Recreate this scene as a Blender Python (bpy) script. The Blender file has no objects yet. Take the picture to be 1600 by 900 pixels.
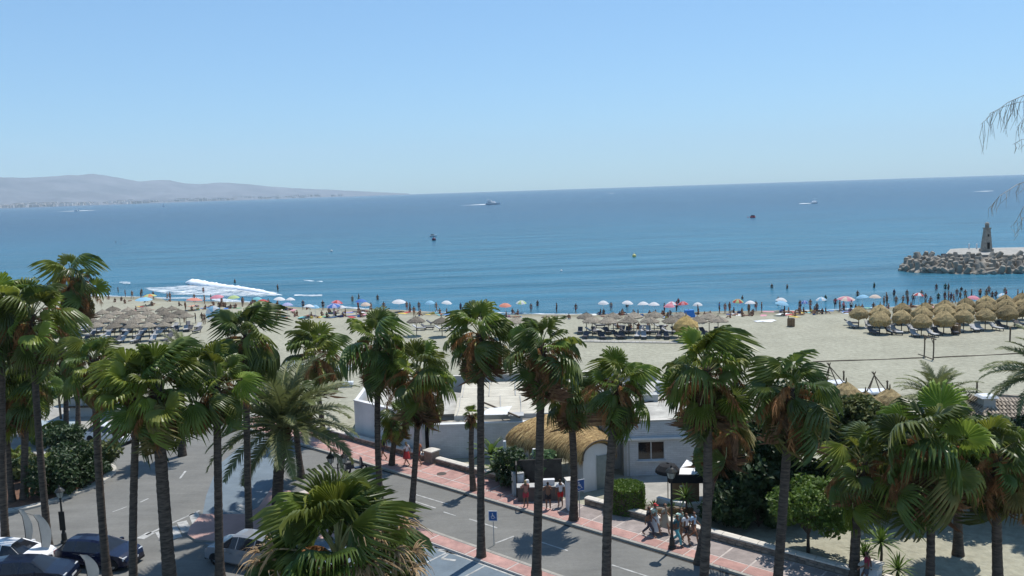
import bpy, math, random
import numpy as np
from mathutils import Matrix, Vector, Euler, noise as mnoise

C = bpy.context.scene.collection
SC = bpy.context.scene
R = math.radians
rng = random.Random(7)

# ------------------------------------------------------------------ camera
F_PX, CAM_H = 1300.0, 19.0
PITCH, ROLL = math.atan(153.0 / F_PX), R(1.85)
_fw = Vector((0, math.cos(PITCH), -math.sin(PITCH)))
_rt0, _up0 = Vector((1, 0, 0)), Vector((0, math.sin(PITCH), math.cos(PITCH)))
_rt = _rt0 * math.cos(ROLL) - _up0 * math.sin(ROLL)
_up = _up0 * math.cos(ROLL) + _rt0 * math.sin(ROLL)
CAM = Vector((0, 0, CAM_H))
cd = bpy.data.cameras.new('camera')
cam = bpy.data.objects.new('camera', cd)
C.objects.link(cam)
m = Matrix((_rt, _up, -_fw)).transposed().to_4x4()
m.translation = CAM
cam.matrix_world = m
cd.sensor_width = 36
cd.lens = F_PX / 1600 * 36
cd.clip_start, cd.clip_end = 0.5, 90000
SC.camera = cam

# ------------------------------------------------------------------ light
SUN_EL, SUN_AZ = R(66), math.atan2(0.60, 0.80)     # azimuth from +Y towards +X
SUN_DIR = Vector((math.sin(SUN_AZ) * math.cos(SUN_EL), math.cos(SUN_AZ) * math.cos(SUN_EL), math.sin(SUN_EL)))
w = bpy.data.worlds.new('World')
SC.world = w
w.use_nodes = True
nt = w.node_tree
sky = nt.nodes.new('ShaderNodeTexSky')
sky.sky_type = 'NISHITA'
sky.sun_disc = False
sky.sun_elevation = SUN_EL
sky.sun_rotation = SUN_AZ
sky.altitude = 20
sky.air_density = 1.0
sky.dust_density = 0.25
sky.ozone_density = 4.0
bg = nt.nodes['Background']
gm = nt.nodes.new('ShaderNodeGamma')            # sky colours graded: gamma flattens the gradient, the tint below raises its level
gm.inputs[1].default_value = 0.66
tn = nt.nodes.new('ShaderNodeMix'); tn.data_type = 'RGBA'; tn.blend_type = 'MULTIPLY'; tn.inputs[0].default_value = 1
tn.inputs[7].default_value = (1.52, 2.16, 2.68, 1)
nt.links.new(sky.outputs[0], gm.inputs[0]); nt.links.new(gm.outputs[0], tn.inputs[6])
nt.links.new(tn.outputs[2], bg.inputs[0])
bg.inputs[1].default_value = 0.1
sl = bpy.data.lights.new('sun', 'SUN')
sl.energy = 5.0
sl.angle = R(0.53)
sl.color = (1.0, 0.955, 0.89)
so = bpy.data.objects.new('sun', sl)
so.rotation_euler = SUN_DIR.to_track_quat('Z', 'Y').to_euler()
so.location = (0, 0, 300)
C.objects.link(so)
SC.view_settings.view_transform = 'Standard'
SC.view_settings.look = 'None'
SC.view_settings.exposure = 0.0
SC.view_settings.gamma = 1
SC.render.engine = 'CYCLES'
SC.cycles.max_bounces = 8
SC.cycles.transparent_max_bounces = 24
SC.cycles.volume_bounces = 1
SC.cycles.use_denoising = True
SC.cycles.sample_clamp_indirect = 6

# ------------------------------------------------------------------ survey: photograph pixel -> point of the place
def ray(px, py):
    return (_fw * F_PX + _rt * (px - 800) + _up * (450 - py)).normalized()
def at(px, py, z=0.0):
    d = ray(px, py)
    return CAM + d * ((z - CAM_H) / d.z)
def at_y(px, py, Y):
    d = ray(px, py)
    return CAM + d * (Y / d.y)
O_ = at(845, 808)                       # street frame: origin on the far kerb
U_ = (at(600, 735) - at(1165, 903)); U_.z = 0; U_.normalize()
N_ = Vector((-U_.y, U_.x, 0))
if N_.y < 0: N_ = -N_
ST_ROT = math.atan2(U_.y, U_.x)
def st(s, n, z=0.0):
    p = O_ + U_ * s + N_ * n
    return Vector((p.x, p.y, z))

# ------------------------------------------------------------------ materials
def _n(t, kind, **kw):
    x = t.nodes.new(kind)
    for k, v in kw.items():
        setattr(x, k, v)
    return x
def mat(name, c, c2=None, scale=4.0, rough=0.75, bump=0.0, bscale=30.0, spec=0.3, metal=0.0, transl=0.0, rnd=0.0, stretch=None, detail=6.0, coat=0.0, world=False, hue=0.0):
    mm = bpy.data.materials.new(name)
    mm.use_nodes = True
    t = mm.node_tree
    b = t.nodes['Principled BSDF']
    b.inputs['Roughness'].default_value = rough
    b.inputs['Specular IOR Level'].default_value = spec
    b.inputs['Metallic'].default_value = metal
    b.inputs['Coat Weight'].default_value = coat
    tc = _n(t, 'ShaderNodeTexCoord')
    vec = tc.outputs['Object']
    if world:
        vec = _n(t, 'ShaderNodeNewGeometry').outputs['Position']
    if stretch:
        mp = _n(t, 'ShaderNodeMapping')
        mp.inputs['Scale'].default_value = stretch
        t.links.new(vec, mp.inputs[0]); vec = mp.outputs[0]
    if c2 is None:
        c2 = tuple(x * 0.72 for x in c)
    nz = _n(t, 'ShaderNodeTexNoise')
    nz.inputs['Scale'].default_value = scale
    nz.inputs['Detail'].default_value = detail
    nz.inputs['Roughness'].default_value = 0.6
    t.links.new(vec, nz.inputs['Vector'])
    cr = _n(t, 'ShaderNodeValToRGB')
    cr.color_ramp.elements[0].position = 0.32
    cr.color_ramp.elements[1].position = 0.68
    cr.color_ramp.elements[0].color = (*c2, 1)
    cr.color_ramp.elements[1].color = (*c, 1)
    t.links.new(nz.outputs[0], cr.inputs[0])
    col = cr.outputs[0]
    if rnd or hue:
        oi = _n(t, 'ShaderNodeObjectInfo')
        h = _n(t, 'ShaderNodeHueSaturation')
        mr = _n(t, 'ShaderNodeMapRange')
        mr.inputs[3].default_value, mr.inputs[4].default_value = 1 - rnd, 1 + rnd
        t.links.new(oi.outputs['Random'], mr.inputs[0])
        t.links.new(mr.outputs[0], h.inputs['Value'])
        if hue:
            mr2 = _n(t, 'ShaderNodeMapRange')
            mr2.inputs[3].default_value, mr2.inputs[4].default_value = 0.5 - hue, 0.5 + hue
            ml = _n(t, 'ShaderNodeMath', operation='MULTIPLY'); ml.inputs[1].default_value = 7.31
            fr = _n(t, 'ShaderNodeMath', operation='FRACT')
            t.links.new(oi.outputs['Random'], ml.inputs[0]); t.links.new(ml.outputs[0], fr.inputs[0])
            t.links.new(fr.outputs[0], mr2.inputs[0]); t.links.new(mr2.outputs[0], h.inputs['Hue'])
        t.links.new(col, h.inputs['Color']); col = h.outputs[0]
    t.links.new(col, b.inputs['Base Color'])
    if bump:
        n2 = _n(t, 'ShaderNodeTexNoise')
        n2.inputs['Scale'].default_value = bscale
        n2.inputs['Detail'].default_value = 5
        t.links.new(vec, n2.inputs['Vector'])
        bp = _n(t, 'ShaderNodeBump')
        bp.inputs['Strength'].default_value = min(1.0, bump)
        bp.inputs['Distance'].default_value = 0.05
        t.links.new(n2.outputs[0], bp.inputs['Height'])
        t.links.new(bp.outputs[0], b.inputs['Normal'])
    if transl:
        out = t.nodes['Material Output']
        tr = _n(t, 'ShaderNodeBsdfTranslucent')
        mx = _n(t, 'ShaderNodeMixShader'); mx.inputs[0].default_value = transl
        t.links.new(col, tr.inputs[0])
        t.links.new(b.outputs[0], mx.inputs[1]); t.links.new(tr.outputs[0], mx.inputs[2])
        t.links.new(mx.outputs[0], out.inputs[0])
    return mm
def mottle(mm, scale, lo, hi, stretch=None, rot=0.0, detail=7):      # wear, footprints, ripples: a second, finer layer of tone over the base colour
    t = mm.node_tree; b = t.nodes['Principled BSDF']
    src = b.inputs['Base Color'].links[0].from_socket
    g = _n(t, 'ShaderNodeNewGeometry'); vec = g.outputs['Position']
    mp = _n(t, 'ShaderNodeMapping'); mp.inputs['Scale'].default_value = stretch or (1, 1, 1); mp.inputs['Rotation'].default_value = (0, 0, rot)
    t.links.new(vec, mp.inputs[0])
    nz = _n(t, 'ShaderNodeTexNoise'); nz.inputs['Scale'].default_value = scale; nz.inputs['Detail'].default_value = detail; nz.inputs['Roughness'].default_value = .65
    t.links.new(mp.outputs[0], nz.inputs['Vector'])
    mr = _n(t, 'ShaderNodeMapRange'); mr.inputs[1].default_value = .3; mr.inputs[2].default_value = .7; mr.inputs[3].default_value = lo; mr.inputs[4].default_value = hi
    t.links.new(nz.outputs[0], mr.inputs[0])
    mx = _n(t, 'ShaderNodeMix'); mx.data_type = 'RGBA'; mx.blend_type = 'MULTIPLY'; mx.inputs[0].default_value = 1
    t.links.new(src, mx.inputs[6]); t.links.new(mr.outputs[0], mx.inputs[7]); t.links.new(mx.outputs[2], b.inputs['Base Color'])
    return mm
_mc = {}
def paint(c, rough=0.6, spec=0.3, transl=0.0):
    k = (tuple(round(x, 3) for x in c), rough, transl)
    if k not in _mc:
        _mc[k] = mat('paint_%d' % len(_mc), c, tuple(x * 0.85 for x in c), 3.0, rough, spec=spec, transl=transl)
    return _mc[k]

# ------------------------------------------------------------------ mesh builder
class MB:
    def __init__(s):
        s.v, s.f, s.m = [], [], []
    def add(s, vs, fs, mi=0, M=None):
        o = len(s.v)
        if M is not None:
            vs = [M @ Vector(p) for p in vs]
        s.v += [tuple(p) for p in vs]
        s.f += [tuple(i + o for i in f) for f in fs]
        s.m += [mi] * len(fs)
    def box(s, x0, x1, y0, y1, z0, z1, mi=0, M=None, tx=0.0, ty=0.0):
        v = [(x0, y0, z0), (x1, y0, z0), (x1, y1, z0), (x0, y1, z0), (x0 + tx, y0 + ty, z1), (x1 - tx, y0 + ty, z1), (x1 - tx, y1 - ty, z1), (x0 + tx, y1 - ty, z1)]
        s.add(v, [(0, 3, 2, 1), (4, 5, 6, 7), (0, 1, 5, 4), (1, 2, 6, 5), (2, 3, 7, 6), (3, 0, 4, 7)], mi, M)
    def tube(s, pts, rad, n=8, mi=0, cap=True):
        pts = [Vector(p) for p in pts]
        if not hasattr(rad, '__len__'): rad = [rad] * len(pts)
        o = len(s.v); side = None
        for i, p in enumerate(pts):
            d = (pts[min(i + 1, len(pts) - 1)] - pts[max(i - 1, 0)]).normalized()
            if side is None:
                side = d.cross(Vector((0, 0, 1)) if abs(d.z) < 0.9 else Vector((1, 0, 0))).normalized()
            side = (side - d * side.dot(d)).normalized()
            up = d.cross(side)
            for k in range(n):
                a = 2 * math.pi * k / n
                s.v.append(tuple(p + (side * math.cos(a) + up * math.sin(a)) * rad[i]))
        for i in range(len(pts) - 1):
            for k in range(n):
                k2 = (k + 1) % n
                s.f.append((o + i * n + k, o + i * n + k2, o + (i + 1) * n + k2, o + (i + 1) * n + k)); s.m.append(mi)
        if cap:
            s.f.append(tuple(o + k for k in reversed(range(n)))); s.m.append(mi)
            s.f.append(tuple(o + (len(pts) - 1) * n + k for k in range(n))); s.m.append(mi)
    def lathe(s, prof, n=16, mi=0, c=(0, 0, 0), jag=None, M=None):
        o = len(s.v); vs = []; fs = []
        for i, (r, z) in enumerate(prof):
            for k in range(n):
                a = 2 * math.pi * k / n
                rr, zz = r, z
                if jag: rr, zz = jag(i, k, r, z)
                vs.append((c[0] + rr * math.cos(a), c[1] + rr * math.sin(a), c[2] + zz))
        for i in range(len(prof) - 1):
            for k in range(n):
                k2 = (k + 1) % n
                fs.append((i * n + k, i * n + k2, (i + 1) * n + k2, (i + 1) * n + k))
        s.add(vs, fs, mi, M)
    def prism(s, poly, z0, z1, mi=0, top=True, bottom=False, mis=None):
        n = len(poly)
        ar = sum(poly[i][0] * poly[(i + 1) % n][1] - poly[(i + 1) % n][0] * poly[i][1] for i in range(n))
        if ar < 0: poly = poly[::-1]
        v = [(p[0], p[1], z0) for p in poly] + [(p[0], p[1], z1) for p in poly]
        f = [(i, (i + 1) % n, n + (i + 1) % n, n + i) for i in range(n)]
        s.add(v, f, mi if mis is None else mis)
        if top: s.add([(p[0], p[1], z1) for p in poly], [tuple(range(n))], mi)
        if bottom: s.add([(p[0], p[1], z0) for p in poly], [tuple(reversed(range(n)))], mi)
    def blob(s, c, r, n=8, k=5, mi=0, sq=(1, 1, 1)):
        prof = [(math.sin(math.pi * i / k) * r + 1e-4, -math.cos(math.pi * i / k) * r * sq[2]) for i in range(k + 1)]
        s.lathe(prof, n, mi, c)
    def sheet(s, poly, z=0.0, mi=0):
        n = len(poly)
        ar = sum(poly[i][0] * poly[(i + 1) % n][1] - poly[(i + 1) % n][0] * poly[i][1] for i in range(n))
        if ar < 0: poly = poly[::-1]
        s.add([(p[0], p[1], z) for p in poly], [tuple(range(n))], mi)
    def mesh(s, name, mats, smooth=False):
        me = bpy.data.meshes.new(name)
        me.from_pydata(s.v, [], s.f)
        for x in (mats if isinstance(mats, (list, tuple)) else [mats]):
            me.materials.append(x)
        if len(set(s.m)) > 1: me.polygons.foreach_set('material_index', s.m)
        if smooth: me.polygons.foreach_set('use_smooth', [True] * len(s.f))
        me.update()
        return me

def link(name, me, parent=None, loc=None, rot=None, scale=None):
    o = bpy.data.objects.new(name, me)
    C.objects.link(o)
    if parent is not None: o.parent = parent
    if loc is not None: o.location = loc
    if rot is not None: o.rotation_euler = rot
    if scale is not None: o.scale = (scale,) * 3 if not hasattr(scale, '__len__') else scale
    return o
def part(name, mb, mats, parent=None, smooth=False, **kw):
    return link(name, mb.mesh(name, mats, smooth), parent, **kw)
def tag(o, label=None, cat=None, group=None, kind=None):
    if label: o['label'] = label
    if cat: o['category'] = cat
    if group: o['group'] = group
    if kind: o['kind'] = kind
    return o
def root(name, loc, label, cat, group=None, rz=0.0, scale=None):
    o = link(name, None, None, loc, (0, 0, rz), scale)
    o.empty_display_size = 0.3
    return tag(o, label, cat, group)
def kids(o):
    return [x for x in KIDS.get(o.name, [])]
KIDS = {}
def copy_tree(o, parent=None):
    c = o.copy(); C.objects.link(c)
    if parent is not None: c.parent = parent
    for ch in list(o.children): copy_tree(ch, c)
    return c
ORD = ['first', 'second', 'third', 'fourth', 'fifth', 'sixth', 'seventh', 'eighth', 'ninth', 'tenth', 'eleventh', 'twelfth', 'thirteenth', 'fourteenth', 'fifteenth', 'sixteenth', 'seventeenth', 'eighteenth', 'nineteenth', 'twentieth']
# ------------------------------------------------------------------ ground, sea, beach, hills
Z_SEA = -0.5
shore_px = [(-500, 452), (-200, 455), (0, 458), (100, 461), (160, 463), (260, 467), (340, 471), (440, 477), (540, 482), (640, 487), (760, 490), (900, 492), (1050, 490), (1200, 487), (1320, 484), (1420, 479), (1520, 474), (1600, 470), (1800, 461), (2200, 446)]
shore = [at(x, y, Z_SEA) for x, y in shore_px]

def sea_material():
    mm = bpy.data.materials.new('sea_water'); mm.use_nodes = True
    t = mm.node_tree; b = t.nodes['Principled BSDF']
    b.inputs['Roughness'].default_value = 0.22
    b.inputs['IOR'].default_value = 1.33
    b.inputs['Specular IOR Level'].default_value = 0.20
    g = _n(t, 'ShaderNodeNewGeometry')
    sx = _n(t, 'ShaderNodeSeparateXYZ'); t.links.new(g.outputs['Position'], sx.inputs[0])
    # depth of the water: distance out from the shore
    mr = _n(t, 'ShaderNodeMapRange'); mr.inputs[1].default_value = 118; mr.inputs[2].default_value = 900
    t.links.new(sx.outputs['Y'], mr.inputs[0])
    mp = _n(t, 'ShaderNodeMapping'); mp.inputs['Scale'].default_value = (0.004, 0.02, 1); mp.inputs['Rotation'].default_value = (0, 0, R(8))
    t.links.new(g.outputs['Position'], mp.inputs[0])
    nz = _n(t, 'ShaderNodeTexNoise'); nz.inputs['Scale'].default_value = 1.0; nz.inputs['Detail'].default_value = 8; nz.inputs['Roughness'].default_value = 0.65
    t.links.new(mp.outputs[0], nz.inputs['Vector'])
    ad = _n(t, 'ShaderNodeMath', operation='MULTIPLY_ADD'); ad.inputs[1].default_value = 0.40; 
    t.links.new(nz.outputs[0], ad.inputs[0])
    sb = _n(t, 'ShaderNodeMath', operation='SUBTRACT'); sb.inputs[1].default_value = 0.17
    t.links.new(mr.outputs[0], sb.inputs[0]); t.links.new(sb.outputs[0], ad.inputs[2])
    cr = _n(t, 'ShaderNodeValToRGB')
    e = cr.color_ramp.elements
    e[0].position = 0.0; e[0].color = (0.058, 0.155, 0.205, 1)
    e[1].position = 1.0; e[1].color = (0.006, 0.046, 0.095, 1)
    for p, c in ((0.05, (0.034, 0.136, 0.202, 1)), (0.22, (0.018, 0.112, 0.170, 1)), (0.55, (0.009, 0.066, 0.122, 1))):
        x = e.new(p); x.color = c
    t.links.new(ad.outputs[0], cr.inputs[0])
    t.links.new(cr.outputs[0], b.inputs['Base Color'])
    mottle(mm, 1.0, .66, 1.30, (.018, .13, 1), R(6), 10)  # fine ripples put into the water's colour as lighter and darker streaks
    prev = None
    for sc, st_, dist, rot in (((0.05, 0.16, 1), 1.0, 1.1, 12), ((0.20, 0.65, 1), 1.0, 0.34, -8), ((0.9, 2.2, 1), 0.8, 0.09, 5)):
        m2 = _n(t, 'ShaderNodeMapping'); m2.inputs['Scale'].default_value = sc; m2.inputs['Rotation'].default_value = (0, 0, R(rot))
        t.links.new(g.outputs['Position'], m2.inputs[0])
        n2 = _n(t, 'ShaderNodeTexNoise'); n2.inputs['Scale'].default_value = 1; n2.inputs['Detail'].default_value = 6; n2.inputs['Roughness'].default_value = 0.6
        t.links.new(m2.outputs[0], n2.inputs['Vector'])
        bp = _n(t, 'ShaderNodeBump'); bp.inputs['Strength'].default_value = st_; bp.inputs['Distance'].default_value = dist
        t.links.new(n2.outputs[0], bp.inputs['Height'])
        if prev: t.links.new(prev.outputs[0], bp.inputs['Normal'])
        prev = bp
    t.links.new(prev.outputs[0], b.inputs['Normal'])
    return mm
mb = MB()
# swell rows near the shore are modelled, the rest of the sheet is flat out to the horizon
gx = np.linspace(-260, 200, 116); gy = np.concatenate([np.linspace(96, 260, 150), np.linspace(264, 420, 26)])
def swell(x, y):
    e = min(1, (x + 260) / 30, (200 - x) / 30, (y - 96) / 8, (420 - y) / 80)
    e = max(0.0, e)
    ph = y - 0.16 * x + 5 * mnoise.noise(Vector((x * 0.012, y * 0.01, 1)))
    a = 0.30 * math.exp(-((y - 165) / 60) ** 2)
    return Z_SEA + e * (a * math.sin(ph * 2 * math.pi / 21) * (0.5 + 0.5 * mnoise.noise(Vector((x * 0.02, y * 0.015, 4)))) + 0.05 * mnoise.noise(Vector((x * 0.12, y * 0.3, 0))))
nx = len(gx)
for y in gy:
    for x in gx: mb.v.append((x, y, swell(x, y)))
for j in range(len(gy) - 1):
    for i in range(nx - 1):
        mb.f.append((j * nx + i, j * nx + i + 1, (j + 1) * nx + i + 1, (j + 1) * nx + i)); mb.m.append(0)
FAR = 15500
for q in (((-FAR, 96), (-260, 96), (-260, 420), (-FAR, 420)), ((200, 96), (FAR, 96), (FAR, 420), (200, 420)), ((-FAR, 420), (-260, 420), (200, 420), (FAR, 420), (FAR, FAR), (-FAR, FAR))):
    mb.sheet(q, Z_SEA)
sea = part('sea', mb, sea_material(), smooth=True); tag(sea, kind='structure')

M_sand = mat('beach_sand', (0.378, 0.366, 0.284), (0.318, 0.307, 0.236), 0.25, 0.95, bump=0.9, bscale=1.6, spec=0.1, world=True, detail=9)
def wet(mm):      # damp sand along the water's edge
    t = mm.node_tree; b = t.nodes['Principled BSDF']
    g = _n(t, 'ShaderNodeNewGeometry'); sx = _n(t, 'ShaderNodeSeparateXYZ'); t.links.new(g.outputs['Position'], sx.inputs[0])
    mr = _n(t, 'ShaderNodeMapRange'); mr.inputs[1].default_value = -0.30; mr.inputs[2].default_value = -0.12
    t.links.new(sx.outputs['Z'], mr.inputs[0])
    mx = _n(t, 'ShaderNodeMix'); mx.data_type = 'RGBA'
    mx.inputs[6].default_value = (0.245, 0.228, 0.165, 1)
    t.links.new(mr.outputs[0], mx.inputs[0])
    src = b.inputs['Base Color'].links[0].from_socket
    t.links.new(src, mx.inputs[7]); t.links.new(mx.outputs[2], b.inputs['Base Color'])
M_sand.node_tree.nodes['Bump'].inputs['Distance'].default_value = .22; wet(M_sand); mottle(M_sand, 1.9, .74, 1.10, detail=9); mottle(M_sand, .06, .93, 1.05)
mb = MB()
cols = []
S2 = []
for i in range(len(shore) - 1):
    for k in range(6):
        S2.append(shore[i].lerp(shore[i + 1], k / 6))
S2.append(shore[-1])
offs = [14, 8, 4, 2, 0, -1.5, -3, -5, -7, -9, -12, -16, -22, -30, -40, -55, -75, -100, -130, -170]
for i, p in enumerate(S2):
    wob = 1.6 * mnoise.noise(Vector((p.x * 0.05, p.y * 0.05, 3)))
    for o_ in offs:
        d = -o_
        z = Z_SEA + max(-0.9, min(0.48, d * 0.055)) + (0.025 * mnoise.noise(Vector((p.x * 0.2, o_ * 0.3, 0))) if 0 < d < 60 else 0)
        if d >= 60: z = -0.012
        y = p.y + o_ + wob * (1 if abs(o_) < 12 else max(0, 1 - (abs(o_) - 12) / 15))
        mb.v.append((p.x, y if d < 130 else min(y, 8.0), min(z, -0.012)))
k = len(offs)
for i in range(len(S2) - 1):
    for j in range(k - 1):
        mb.f.append((i * k + j, i * k + j + 1, (i + 1) * k + j + 1, (i + 1) * k + j)); mb.m.append(0)
beach = part('beach', mb, M_sand, smooth=True); tag(beach, kind='structure')
mb = MB(); mb.sheet([(-900, -200), (900, -200), (900, 60), (-900, 60)], -0.9)
tag(part('ground', mb, mat('earth', (0.25, 0.22, 0.16), scale=0.2)), kind='structure')

# foam -----------------------------------------------------------------------
def foam_mat(name, thr, sc):
    mm = bpy.data.materials.new(name); mm.use_nodes = True
    t = mm.node_tree; b = t.nodes['Principled BSDF']; out = t.nodes['Material Output']
    b.inputs['Base Color'].default_value = (0.86, 0.89, 0.90, 1); b.inputs['Roughness'].default_value = 0.8
    g = _n(t, 'ShaderNodeNewGeometry')
    mp = _n(t, 'ShaderNodeMapping'); mp.inputs['Scale'].default_value = (sc * 0.55, sc, 1); mp.inputs['Rotation'].default_value = (0, 0, R(12))
    t.links.new(g.outputs['Position'], mp.inputs[0])
    n2 = _n(t, 'ShaderNodeTexNoise'); n2.inputs['Scale'].default_value = 1; n2.inputs['Detail'].default_value = 9; n2.inputs['Roughness'].default_value = 0.72
    t.links.new(mp.outputs[0], n2.inputs['Vector'])
    at_ = _n(t, 'ShaderNodeAttribute'); at_.attribute_name = 'foam_cover'      # how much foam lies there: full in the middle of the wash, none at its rim
    ad = _n(t, 'ShaderNodeMath', operation='MULTIPLY_ADD'); ad.inputs[1].default_value = 0.55
    t.links.new(at_.outputs['Fac'], ad.inputs[0]); t.links.new(n2.outputs[0], ad.inputs[2])
    cr = _n(t, 'ShaderNodeMapRange'); cr.inputs[1].default_value = thr; cr.inputs[2].default_value = thr + 0.30
    t.links.new(ad.outputs[0], cr.inputs[0])
    tr = _n(t, 'ShaderNodeBsdfTransparent'); mx = _n(t, 'ShaderNodeMixShader')
    t.links.new(cr.outputs[0], mx.inputs[0]); t.links.new(tr.outputs[0], mx.inputs[1]); t.links.new(b.outputs[0], mx.inputs[2])
    t.links.new(mx.outputs[0], out.inputs[0])
    return mm
F_dense, F_thin = foam_mat('foam_dense', 0.94, 0.85), foam_mat('foam_thin', 0.95, 0.7)
M_foam = mat('foam_white', (0.9, 0.92, 0.92), (0.78, 0.82, 0.84), 1.5, 0.9, bump=0.8, bscale=2)
def foam_strip(name, upper, lower, m_, z=0.03, nrow=10):
    mb = MB(); n = len(upper); den = []
    fine = []
    for i in range(n - 1):
        for k_ in range(8):
            t_ = k_ / 8
            fine.append(((upper[i][0] * (1 - t_) + upper[i + 1][0] * t_, upper[i][1] * (1 - t_) + upper[i + 1][1] * t_), (lower[i][0] * (1 - t_) + lower[i + 1][0] * t_, lower[i][1] * (1 - t_) + lower[i + 1][1] * t_)))
    fine.append((upper[-1], lower[-1]))
    for fi, (a, b) in enumerate(fine):
        A, B = at(*a, Z_SEA), at(*b, Z_SEA)
        ext = (A - B) * 0.22; A = A + ext; B = B - ext
        for r in range(nrow + 1):
            p = A.lerp(B, r / nrow)
            zz = swell(p.x, p.y) if 96 < p.y < 420 and -260 < p.x < 200 else Z_SEA
            zz = max(zz, beach_lift(p.x, p.y))
            mb.v.append((p.x, p.y, zz + z))
            e = min(1, fi / (len(fine) * .10), (len(fine) - 1 - fi) / (len(fine) * .10))
            den.append(max(0, min(1, math.sin(math.pi * r / nrow) * 1.25)) * e)
    w_ = nrow + 1
    for i in range(len(fine) - 1):
        for r in range(nrow):
            mb.f.append((i * w_ + r, (i + 1) * w_ + r, (i + 1) * w_ + r + 1, i * w_ + r + 1)); mb.m.append(0)
    o = part(name, mb, m_, smooth=True); tag(o, kind='stuff')
    o.data.attributes.new('foam_cover', 'FLOAT', 'POINT').data.foreach_set('value', den); return o
_shx, _shy = [p.x for p in shore], [p.y for p in shore]
def beach_lift(x, y):
    d = float(np.interp(x, _shx, _shy)) - y
    return Z_SEA + min(0.48, d * 0.055) if d > 0 else -9
foam_strip('foam', [(205, 450), (250, 447), (290, 443), (340, 446), (400, 451), (452, 460)], [(215, 453), (262, 461), (310, 465), (355, 467), (410, 466), (458, 464)], F_dense, 0.10)
foam_strip('foam', [(100, 459), (170, 461.5), (230, 462.5), (300, 464.5), (360, 468), (430, 473)], [(100, 462), (170, 464.5), (230, 467), (300, 470), (360, 473), (430, 476.5)], F_thin, 0.06)
foam_strip('foam', [(420, 472), (560, 481), (700, 487.5), (850, 490.5), (1000, 489.5), (1150, 487), (1300, 483), (1420, 478), (1560, 471)], [(420, 476), (560, 483.4), (700, 489.4), (850, 492.2), (1000, 491.2), (1150, 488.8), (1300, 484.8), (1420, 479.8), (1560, 473)], F_thin, 0.05)
foam_strip('foam', [(184, 441), (195, 440), (206, 442)], [(184, 443), (195, 446), (206, 445)], F_dense, 0.15)
foam_strip('foam', [(455, 461), (480, 461.5), (510, 460.5)], [(455, 464), (480, 464), (510, 463.5)], F_thin, 0.1)
def breaker(name, line, radii, label):
    mb = MB(); pts, rad = [], []
    for i in range(len(line) - 1):
        A, B = at(*line[i], Z_SEA), at(*line[i + 1], Z_SEA)
        for k_ in range(8):
            pts.append(A.lerp(B, k_ / 8)); rad.append(radii[i] + (radii[i + 1] - radii[i]) * k_ / 8)
    n = 14; o = 0
    for i, (p, r) in enumerate(zip(pts, rad)):
        for k_ in range(n):
            a = math.pi * k_ / (n - 1)
            q = Vector((p.x, p.y + math.cos(a) * r * 1.9, Z_SEA - 0.05 + math.sin(a) * r * 1.0))
            d = 0.35 * r * mnoise.noise(Vector((q.x * 0.9, q.y * 1.2, q.z * 2)))
            mb.v.append((q.x, q.y + d, q.z + max(0, d)))
    for i in range(len(pts) - 1):
        for k_ in range(n - 1):
            mb.f.append((i * n + k_, (i + 1) * n + k_, (i + 1) * n + k_ + 1, i * n + k_ + 1)); mb.m.append(0)
    o = part(name, mb, M_foam, smooth=True); tag(o, label, 'wave', kind='stuff')
breaker('breaking_wave', [(291, 442), (300, 443.5), (325, 446.5), (350, 449.5), (385, 453), (415, 458), (447, 463)], [0.3, 1.15, 0.95, 0.75, 0.62, 0.5, 0.1], None)
breaker('breaking_wave', [(474, 437.5), (484, 439), (492, 439.5), (502, 440.5), (512, 442)], [0.03, 0.2, 0.10, 0.2, 0.03], None)

# hills across the bay ------------------------------------------------------
M_hill = mat('hill_scrub', (0.195, 0.20, 0.22), (0.10, 0.115, 0.135), 0.0016, 0.95, world=True, detail=10)
prof = [(-500, 288), (-300, 283), (-120, 280), (0, 276), (40, 279), (65, 277), (85, 275), (110, 274), (150, 273), (170, 275), (190, 279), (220, 283), (250, 281), (265, 281), (290, 285), (310, 287), (345, 285), (380, 287), (420, 291), (460, 294), (510, 296), (560, 298.5), (640, 302.4)]
def lerp_prof(x, p):
    for i in range(len(p) - 1):
        if p[i][0] <= x <= p[i + 1][0]:
            t_ = (x - p[i][0]) / (p[i + 1][0] - p[i][0]); return p[i][1] * (1 - t_) + p[i + 1][1] * t_
    return p[-1][1]
mb = MB(); xs = np.linspace(-500, 640, 230); rows = 16
def dist0(x): return 7600 + max(0, x + 100) * 9.5        # shore of the far coast
for x in xs:
    d0 = dist0(x); d1 = d0 + 4200
    top = at_y(x, lerp_prof(x, prof), d1)
    for r in range(rows):
        f = r / (rows - 1)
        Y = d0 + (d1 - d0) * f
        X = at_y(x, 300, Y).x
        env = 0.10 * min(1, f * 6) + 0.90 * max(0, (f - 0.12) / 0.88) ** 1.7
        h = max(0, top.z) * env
        h += max(0, top.z) * 0.13 * mnoise.fractal(Vector((X * 0.0016, Y * 0.0013, 0)), 0.8, 2.0, 6) * (1 if 0 < r < rows - 1 else 0.35 * (r > 0)) 
        mb.v.append((X, Y, Z_SEA - 0.1 + max(0.3 if r else -0.3, h)))
for i in range(len(xs) - 1):
    for r in range(rows - 1):
        mb.f.append((i * rows + r, (i + 1) * rows + r, (i + 1) * rows + r + 1, i * rows + r + 1)); mb.m.append(0)
hl = part('hills', mb, M_hill, smooth=True); tag(hl, kind='structure')
mb = MB(); rr = random.Random(3)
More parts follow.
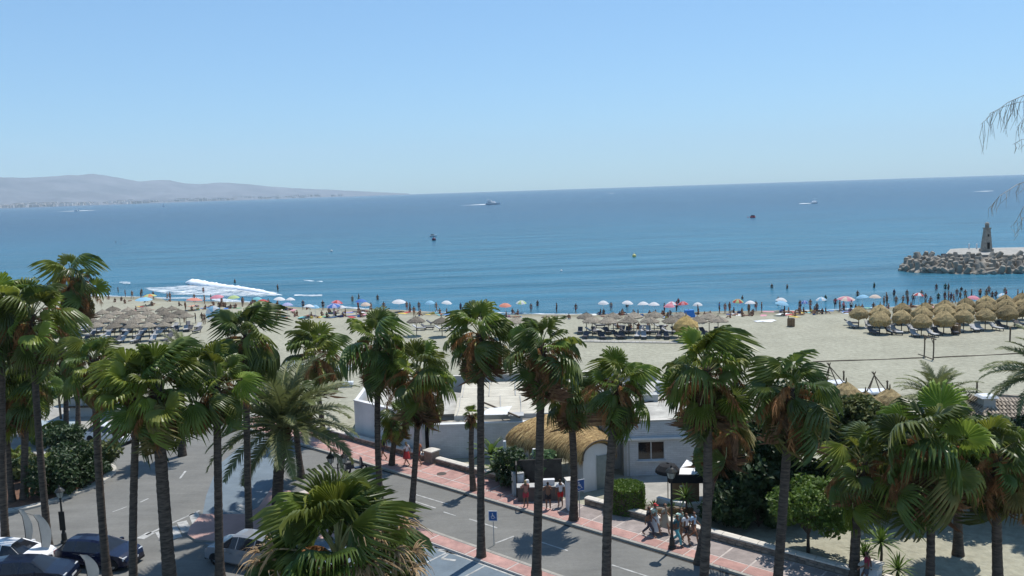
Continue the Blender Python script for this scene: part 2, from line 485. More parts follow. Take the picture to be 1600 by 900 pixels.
for _ in range(900):
    x = rr.triangular(-300, 560, -20)
    d0 = dist0(x); Y = d0 + rr.uniform(60, 900)
    p = at_y(x, 300, Y); h = rr.uniform(8, 26); w_ = rr.uniform(10, 45)
    base = 4 + 0.035 * (Y - d0)
    mb.box(p.x - w_, p.x + w_, Y - 12, Y + 12, base - 20, base + h, rr.randrange(3))
tag(part('far_town', mb, [paint((0.75, 0.68, 0.62)), paint((0.55, 0.48, 0.42)), paint((0.4, 0.36, 0.3))]), kind='stuff')
mb = MB()
for (xa, xb, wd) in ((90, 108, 90), (182, 240, 60), (0, 60, 40), (260, 420, 30)):
    n = 12
    q = []
    for i in range(n + 1):
        x = xa + (xb - xa) * i / n; Y = dist0(x) - 10; p = at_y(x, 300, Y); q.append((p.x, Y))
    q2 = [(a, b + wd) for a, b in reversed(q)]
    mb.sheet(q + q2, 1.2)
tag(part('far_shore', mb, paint((0.72, 0.66, 0.56))), kind='structure')

# streets -------------------------------------------------------------------
M_asph = mat('asphalt', (0.192, 0.190, 0.176), (0.155, 0.154, 0.144), 0.35, 0.9, bump=0.35, bscale=14, spec=0.2, world=True, detail=10)
M_blue = mat('blue_painted_asphalt', (0.165, 0.205, 0.235), (0.130, 0.165, 0.195), 0.5, 0.85, bump=0.3, bscale=14, world=True, detail=9)
M_conc = mat('pale_concrete', (0.40, 0.38, 0.34), (0.31, 0.30, 0.27), 0.6, 0.9, bump=0.2, bscale=10, world=True, detail=9)
M_kerb = mat('kerb_stone', (0.36, 0.34, 0.30), (0.26, 0.245, 0.22), 1.2, 0.9, world=True)
M_pink = mat('pink_paving', (0.470, 0.275, 0.235), (0.365, 0.215, 0.190), 1.1, 0.85, bump=0.3, bscale=9, world=True, rnd=0.10)
M_grey = mat('grey_paving', (0.335, 0.285, 0.265), (0.265, 0.228, 0.212), 1.1, 0.85, bump=0.3, bscale=9, world=True, rnd=0.08)
M_strip = mat('white_paving_strip', (0.52, 0.46, 0.42), (0.40, 0.35, 0.32), 2.0, 0.85, world=True)
M_white_line = mat('road_paint', (0.50, 0.50, 0.48), (0.24, 0.24, 0.23), 3.0, 0.8, world=True, detail=10)

mottle(M_asph, .8, .84, 1.10, (.25, 1.6, 1), -ST_ROT); mottle(M_asph, 5.0, .90, 1.08); mottle(M_pink, 2.2, .82, 1.08); mottle(M_grey, 2.2, .82, 1.08); mottle(M_conc, 1.2, .80, 1.08); mottle(M_blue, 1.1, .84, 1.10)
fk = [st(s, 0) for s in (-34, 0, 10, 20, 27)]
mb = MB()
mb.sheet([(p.x, p.y) for p in fk] + [(p.x, p.y) for p in (at(420, 664), at(300, 660), at(130, 672), at(0, 677), at(-400, 700))] + [(-60, 4), (34, 4)], 0.0)
tag(part('road', mb, M_asph), kind='structure')
mb = MB()
mb.sheet([(p.x, p.y) for p in (at(-400, 700), at(0, 677), at(130, 672), at(300, 660), at(420, 664), at(438, 650), at(300, 632), at(180, 632), at(60, 636), at(0, 640), at(-400, 655))], 0.05)
for a, b in ((at(-400, 700), at(0, 677)), (at(0, 677), at(130, 672)), (at(130, 672), at(300, 660))):
    d = (b - a).normalized(); nn = Vector((-d.y, d.x, 0)) * 0.15
    mb.prism([tuple(a + nn)[:2], tuple(b + nn)[:2], tuple(b - nn)[:2], tuple(a - nn)[:2]], 0.0, 0.13)
tag(part('promenade', mb, M_conc), kind='structure')
mb = MB(); mb.sheet([(p.x, p.y) for p in (at(-60, 674), at(0, 670), at(125, 666), at(120, 657), at(0, 659), at(-60, 663))], 0.058)
tag(part('cycle_path', mb, mat('pale_blue_path', (0.34, 0.40, 0.42), (0.28, 0.34, 0.37), 0.5, 0.9, world=True)), kind='structure')

# far pavement: kerb, slabs, strips
pave = root('pavement', st(4, 1.4), None, None); tag(pave, kind='structure'); pave.rotation_euler = (0, 0, ST_ROT)
SGN = 1 if (Vector((-math.sin(ST_ROT), math.cos(ST_ROT), 0)).dot(N_) > 0) else -1
def pl(s, n): return ((s - 4), (n - 1.4) * SGN)
def pbox(mb, s0, s1, n0, n1, z0, z1, mi=0):
    a, b = pl(s0, n0), pl(s1, n1)
    mb.box(min(a[0], b[0]), max(a[0], b[0]), min(a[1], b[1]), max(a[1], b[1]), z0, z1, mi)
mb = MB(); pbox(mb, -30, 34, 0.18, 2.8, -0.05, 0.112); part('bedding', mb, M_strip, pave)
mb = MB()
for i in range(64): pbox(mb, -30 + i + 0.006, -29 + i - 0.006, 0, 0.18, -0.05, 0.13)
tag(part('kerb', mb, M_kerb, pave), kind='stuff')
slab_cache = {}
def slab(parent, s0, s1, n0, n1, z0, z1, mt, plf):
    key = (round(s1 - s0, 3), round(n1 - n0, 3), mt.name)
    if key not in slab_cache:
        q = MB(); L, W_ = s1 - s0, n1 - n0
        q.box(-L / 2, L / 2, -W_ / 2, W_ / 2, z0, z1, 0, None, 0.008, 0.008)
        slab_cache[key] = q.mesh('paving_slab', mt)
    c = plf((s0 + s1) / 2, (n0 + n1) / 2)
    return link('paving_slab', slab_cache[key], parent, (c[0], c[1], rng.uniform(-0.002, 0.003)))
for i in range(40):
    s0 = -30 + i * 1.6
    slab(pave, s0 + 0.03, s0 + 1.57, 0.24, 1.10, 0.09, 0.125, M_pink, pl)
    slab(pave, s0 + 0.05, s0 + 1.55, 1.20, 2.74, 0.09, 0.125, M_grey if s0 < 0.5 else M_pink, pl)
mb = MB(); q = MB(); q.lathe([(0.001, 0.0), (0.33, 0.0), (0.35, -0.02)], 18); 
mh = tag(part('manhole_cover', q, mat('cast_iron', (0.10, 0.085, 0.075), scale=20, rough=0.6, metal=0.3)), 'round iron manhole cover set in the pink pavement by the low wall', 'manhole cover'); mh.location = at(690, 740, 0.131)

# near pavement, blue bays
np_ = root('pavement', st(0, -6), None, None); tag(np_, kind='structure'); np_.rotation_euler = (0, 0, ST_ROT)
def pl2(s, n): return (s, (n + 6) * SGN)
def pbox2(mb, s0, s1, n0, n1, z0, z1, mi=0):
    a, b = pl2(s0, n0), pl2(s1, n1)
    mb.box(min(a[0], b[0]), max(a[0], b[0]), min(a[1], b[1]), max(a[1], b[1]), z0, z1, mi)
mb = MB(); pbox2(mb, -32, 15, -6.5, -5.5, -0.05, 0.112); part('bedding', mb, M_strip, np_)
mb = MB()
for i in range(47): pbox2(mb, -32 + i + 0.006, -31 + i - 0.006, -5.5, -5.3, -0.05, 0.13)
tag(part('kerb', mb, M_kerb, np_), kind='stuff')
for i in range(16):
    s0 = -32 + i * 2.9
    slab(np_, s0 + 0.05, s0 + 2.85, -6.42, -5.54, 0.09, 0.125, M_pink, pl2)
corner = [at(*p) for p in ((293, 838), (297, 826), (315, 806), (383, 806), (404, 795), (425, 764), (455, 770), (560, 812), (600, 830), (470, 850), (400, 848), (330, 848), (305, 846))]
mb = MB(); mb.prism([(p.x, p.y) for p in corner], -0.05, 0.118, 0, True, False, 1)
tag(part('pavement', mb, [mat('pink_paving_corner', (0.47, 0.300, 0.265), (0.385, 0.245, 0.218), 0.9, 0.85, bump=0.2, bscale=9, world=True), M_kerb]), kind='structure')
mb = MB(); mb.sheet([(p.x, p.y) for p in (at(316, 806), at(322, 775), at(340, 728), at(372, 700), at(405, 680), at(436, 700), at(424, 764), at(404, 795), at(383, 806))], 0.004)
mb.sheet([(p.x, p.y) for p in (st(13.5, -6.55), st(-32, -6.55), st(-32, -14), st(13.5, -14))], 0.004)
tag(part('parking_bays', mb, M_blue), kind='structure')
q = MB(); q.sheet([(p.x, p.y) for p in (st(-30, -.17), st(34, -.17), st(34, -.002), st(-30, -.002))], .006); tag(part('gutter_and_kerb_shadow', q, mat('gutter_grime_and_shadow', (.060, .055, .050), (.030, .028, .026), 1.5, .9, world=True)), kind='structure')  # stained drain strip, with the kerb's shadow line painted into its colour
# painted marks
mb = MB()
def mark(a, b, w_, z=0.010):
    A, B = at(*a), at(*b); d = (B - A); d.z = 0; d.normalize(); nn = Vector((-d.y, d.x, 0)) * w_ / 2
    mb.sheet([tuple(A + nn)[:2], tuple(B + nn)[:2], tuple(B - nn)[:2], tuple(A - nn)[:2]], z)
def smark(s0, n0, s1, n1, w_, z=0.010):
    A, B = st(s0, n0), st(s1, n1); d = (B - A).normalized(); nn = Vector((-d.y, d.x, 0)) * w_ / 2
    mb.sheet([tuple(A + nn)[:2], tuple(B + nn)[:2], tuple(B - nn)[:2], tuple(A - nn)[:2]], z)
for s0 in range(-24, 24, 5): smark(s0, -2.7, s0 + 2.2, -2.7, 0.11)
smark(-28, -6.62, 13, -6.62, 0.12)
for s0 in np.arange(-26, 12, 2.7): smark(s0, -6.7, s0, -11.2, 0.11)
for k_ in range(5): mark((660 + k_ * 6, 838 + k_ * 5.5), (690 + k_ * 7, 846 + k_ * 5), 0.22)
mark((371, 795), (386, 804), 0.3); mark((360, 799), (380, 806), 0.3); mark((374, 789), (392, 796), 0.3)
mark((281, 748), (290, 736), 0.14); mark((219, 785), (232, 779), 0.14); mark((176, 800), (198, 792), 0.10)
for (a, b) in (((219, 842), (237, 832)), ((268, 823), (277, 841)), ((302, 802), (309, 820)), ((284, 815), (293, 832)), ((250, 830), (258, 843))): mark(a, b, 0.55)
mark((228, 836), (312, 798), 0.16)
mark((774, 849), (803, 838), 0.12); mark((640, 770), (700, 788), 0.11)
mark((693, 800), (712, 806), 0.1); mark((690, 873), (712, 876), 0.2, 0.012); mark((690, 873), (700, 866), 0.14, 0.014)
tag(part('road_marking', mb, M_white_line), kind='structure')

# planted island with its kerb
isl = [at(*p) for p in ((-300, 826), (0, 806), (70, 791), (140, 767), (172, 749), (183, 737), (181, 728), (172, 722), (150, 716), (95, 708), (0, 712), (-200, 724))]
def smooth_loop(P, it=2):
    for _ in range(it):
        Q = []
        for i in range(len(P)):
            a, b = P[i], P[(i + 1) % len(P)]
            Q += [a.lerp(b, 0.25), a.lerp(b, 0.75)]
        P = Q
    return P
il = smooth_loop(isl)
cc = sum(il, Vector()) / len(il)
mb = MB(); mb.prism([(p.x, p.y) for p in il], -0.05, 0.13)
tag(part('kerb', mb, mat('island_kerb', (.50, .475, .42), (.37, .35, .31), 1.2, .9, world=True)), kind='structure')
inner = [p + (cc - p).normalized() * 0.62 for p in il]
mb = MB(); mb.prism([(p.x, p.y) for p in inner], 0.0, 0.16)
tag(part('flower_bed', mb, mat('bark_soil', (0.20, 0.105, 0.062), (0.09, 0.055, 0.04), 3, 0.95, bump=1, bscale=12, world=True)), kind='structure')
# ------------------------------------------------------------------ palms
M_green = mat('palm_green', (0.270, 0.315, 0.052), (0.150, 0.195, 0.030), 3.0, 0.40, spec=0.4, transl=0.45, rnd=0.35, hue=0.02)
M_dgreen = mat('palm_deep_green', (0.160, 0.205, 0.042), (0.080, 0.115, 0.024), 3.0, 0.38, spec=0.45, transl=0.40, rnd=0.40, hue=0.02)
M_yel = mat('palm_yellowing', (0.25, 0.205, 0.065), (0.13, 0.13, 0.035), 4.0, 0.6, transl=0.35, rnd=0.25, hue=0.01)
M_dead = mat('palm_dead', (0.33, 0.185, 0.092), (0.150, 0.080, 0.042), 4.0, 0.8, transl=0.25, rnd=0.40, hue=0.012)
M_pet = mat('palm_petiole', (0.36, 0.36, 0.15), (0.25, 0.23, 0.09), 5.0, 0.5, rnd=0.2)
M_trunk = mat('palm_trunk', (0.150, 0.118, 0.092), (0.042, 0.032, 0.026), 2.6, 0.95, bump=1.0, bscale=9, stretch=(1, 1, 5), rnd=0.15)
M_boot = mat('palm_boots', (0.150, 0.070, 0.040), (0.075, 0.034, 0.022), 5.0, 0.95, bump=1.0, bscale=12)
M_dp = mat('date_palm_green', (0.185, 0.205, 0.075), (0.100, 0.122, 0.042), 3.0, 0.5, spec=0.4, transl=0.28, rnd=0.28)

def fan_mesh(name, seed, mat_leaf, dead=False, arch=0.30, spread=140, nseg=24, wilt=0.0, pet=0.60, cup=0.45):
    r_ = random.Random(seed); mb = MB()
    K = 6
    def mid(t):           # petiole and costa as one arching line
        return Vector((t, 0, -arch * max(0, t - 0.10) ** 2.2))
    pts = [mid(pet * i / K) for i in range(K + 1)]
    mb.tube(pts, [0.022 - 0.010 * i / K for i in range(K + 1)], 4, 1, False)
    hub = mid(pet); Rb = 0.445
    dirx = (mid(pet + .05) - mid(pet - .05)).normalized(); diry = Vector((0, 1, 0)); dirz = dirx.cross(diry)
    if dirz.z < 0: dirz = -dirz
    A = [math.radians(-spread + 2 * spread * i / (2 * nseg)) for i in range(2 * nseg + 1)]
    rad = [Rb * (1 - 0.20 * (abs(a) / math.radians(spread)) ** 2) * r_.uniform(0.92, 1.06) for a in A]
    def P(a, r, pleat=0.0):
        x, y = r * math.cos(a), r * math.sin(a)
        z = (cup * abs(y) * (1 - 0.6 * r / Rb) if cup > 0 else cup * y * y * 2.6) + pleat - (0.22 + wilt) * r * r
        if dead:
            y *= 0.40; z -= 0.8 * r * r
        return hub + dirx * x + diry * y + dirz * z
    for i in range(nseg):
        a0, a1, a2 = A[2 * i], A[2 * i + 1], A[2 * i + 2]
        rr = rad[2 * i + 1] * (r_.uniform(0.7, 1.1) if dead else r_.uniform(0.94, 1.05))
        rs = rr * (0.30 if dead else 0.66) * r_.uniform(0.85, 1.12)
        pl_ = 0.020
        b0, b1, b2 = P(a0, 0.05, 0), P(a1, 0.05, pl_ * .3), P(a2, 0.05, 0)
        s0, s1, s2 = P(a0, rs, -pl_), P(a1, rs, pl_), P(a2, rs, -pl_)
        da = (a2 - a0) * 0.40; sw = r_.uniform(-0.04, 0.04)
        m0, m1, m2 = P(a1 - da + sw, rr * .84, -pl_ * .3), P(a1 + sw, rr * .84, pl_ * .8), P(a1 + da + sw, rr * .84, -pl_ * .3)
        drop = r_.uniform(0.02, 0.10) + wilt * 0.12 + (0.12 if dead else 0)
        tip = P(a1 + sw * 1.5, rr * 1.0, 0) + Vector((0, 0, -drop))
        tip2 = tip + (tip - m1) * 0.05 + Vector((-drop * .4, 0, -drop * r_.uniform(.7, 1.5)))
        o = [b0, b1, b2, s0, s1, s2, m0, m1, m2, tip, tip2]
        mb.add(o, [(0, 1, 4, 3), (1, 2, 5, 4), (3, 4, 7, 6), (4, 5, 8, 7), (6, 7, 9), (7, 8, 9), (6, 9, 10), (9, 8, 10)], 0)
    return mb.mesh(name, [mat_leaf, M_pet if not dead else M_dead])
FAN = [fan_mesh('frond', 1, M_green, arch=.30, cup=.5), fan_mesh('frond', 2, M_green, arch=.7, wilt=.7, cup=-.55), fan_mesh('frond', 3, M_dgreen, arch=.45, wilt=.3, cup=.65), fan_mesh('frond', 4, M_dgreen, arch=.7, wilt=.9, cup=-.7), fan_mesh('frond', 5, M_green, arch=.18, spread=120, cup=.75), fan_mesh('frond', 6, M_dgreen, arch=.55, wilt=1.0, spread=135, cup=-.4)]
LOW = [fan_mesh('frond', 7, M_dgreen, arch=.9, wilt=.7, pet=.70, spread=130, cup=-.8), fan_mesh('frond', 8, M_green, arch=1.1, wilt=.6, pet=.72, spread=125, cup=-.6), fan_mesh('frond', 9, M_dgreen, arch=.7, wilt=.9, pet=.64, spread=140, cup=-.5)]
YEL = [fan_mesh('yellow_frond', 11, M_yel, arch=.8, wilt=.8, pet=.55), fan_mesh('yellow_frond', 12, M_yel, arch=.95, wilt=1.1, pet=.55)]
DEAD = [fan_mesh('dead_frond', 21 + i, M_dead, True, arch=.6, wilt=.9, spread=100, nseg=14, pet=.45) for i in range(4)]
M_wisp = mat('palm_flower_stalk', (0.46, 0.225, 0.085), (0.25, 0.115, 0.045), 5.0, 0.85, rnd=0.35, transl=.2)
def wisp_mesh(seed):
    r_ = random.Random(seed); mb = MB(); K = 9; pts = []
    for i in range(K + 1):
        f = i / K; pts.append(Vector((f * .95, .08 * math.sin(f * 3 + seed), .30 * f - .85 * f ** 2.4)))
    mb.tube(pts, [.011 * (1 - .7 * i / K) for i in range(K + 1)], 4, 0, False)
    for i in range(150):
        f = r_.uniform(.30, 1) * K; j = min(K - 1, int(f)); q = pts[j].lerp(pts[j + 1], f - j)
        e = q + Vector((r_.uniform(-.10, .14), r_.uniform(-.14, .14), -r_.uniform(.08, .34)))
        m_ = q.lerp(e, .5) + Vector((0, 0, .04)); s = Vector((r_.uniform(-1, 1), r_.uniform(-1, 1), 0)).normalized() * .0075
        mb.add([q - s, q + s, m_ + s * 1.2, m_ - s * 1.2, e], [(0, 1, 2, 3), (3, 2, 4)])
    return mb.mesh('flower_stalk', M_wisp)
WISP = [wisp_mesh(i) for i in range(3)]

def fan_place(par, me, name, c, az, el, roll, sc):
    M = Matrix.Translation(c) @ Matrix.Rotation(az, 4, 'Z') @ Matrix.Rotation(-el, 4, 'Y') @ Matrix.Rotation(roll, 4, 'X') @ Matrix.Scale(sc, 4)
    o = bpy.data.objects.new(name, me); C.objects.link(o); o.parent = par; o.matrix_basis = M
    return o
def trunk_mb(h, r0, r1, lean, seed, flare=1.5, boots=0.0):
    r_ = random.Random(seed); mb = MB(); n = max(14, int(h * 6)); pts, rad = [], []
    bx, by = r_.uniform(-.16, .16), r_.uniform(-.12, .12)
    for i in range(n + 1):
        f = i / n; s = math.sin(math.pi * f)
        pts.append((lean[0] * f ** 1.2 + bx * s, lean[1] * f + by * s, h * f - 0.05 * (1 - f)))
        r = r0 + (r1 - r0) * f
        r *= 1 + (flare - 1) * math.exp(-f * h / 0.55) + 0.06 * (1 if i % 2 else -1) * r_.random()
        rad.append(r)
    mb.tube(pts, rad, 12)
    return mb, pts, rad
GROUP_P = 'fan palms lining the seafront street'
def fan_palm(bx, by, cx, cy, Rp, skirt, label, seed, green=1.0, zb=0.0, upright=0.0, base=None, group=GROUP_P, dark=0.5, tr=None, top_el=86, fans=None):
    r_ = random.Random(seed * 13 + 5)
    B = base if base is not None else at(bx, by, zb)
    crown = at_y(cx, cy, B.y); crown_off = crown - B
    d = (crown - CAM).length
    S = Rp / F_PX * d * .93
    t = root('fan_palm', B, label, 'palm tree', group)
    h = crown_off.z
    r1 = tr or r_.uniform(.15, .19)
    tb, pts, rad = trunk_mb(h, r1 * 1.22, r1, (crown_off.x, r_.uniform(-.15, .15)), seed)
    part('trunk', tb, M_trunk, t, smooth=True)
    top = Vector(pts[-1])
    axis = Vector(pts[-1]) - Vector(pts[-4]); axis.normalize()
    bm_ = MB(); hb = min(h * 0.3, S * (0.35 + 0.9 * skirt))       # old leaf bases under the crown
    for i in range(int(40 + 50 * skirt)):
        f = r_.random(); a = i * 2.399; p = top - axis * (f * hb)
        dv = Vector((math.cos(a), math.sin(a), 0)); q = p + dv * r1 * 0.9
        e = q + dv * r_.uniform(.05, .16) + Vector((0, 0, r_.uniform(.06, .22)))
        bm_.tube([q - Vector((0, 0, .06)), e], [0.035, 0.012], 4)
    part('leaf_base', bm_, M_boot, t)['kind'] = 'stuff'
    ng = int(19 * green)
    for i in range(ng):
        f = (i + .5) / ng
        el = R(top_el - 88 * f ** .9 + r_.uniform(-13, 13))
        az = i * 2.39996 + r_.uniform(-.4, .4)
        me = r_.choice([FAN[0], FAN[1], FAN[4], FAN[2]] if r_.random() > dark - .15 else [FAN[2], FAN[3], FAN[5], FAN[4]])
        if fans: me = r_.choice(fans)
        fan_place(t, me, 'frond', top - axis * (0.28 * S * f), az, el, r_.uniform(-1.15, 1.15), S * r_.uniform(.72, 1.16))
    nl = int(10 * green * (1.25 - .6 * skirt))
    for i in range(nl):                       # older fans on long drooping stalks
        f = (i + .5) / nl
        me = r_.choice(LOW) if r_.random() > .22 else r_.choice(YEL)
        fan_place(t, me, 'yellow_frond' if me in YEL else 'frond', top - axis * (S * (.25 + .35 * f)), i * 2.39996 + r_.uniform(-.5, .5), R(8 - 55 * f + r_.uniform(-15, 15)), r_.uniform(-1, 1), S * r_.uniform(.70, 1.05))
    nw = int(6 + 22 * skirt)
    for i in range(nw):
        f = (i + .5) / nw
        fan_place(t, r_.choice(WISP), 'flower_stalk', top - axis * (S * (.04 + .5 * f)), i * 2.39996 + 1.1 + r_.uniform(-.5, .5), R(22 - 55 * f + r_.uniform(-10, 10)), r_.uniform(-.4, .4), S * r_.uniform(.55, .95))
    nd = int(5 + 44 * skirt)
    for i in range(nd):
        f = (i + .5) / nd
        el = R(-26 + 22 * skirt - (60 + 22 * skirt) * f ** .6 + r_.uniform(-8, 8)); az = i * 2.39996 + r_.uniform(-.4, .4)
        me = r_.choice(DEAD) if r_.random() < 0.9 else r_.choice(YEL)
        fan_place(t, me, 'yellow_frond' if me in YEL else 'dead_frond', top - axis * (S * (0.20 + 0.62 * skirt * f)), az, el, r_.uniform(-.6, .6), S * r_.uniform(.52, .88))
    return t
L = 'fan palm '
PALMS = [
 (77, 862, 48, 492, 60, .45, 'broad crowned fan palm beside the parked white car and the feather flags', {}),
 (122, 667, 113, 432, 46, .95, 'tallest fan palm, crown mostly brown, growing beyond the planted island', dict(green=.75, dark=.9)),
 (10, 862, 4, 482, 56, .35, 'fan palm at the edge of the picture whose trunk crosses the white car', {}),
 (20, 787, 12, 605, 48, .55, 'brown skirted fan palm at the outer end of the planted island', dict(green=.8)),
 (38, 783, 40, 592, 44, .35, 'low fan palm in the planted island, trunk flaring at bark soil', {}),
 (103, 682, 97, 548, 40, .25, 'slim fan palm by the grey beach hut', dict(green=.8)),
 (168, 905, 146, 562, 48, .15, 'sparse upright fan palm whose trunk crosses the dark blue hatchback', dict(green=.7, top_el=92)),
 (209, 925, 216, 604, 70, .08, 'lush bright green fan palm just ahead of the dark hatchback bonnet', dict(dark=.3)),
 (267, 925, 244, 600, 76, .12, 'thick trunked fan palm with wide bright fronds, standing over the junction', dict(dark=.25, tr=.26)),
 (344, 905, 338, 592, 58, .22, 'fan palm whose trunk stands before the silver SUV tail', dict(dark=.6)),
 (390, 842, 384, 522, 58, .22, 'tall green fan palm behind the silver SUV and date palm', {}),
 (506, 683, 488, 552, 52, .75, 'reddish skirted fan palm beyond the date palm, by the pavement wall', {}),
 (471, 747, 458, 612, 42, .45, 'small fan palm tucked behind the big date palm fronds', dict(dark=.8)),
 (595, 795, 592, 532, 60, .55, 'fan palm on the kerb with drooping dark fronds before the white corner wall', dict(dark=.7)),
 (643, 800, 654, 580, 62, .95, 'fan palm with the longest rusty brown skirt, before the white block wall', dict(dark=.45)),
 (612, 729, 624, 652, 30, .45, 'short fan palm on the pink pavement beside three strollers', dict(dark=.8)),
 (752, 873, 751, 520, 60, .60, 'tall slender fan palm rooted between the pink kerb and blue parking bays', dict(dark=.7)),
 (740, 769, 738, 648, 17, .55, 'thin scrawny fan palm with a tiny tuft, beside the low stone wall', dict(green=.4, tr=.15)),
 (838, 908, 846, 540, 64, .95, 'dense bushy fan palm with a shaggy brown skirt before the thatched porch', dict(dark=.7)),
 (896, 815, 889, 612, 48, .60, 'fan palm on the far kerb next to the blue wheelchair sign', dict(dark=.8)),
 (948, 937, 965, 596, 60, .55, 'fan palm with loose fronds before the clipped round hedge', dict(dark=.65)),
 (1095, 985, 1105, 574, 80, .70, 'largest fan palm, dark spreading crown, beside the street lamp', dict(dark=.8)),
 (1091, 881, 1128, 652, 60, .95, 'shaggy fan palm rooted in the far kerb just behind the walkers', dict(dark=.75, green=.8)),
 (1208, 1020, 1237, 606, 72, .85, 'leaning fan palm with reddish skirt over the dark garden trees', dict(dark=.7)),
 (1335, 905, 1350, 722, 60, .60, 'fan palm at the end pillar of the low stone wall', dict(dark=.6)),
 (1452, 930, 1448, 690, 88, .60, 'massive fan palm with wide dark fans in the sandy garden', dict(dark=.8)),
 (1497, 867, 1492, 705, 52, .75, 'thick trunked fan palm standing furthest back in the sandy garden', dict(dark=.6)),
 (1560, 925, 1562, 712, 66, .75, 'fan palm below the tiled roof, outermost in the sandy garden', dict(dark=.7)),
]
for i, (bx, by, cx, cy, Rp, sk, lab, kw) in enumerate(PALMS):
    fan_palm(bx, by, cx, cy, Rp, sk, lab, i + 1, **kw)
NEAR = [fan_mesh('frond', 51 + i, m_, arch=ar, wilt=wl, cup=cu, nseg=44, pet=.62, spread=sp) for i, (m_, ar, wl, cu, sp) in enumerate(((M_green, .12, .1, .75, 118), (M_dgreen, .25, .3, .55, 130), (M_dgreen, .15, .2, .8, 112), (M_dgreen, .45, .6, -.5, 135)))]
NP = fan_palm(0, 0, 530, 862, 124, .85, 'nearest fan palm, huge fronds with dead tan leaves, hiding the parked SUV', 77, green=1.45, base=Vector((at_y(530, 862, 19.5).x + .15, 19.5, 0)), dark=.15, group=GROUP_P, fans=NEAR, top_el=90)
M_tan = mat('palm_tan_straps', (0.50, 0.36, 0.20), (0.30, 0.19, 0.10), 4.0, 0.8, transl=0.2, rnd=0.25)
def strap_mesh(seed):          # a dry fan hanging in curled ribbons
    r_ = random.Random(seed); mb = MB()
    mb.tube([(0, 0, 0), (.3, 0, .03), (.55, 0, -.05)], [.03, .022, .016], 5)
    for i in range(26):
        a = r_.uniform(-1.2, 1.2); L_ = r_.uniform(.35, .85); p = Vector((.5, 0, -.03)); d = Vector((math.cos(a) * .8, math.sin(a) * .8, r_.uniform(-.1, .5))).normalized(); w_ = r_.uniform(.012, .030); s_ = Vector((-math.sin(a), math.cos(a), r_.uniform(-.6, .6))).normalized()
        pts = []
        for k in range(7):
            pts.append(p.copy()); p = p + d * L_ / 6; d = (d + Vector((r_.uniform(-.25, .25), r_.uniform(-.25, .25), -.42))).normalized()
        vs = []
        for k, q in enumerate(pts): ww = w_ * (1 - .75 * k / 6); vs += [q - s_ * ww, q + s_ * ww]
        mb.add(vs, [(2 * k, 2 * k + 1, 2 * k + 3, 2 * k + 2) for k in range(6)])
    return mb.mesh('dead_frond', M_tan)
STRAP = [strap_mesh(i) for i in range(4)]
r_ = random.Random(12); ntop = at_y(530, 862, 19.5) - NP.location
for px, py, dy, az, el in ((572, 838, -.5, -20, 20), (590, 846, -.7, -60, 10), (604, 858, -.5, -10, 0), (580, 866, -.9, -80, -5), (612, 872, -.6, -30, -10), (560, 880, -1.0, -95, 0), (596, 884, -.9, -50, -15), (628, 880, -.4, 0, -10), (640, 866, -.2, 10, 10), (575, 850, -.7, -100, 30), (616, 846, -.4, 5, 35), (440, 862, -.6, 190, 10), (424, 876, -.5, 170, 0), (452, 884, -.8, 220, -10), (410, 868, -.3, 180, 15)):
    p = at_y(px, py, 19.5 + dy) - NP.location
    fan_place(NP, r_.choice(STRAP), 'dead_frond', p - Vector((.35 * math.cos(R(az)), .35 * math.sin(R(az)), 0)), R(az), R(el), r_.uniform(-1, 1), r_.uniform(.85, 1.25))

def date_frond(name, seed):
    r_ = random.Random(seed); mb = MB(); K = 14
    pts = []; p = Vector((0, 0, 0)); ang = 0.10
    for i in range(K + 1):
        pts.append(p.copy()); f = i / K
        p = p + Vector((math.cos(ang), 0, math.sin(ang))) / K
        ang -= 0.045 + 0.095 * f
    mb.tube(pts, [0.014 * (1 - .85 * i / K) for i in range(K + 1)], 4, 1, False)
    n = 46
    for i in range(n):
        f = 0.14 + 0.86 * i / n; k = f * K; j = min(K - 1, int(k)); q = pts[j].lerp(pts[j + 1], k - j); d = (pts[j + 1] - pts[j]).normalized()
        ln = 0.17 * (math.sin(math.pi * min(1, f * .86 + .12)) ** .6) * r_.uniform(.85, 1.1)
        for sd in (-1, 1):
            up = Vector((-d.z, 0, d.x))
            dr = (d * 0.75 + Vector((0, sd, 0)) * 0.85 + up * r_.uniform(.05, .45)).normalized()
            wv = d * 0.0095
            m_ = q + dr * ln * .55; e = q + dr * ln - Vector((0, 0, ln * r_.uniform(.12, .35)))
            mb.add([q - wv, q + wv, m_ + wv, m_ - wv, e], [(0, 1, 2, 3), (3, 2, 4)], 0)
    return mb.mesh(name, [M_dp, M_pet])
DF = [date_frond('frond', i) for i in range(3)]
def date_palm(B, crown, Lm, label, seed, n=64, tr=.24):
    r_ = random.Random(seed); t = root('date_palm', B, label, 'palm tree', 'feathery date palms')
    off = crown - B
    tb, pts, rad = trunk_mb(off.z, tr * 1.15, tr, (off.x, 0), seed, 1.25)
    part('trunk', tb, M_trunk, t, smooth=True); top = Vector(pts[-1])
    bm_ = MB()
    for i in range(130):
        a = i * 2.399; p = top - Vector((0, 0, r_.random() * min(1.2, off.z * .3))); dv = Vector((math.cos(a), math.sin(a), 0))
        bm_.tube([p + dv * tr * .8, p + dv * (tr + r_.uniform(.1, .22)) + Vector((0, 0, r_.uniform(.1, .3)))], [0.05, 0.02], 4)
    part('leaf_base', bm_, M_boot, t)['kind'] = 'stuff'
    for i in range(n):
        f = (i + .5) / n
        fan_place(t, r_.choice(DF), 'frond', top, i * 2.39996 + r_.uniform(-.2, .2), R(86 - 100 * f ** .85 + r_.uniform(-7, 7)), r_.uniform(-.4, .4), Lm * r_.uniform(.85, 1.1))
    return t
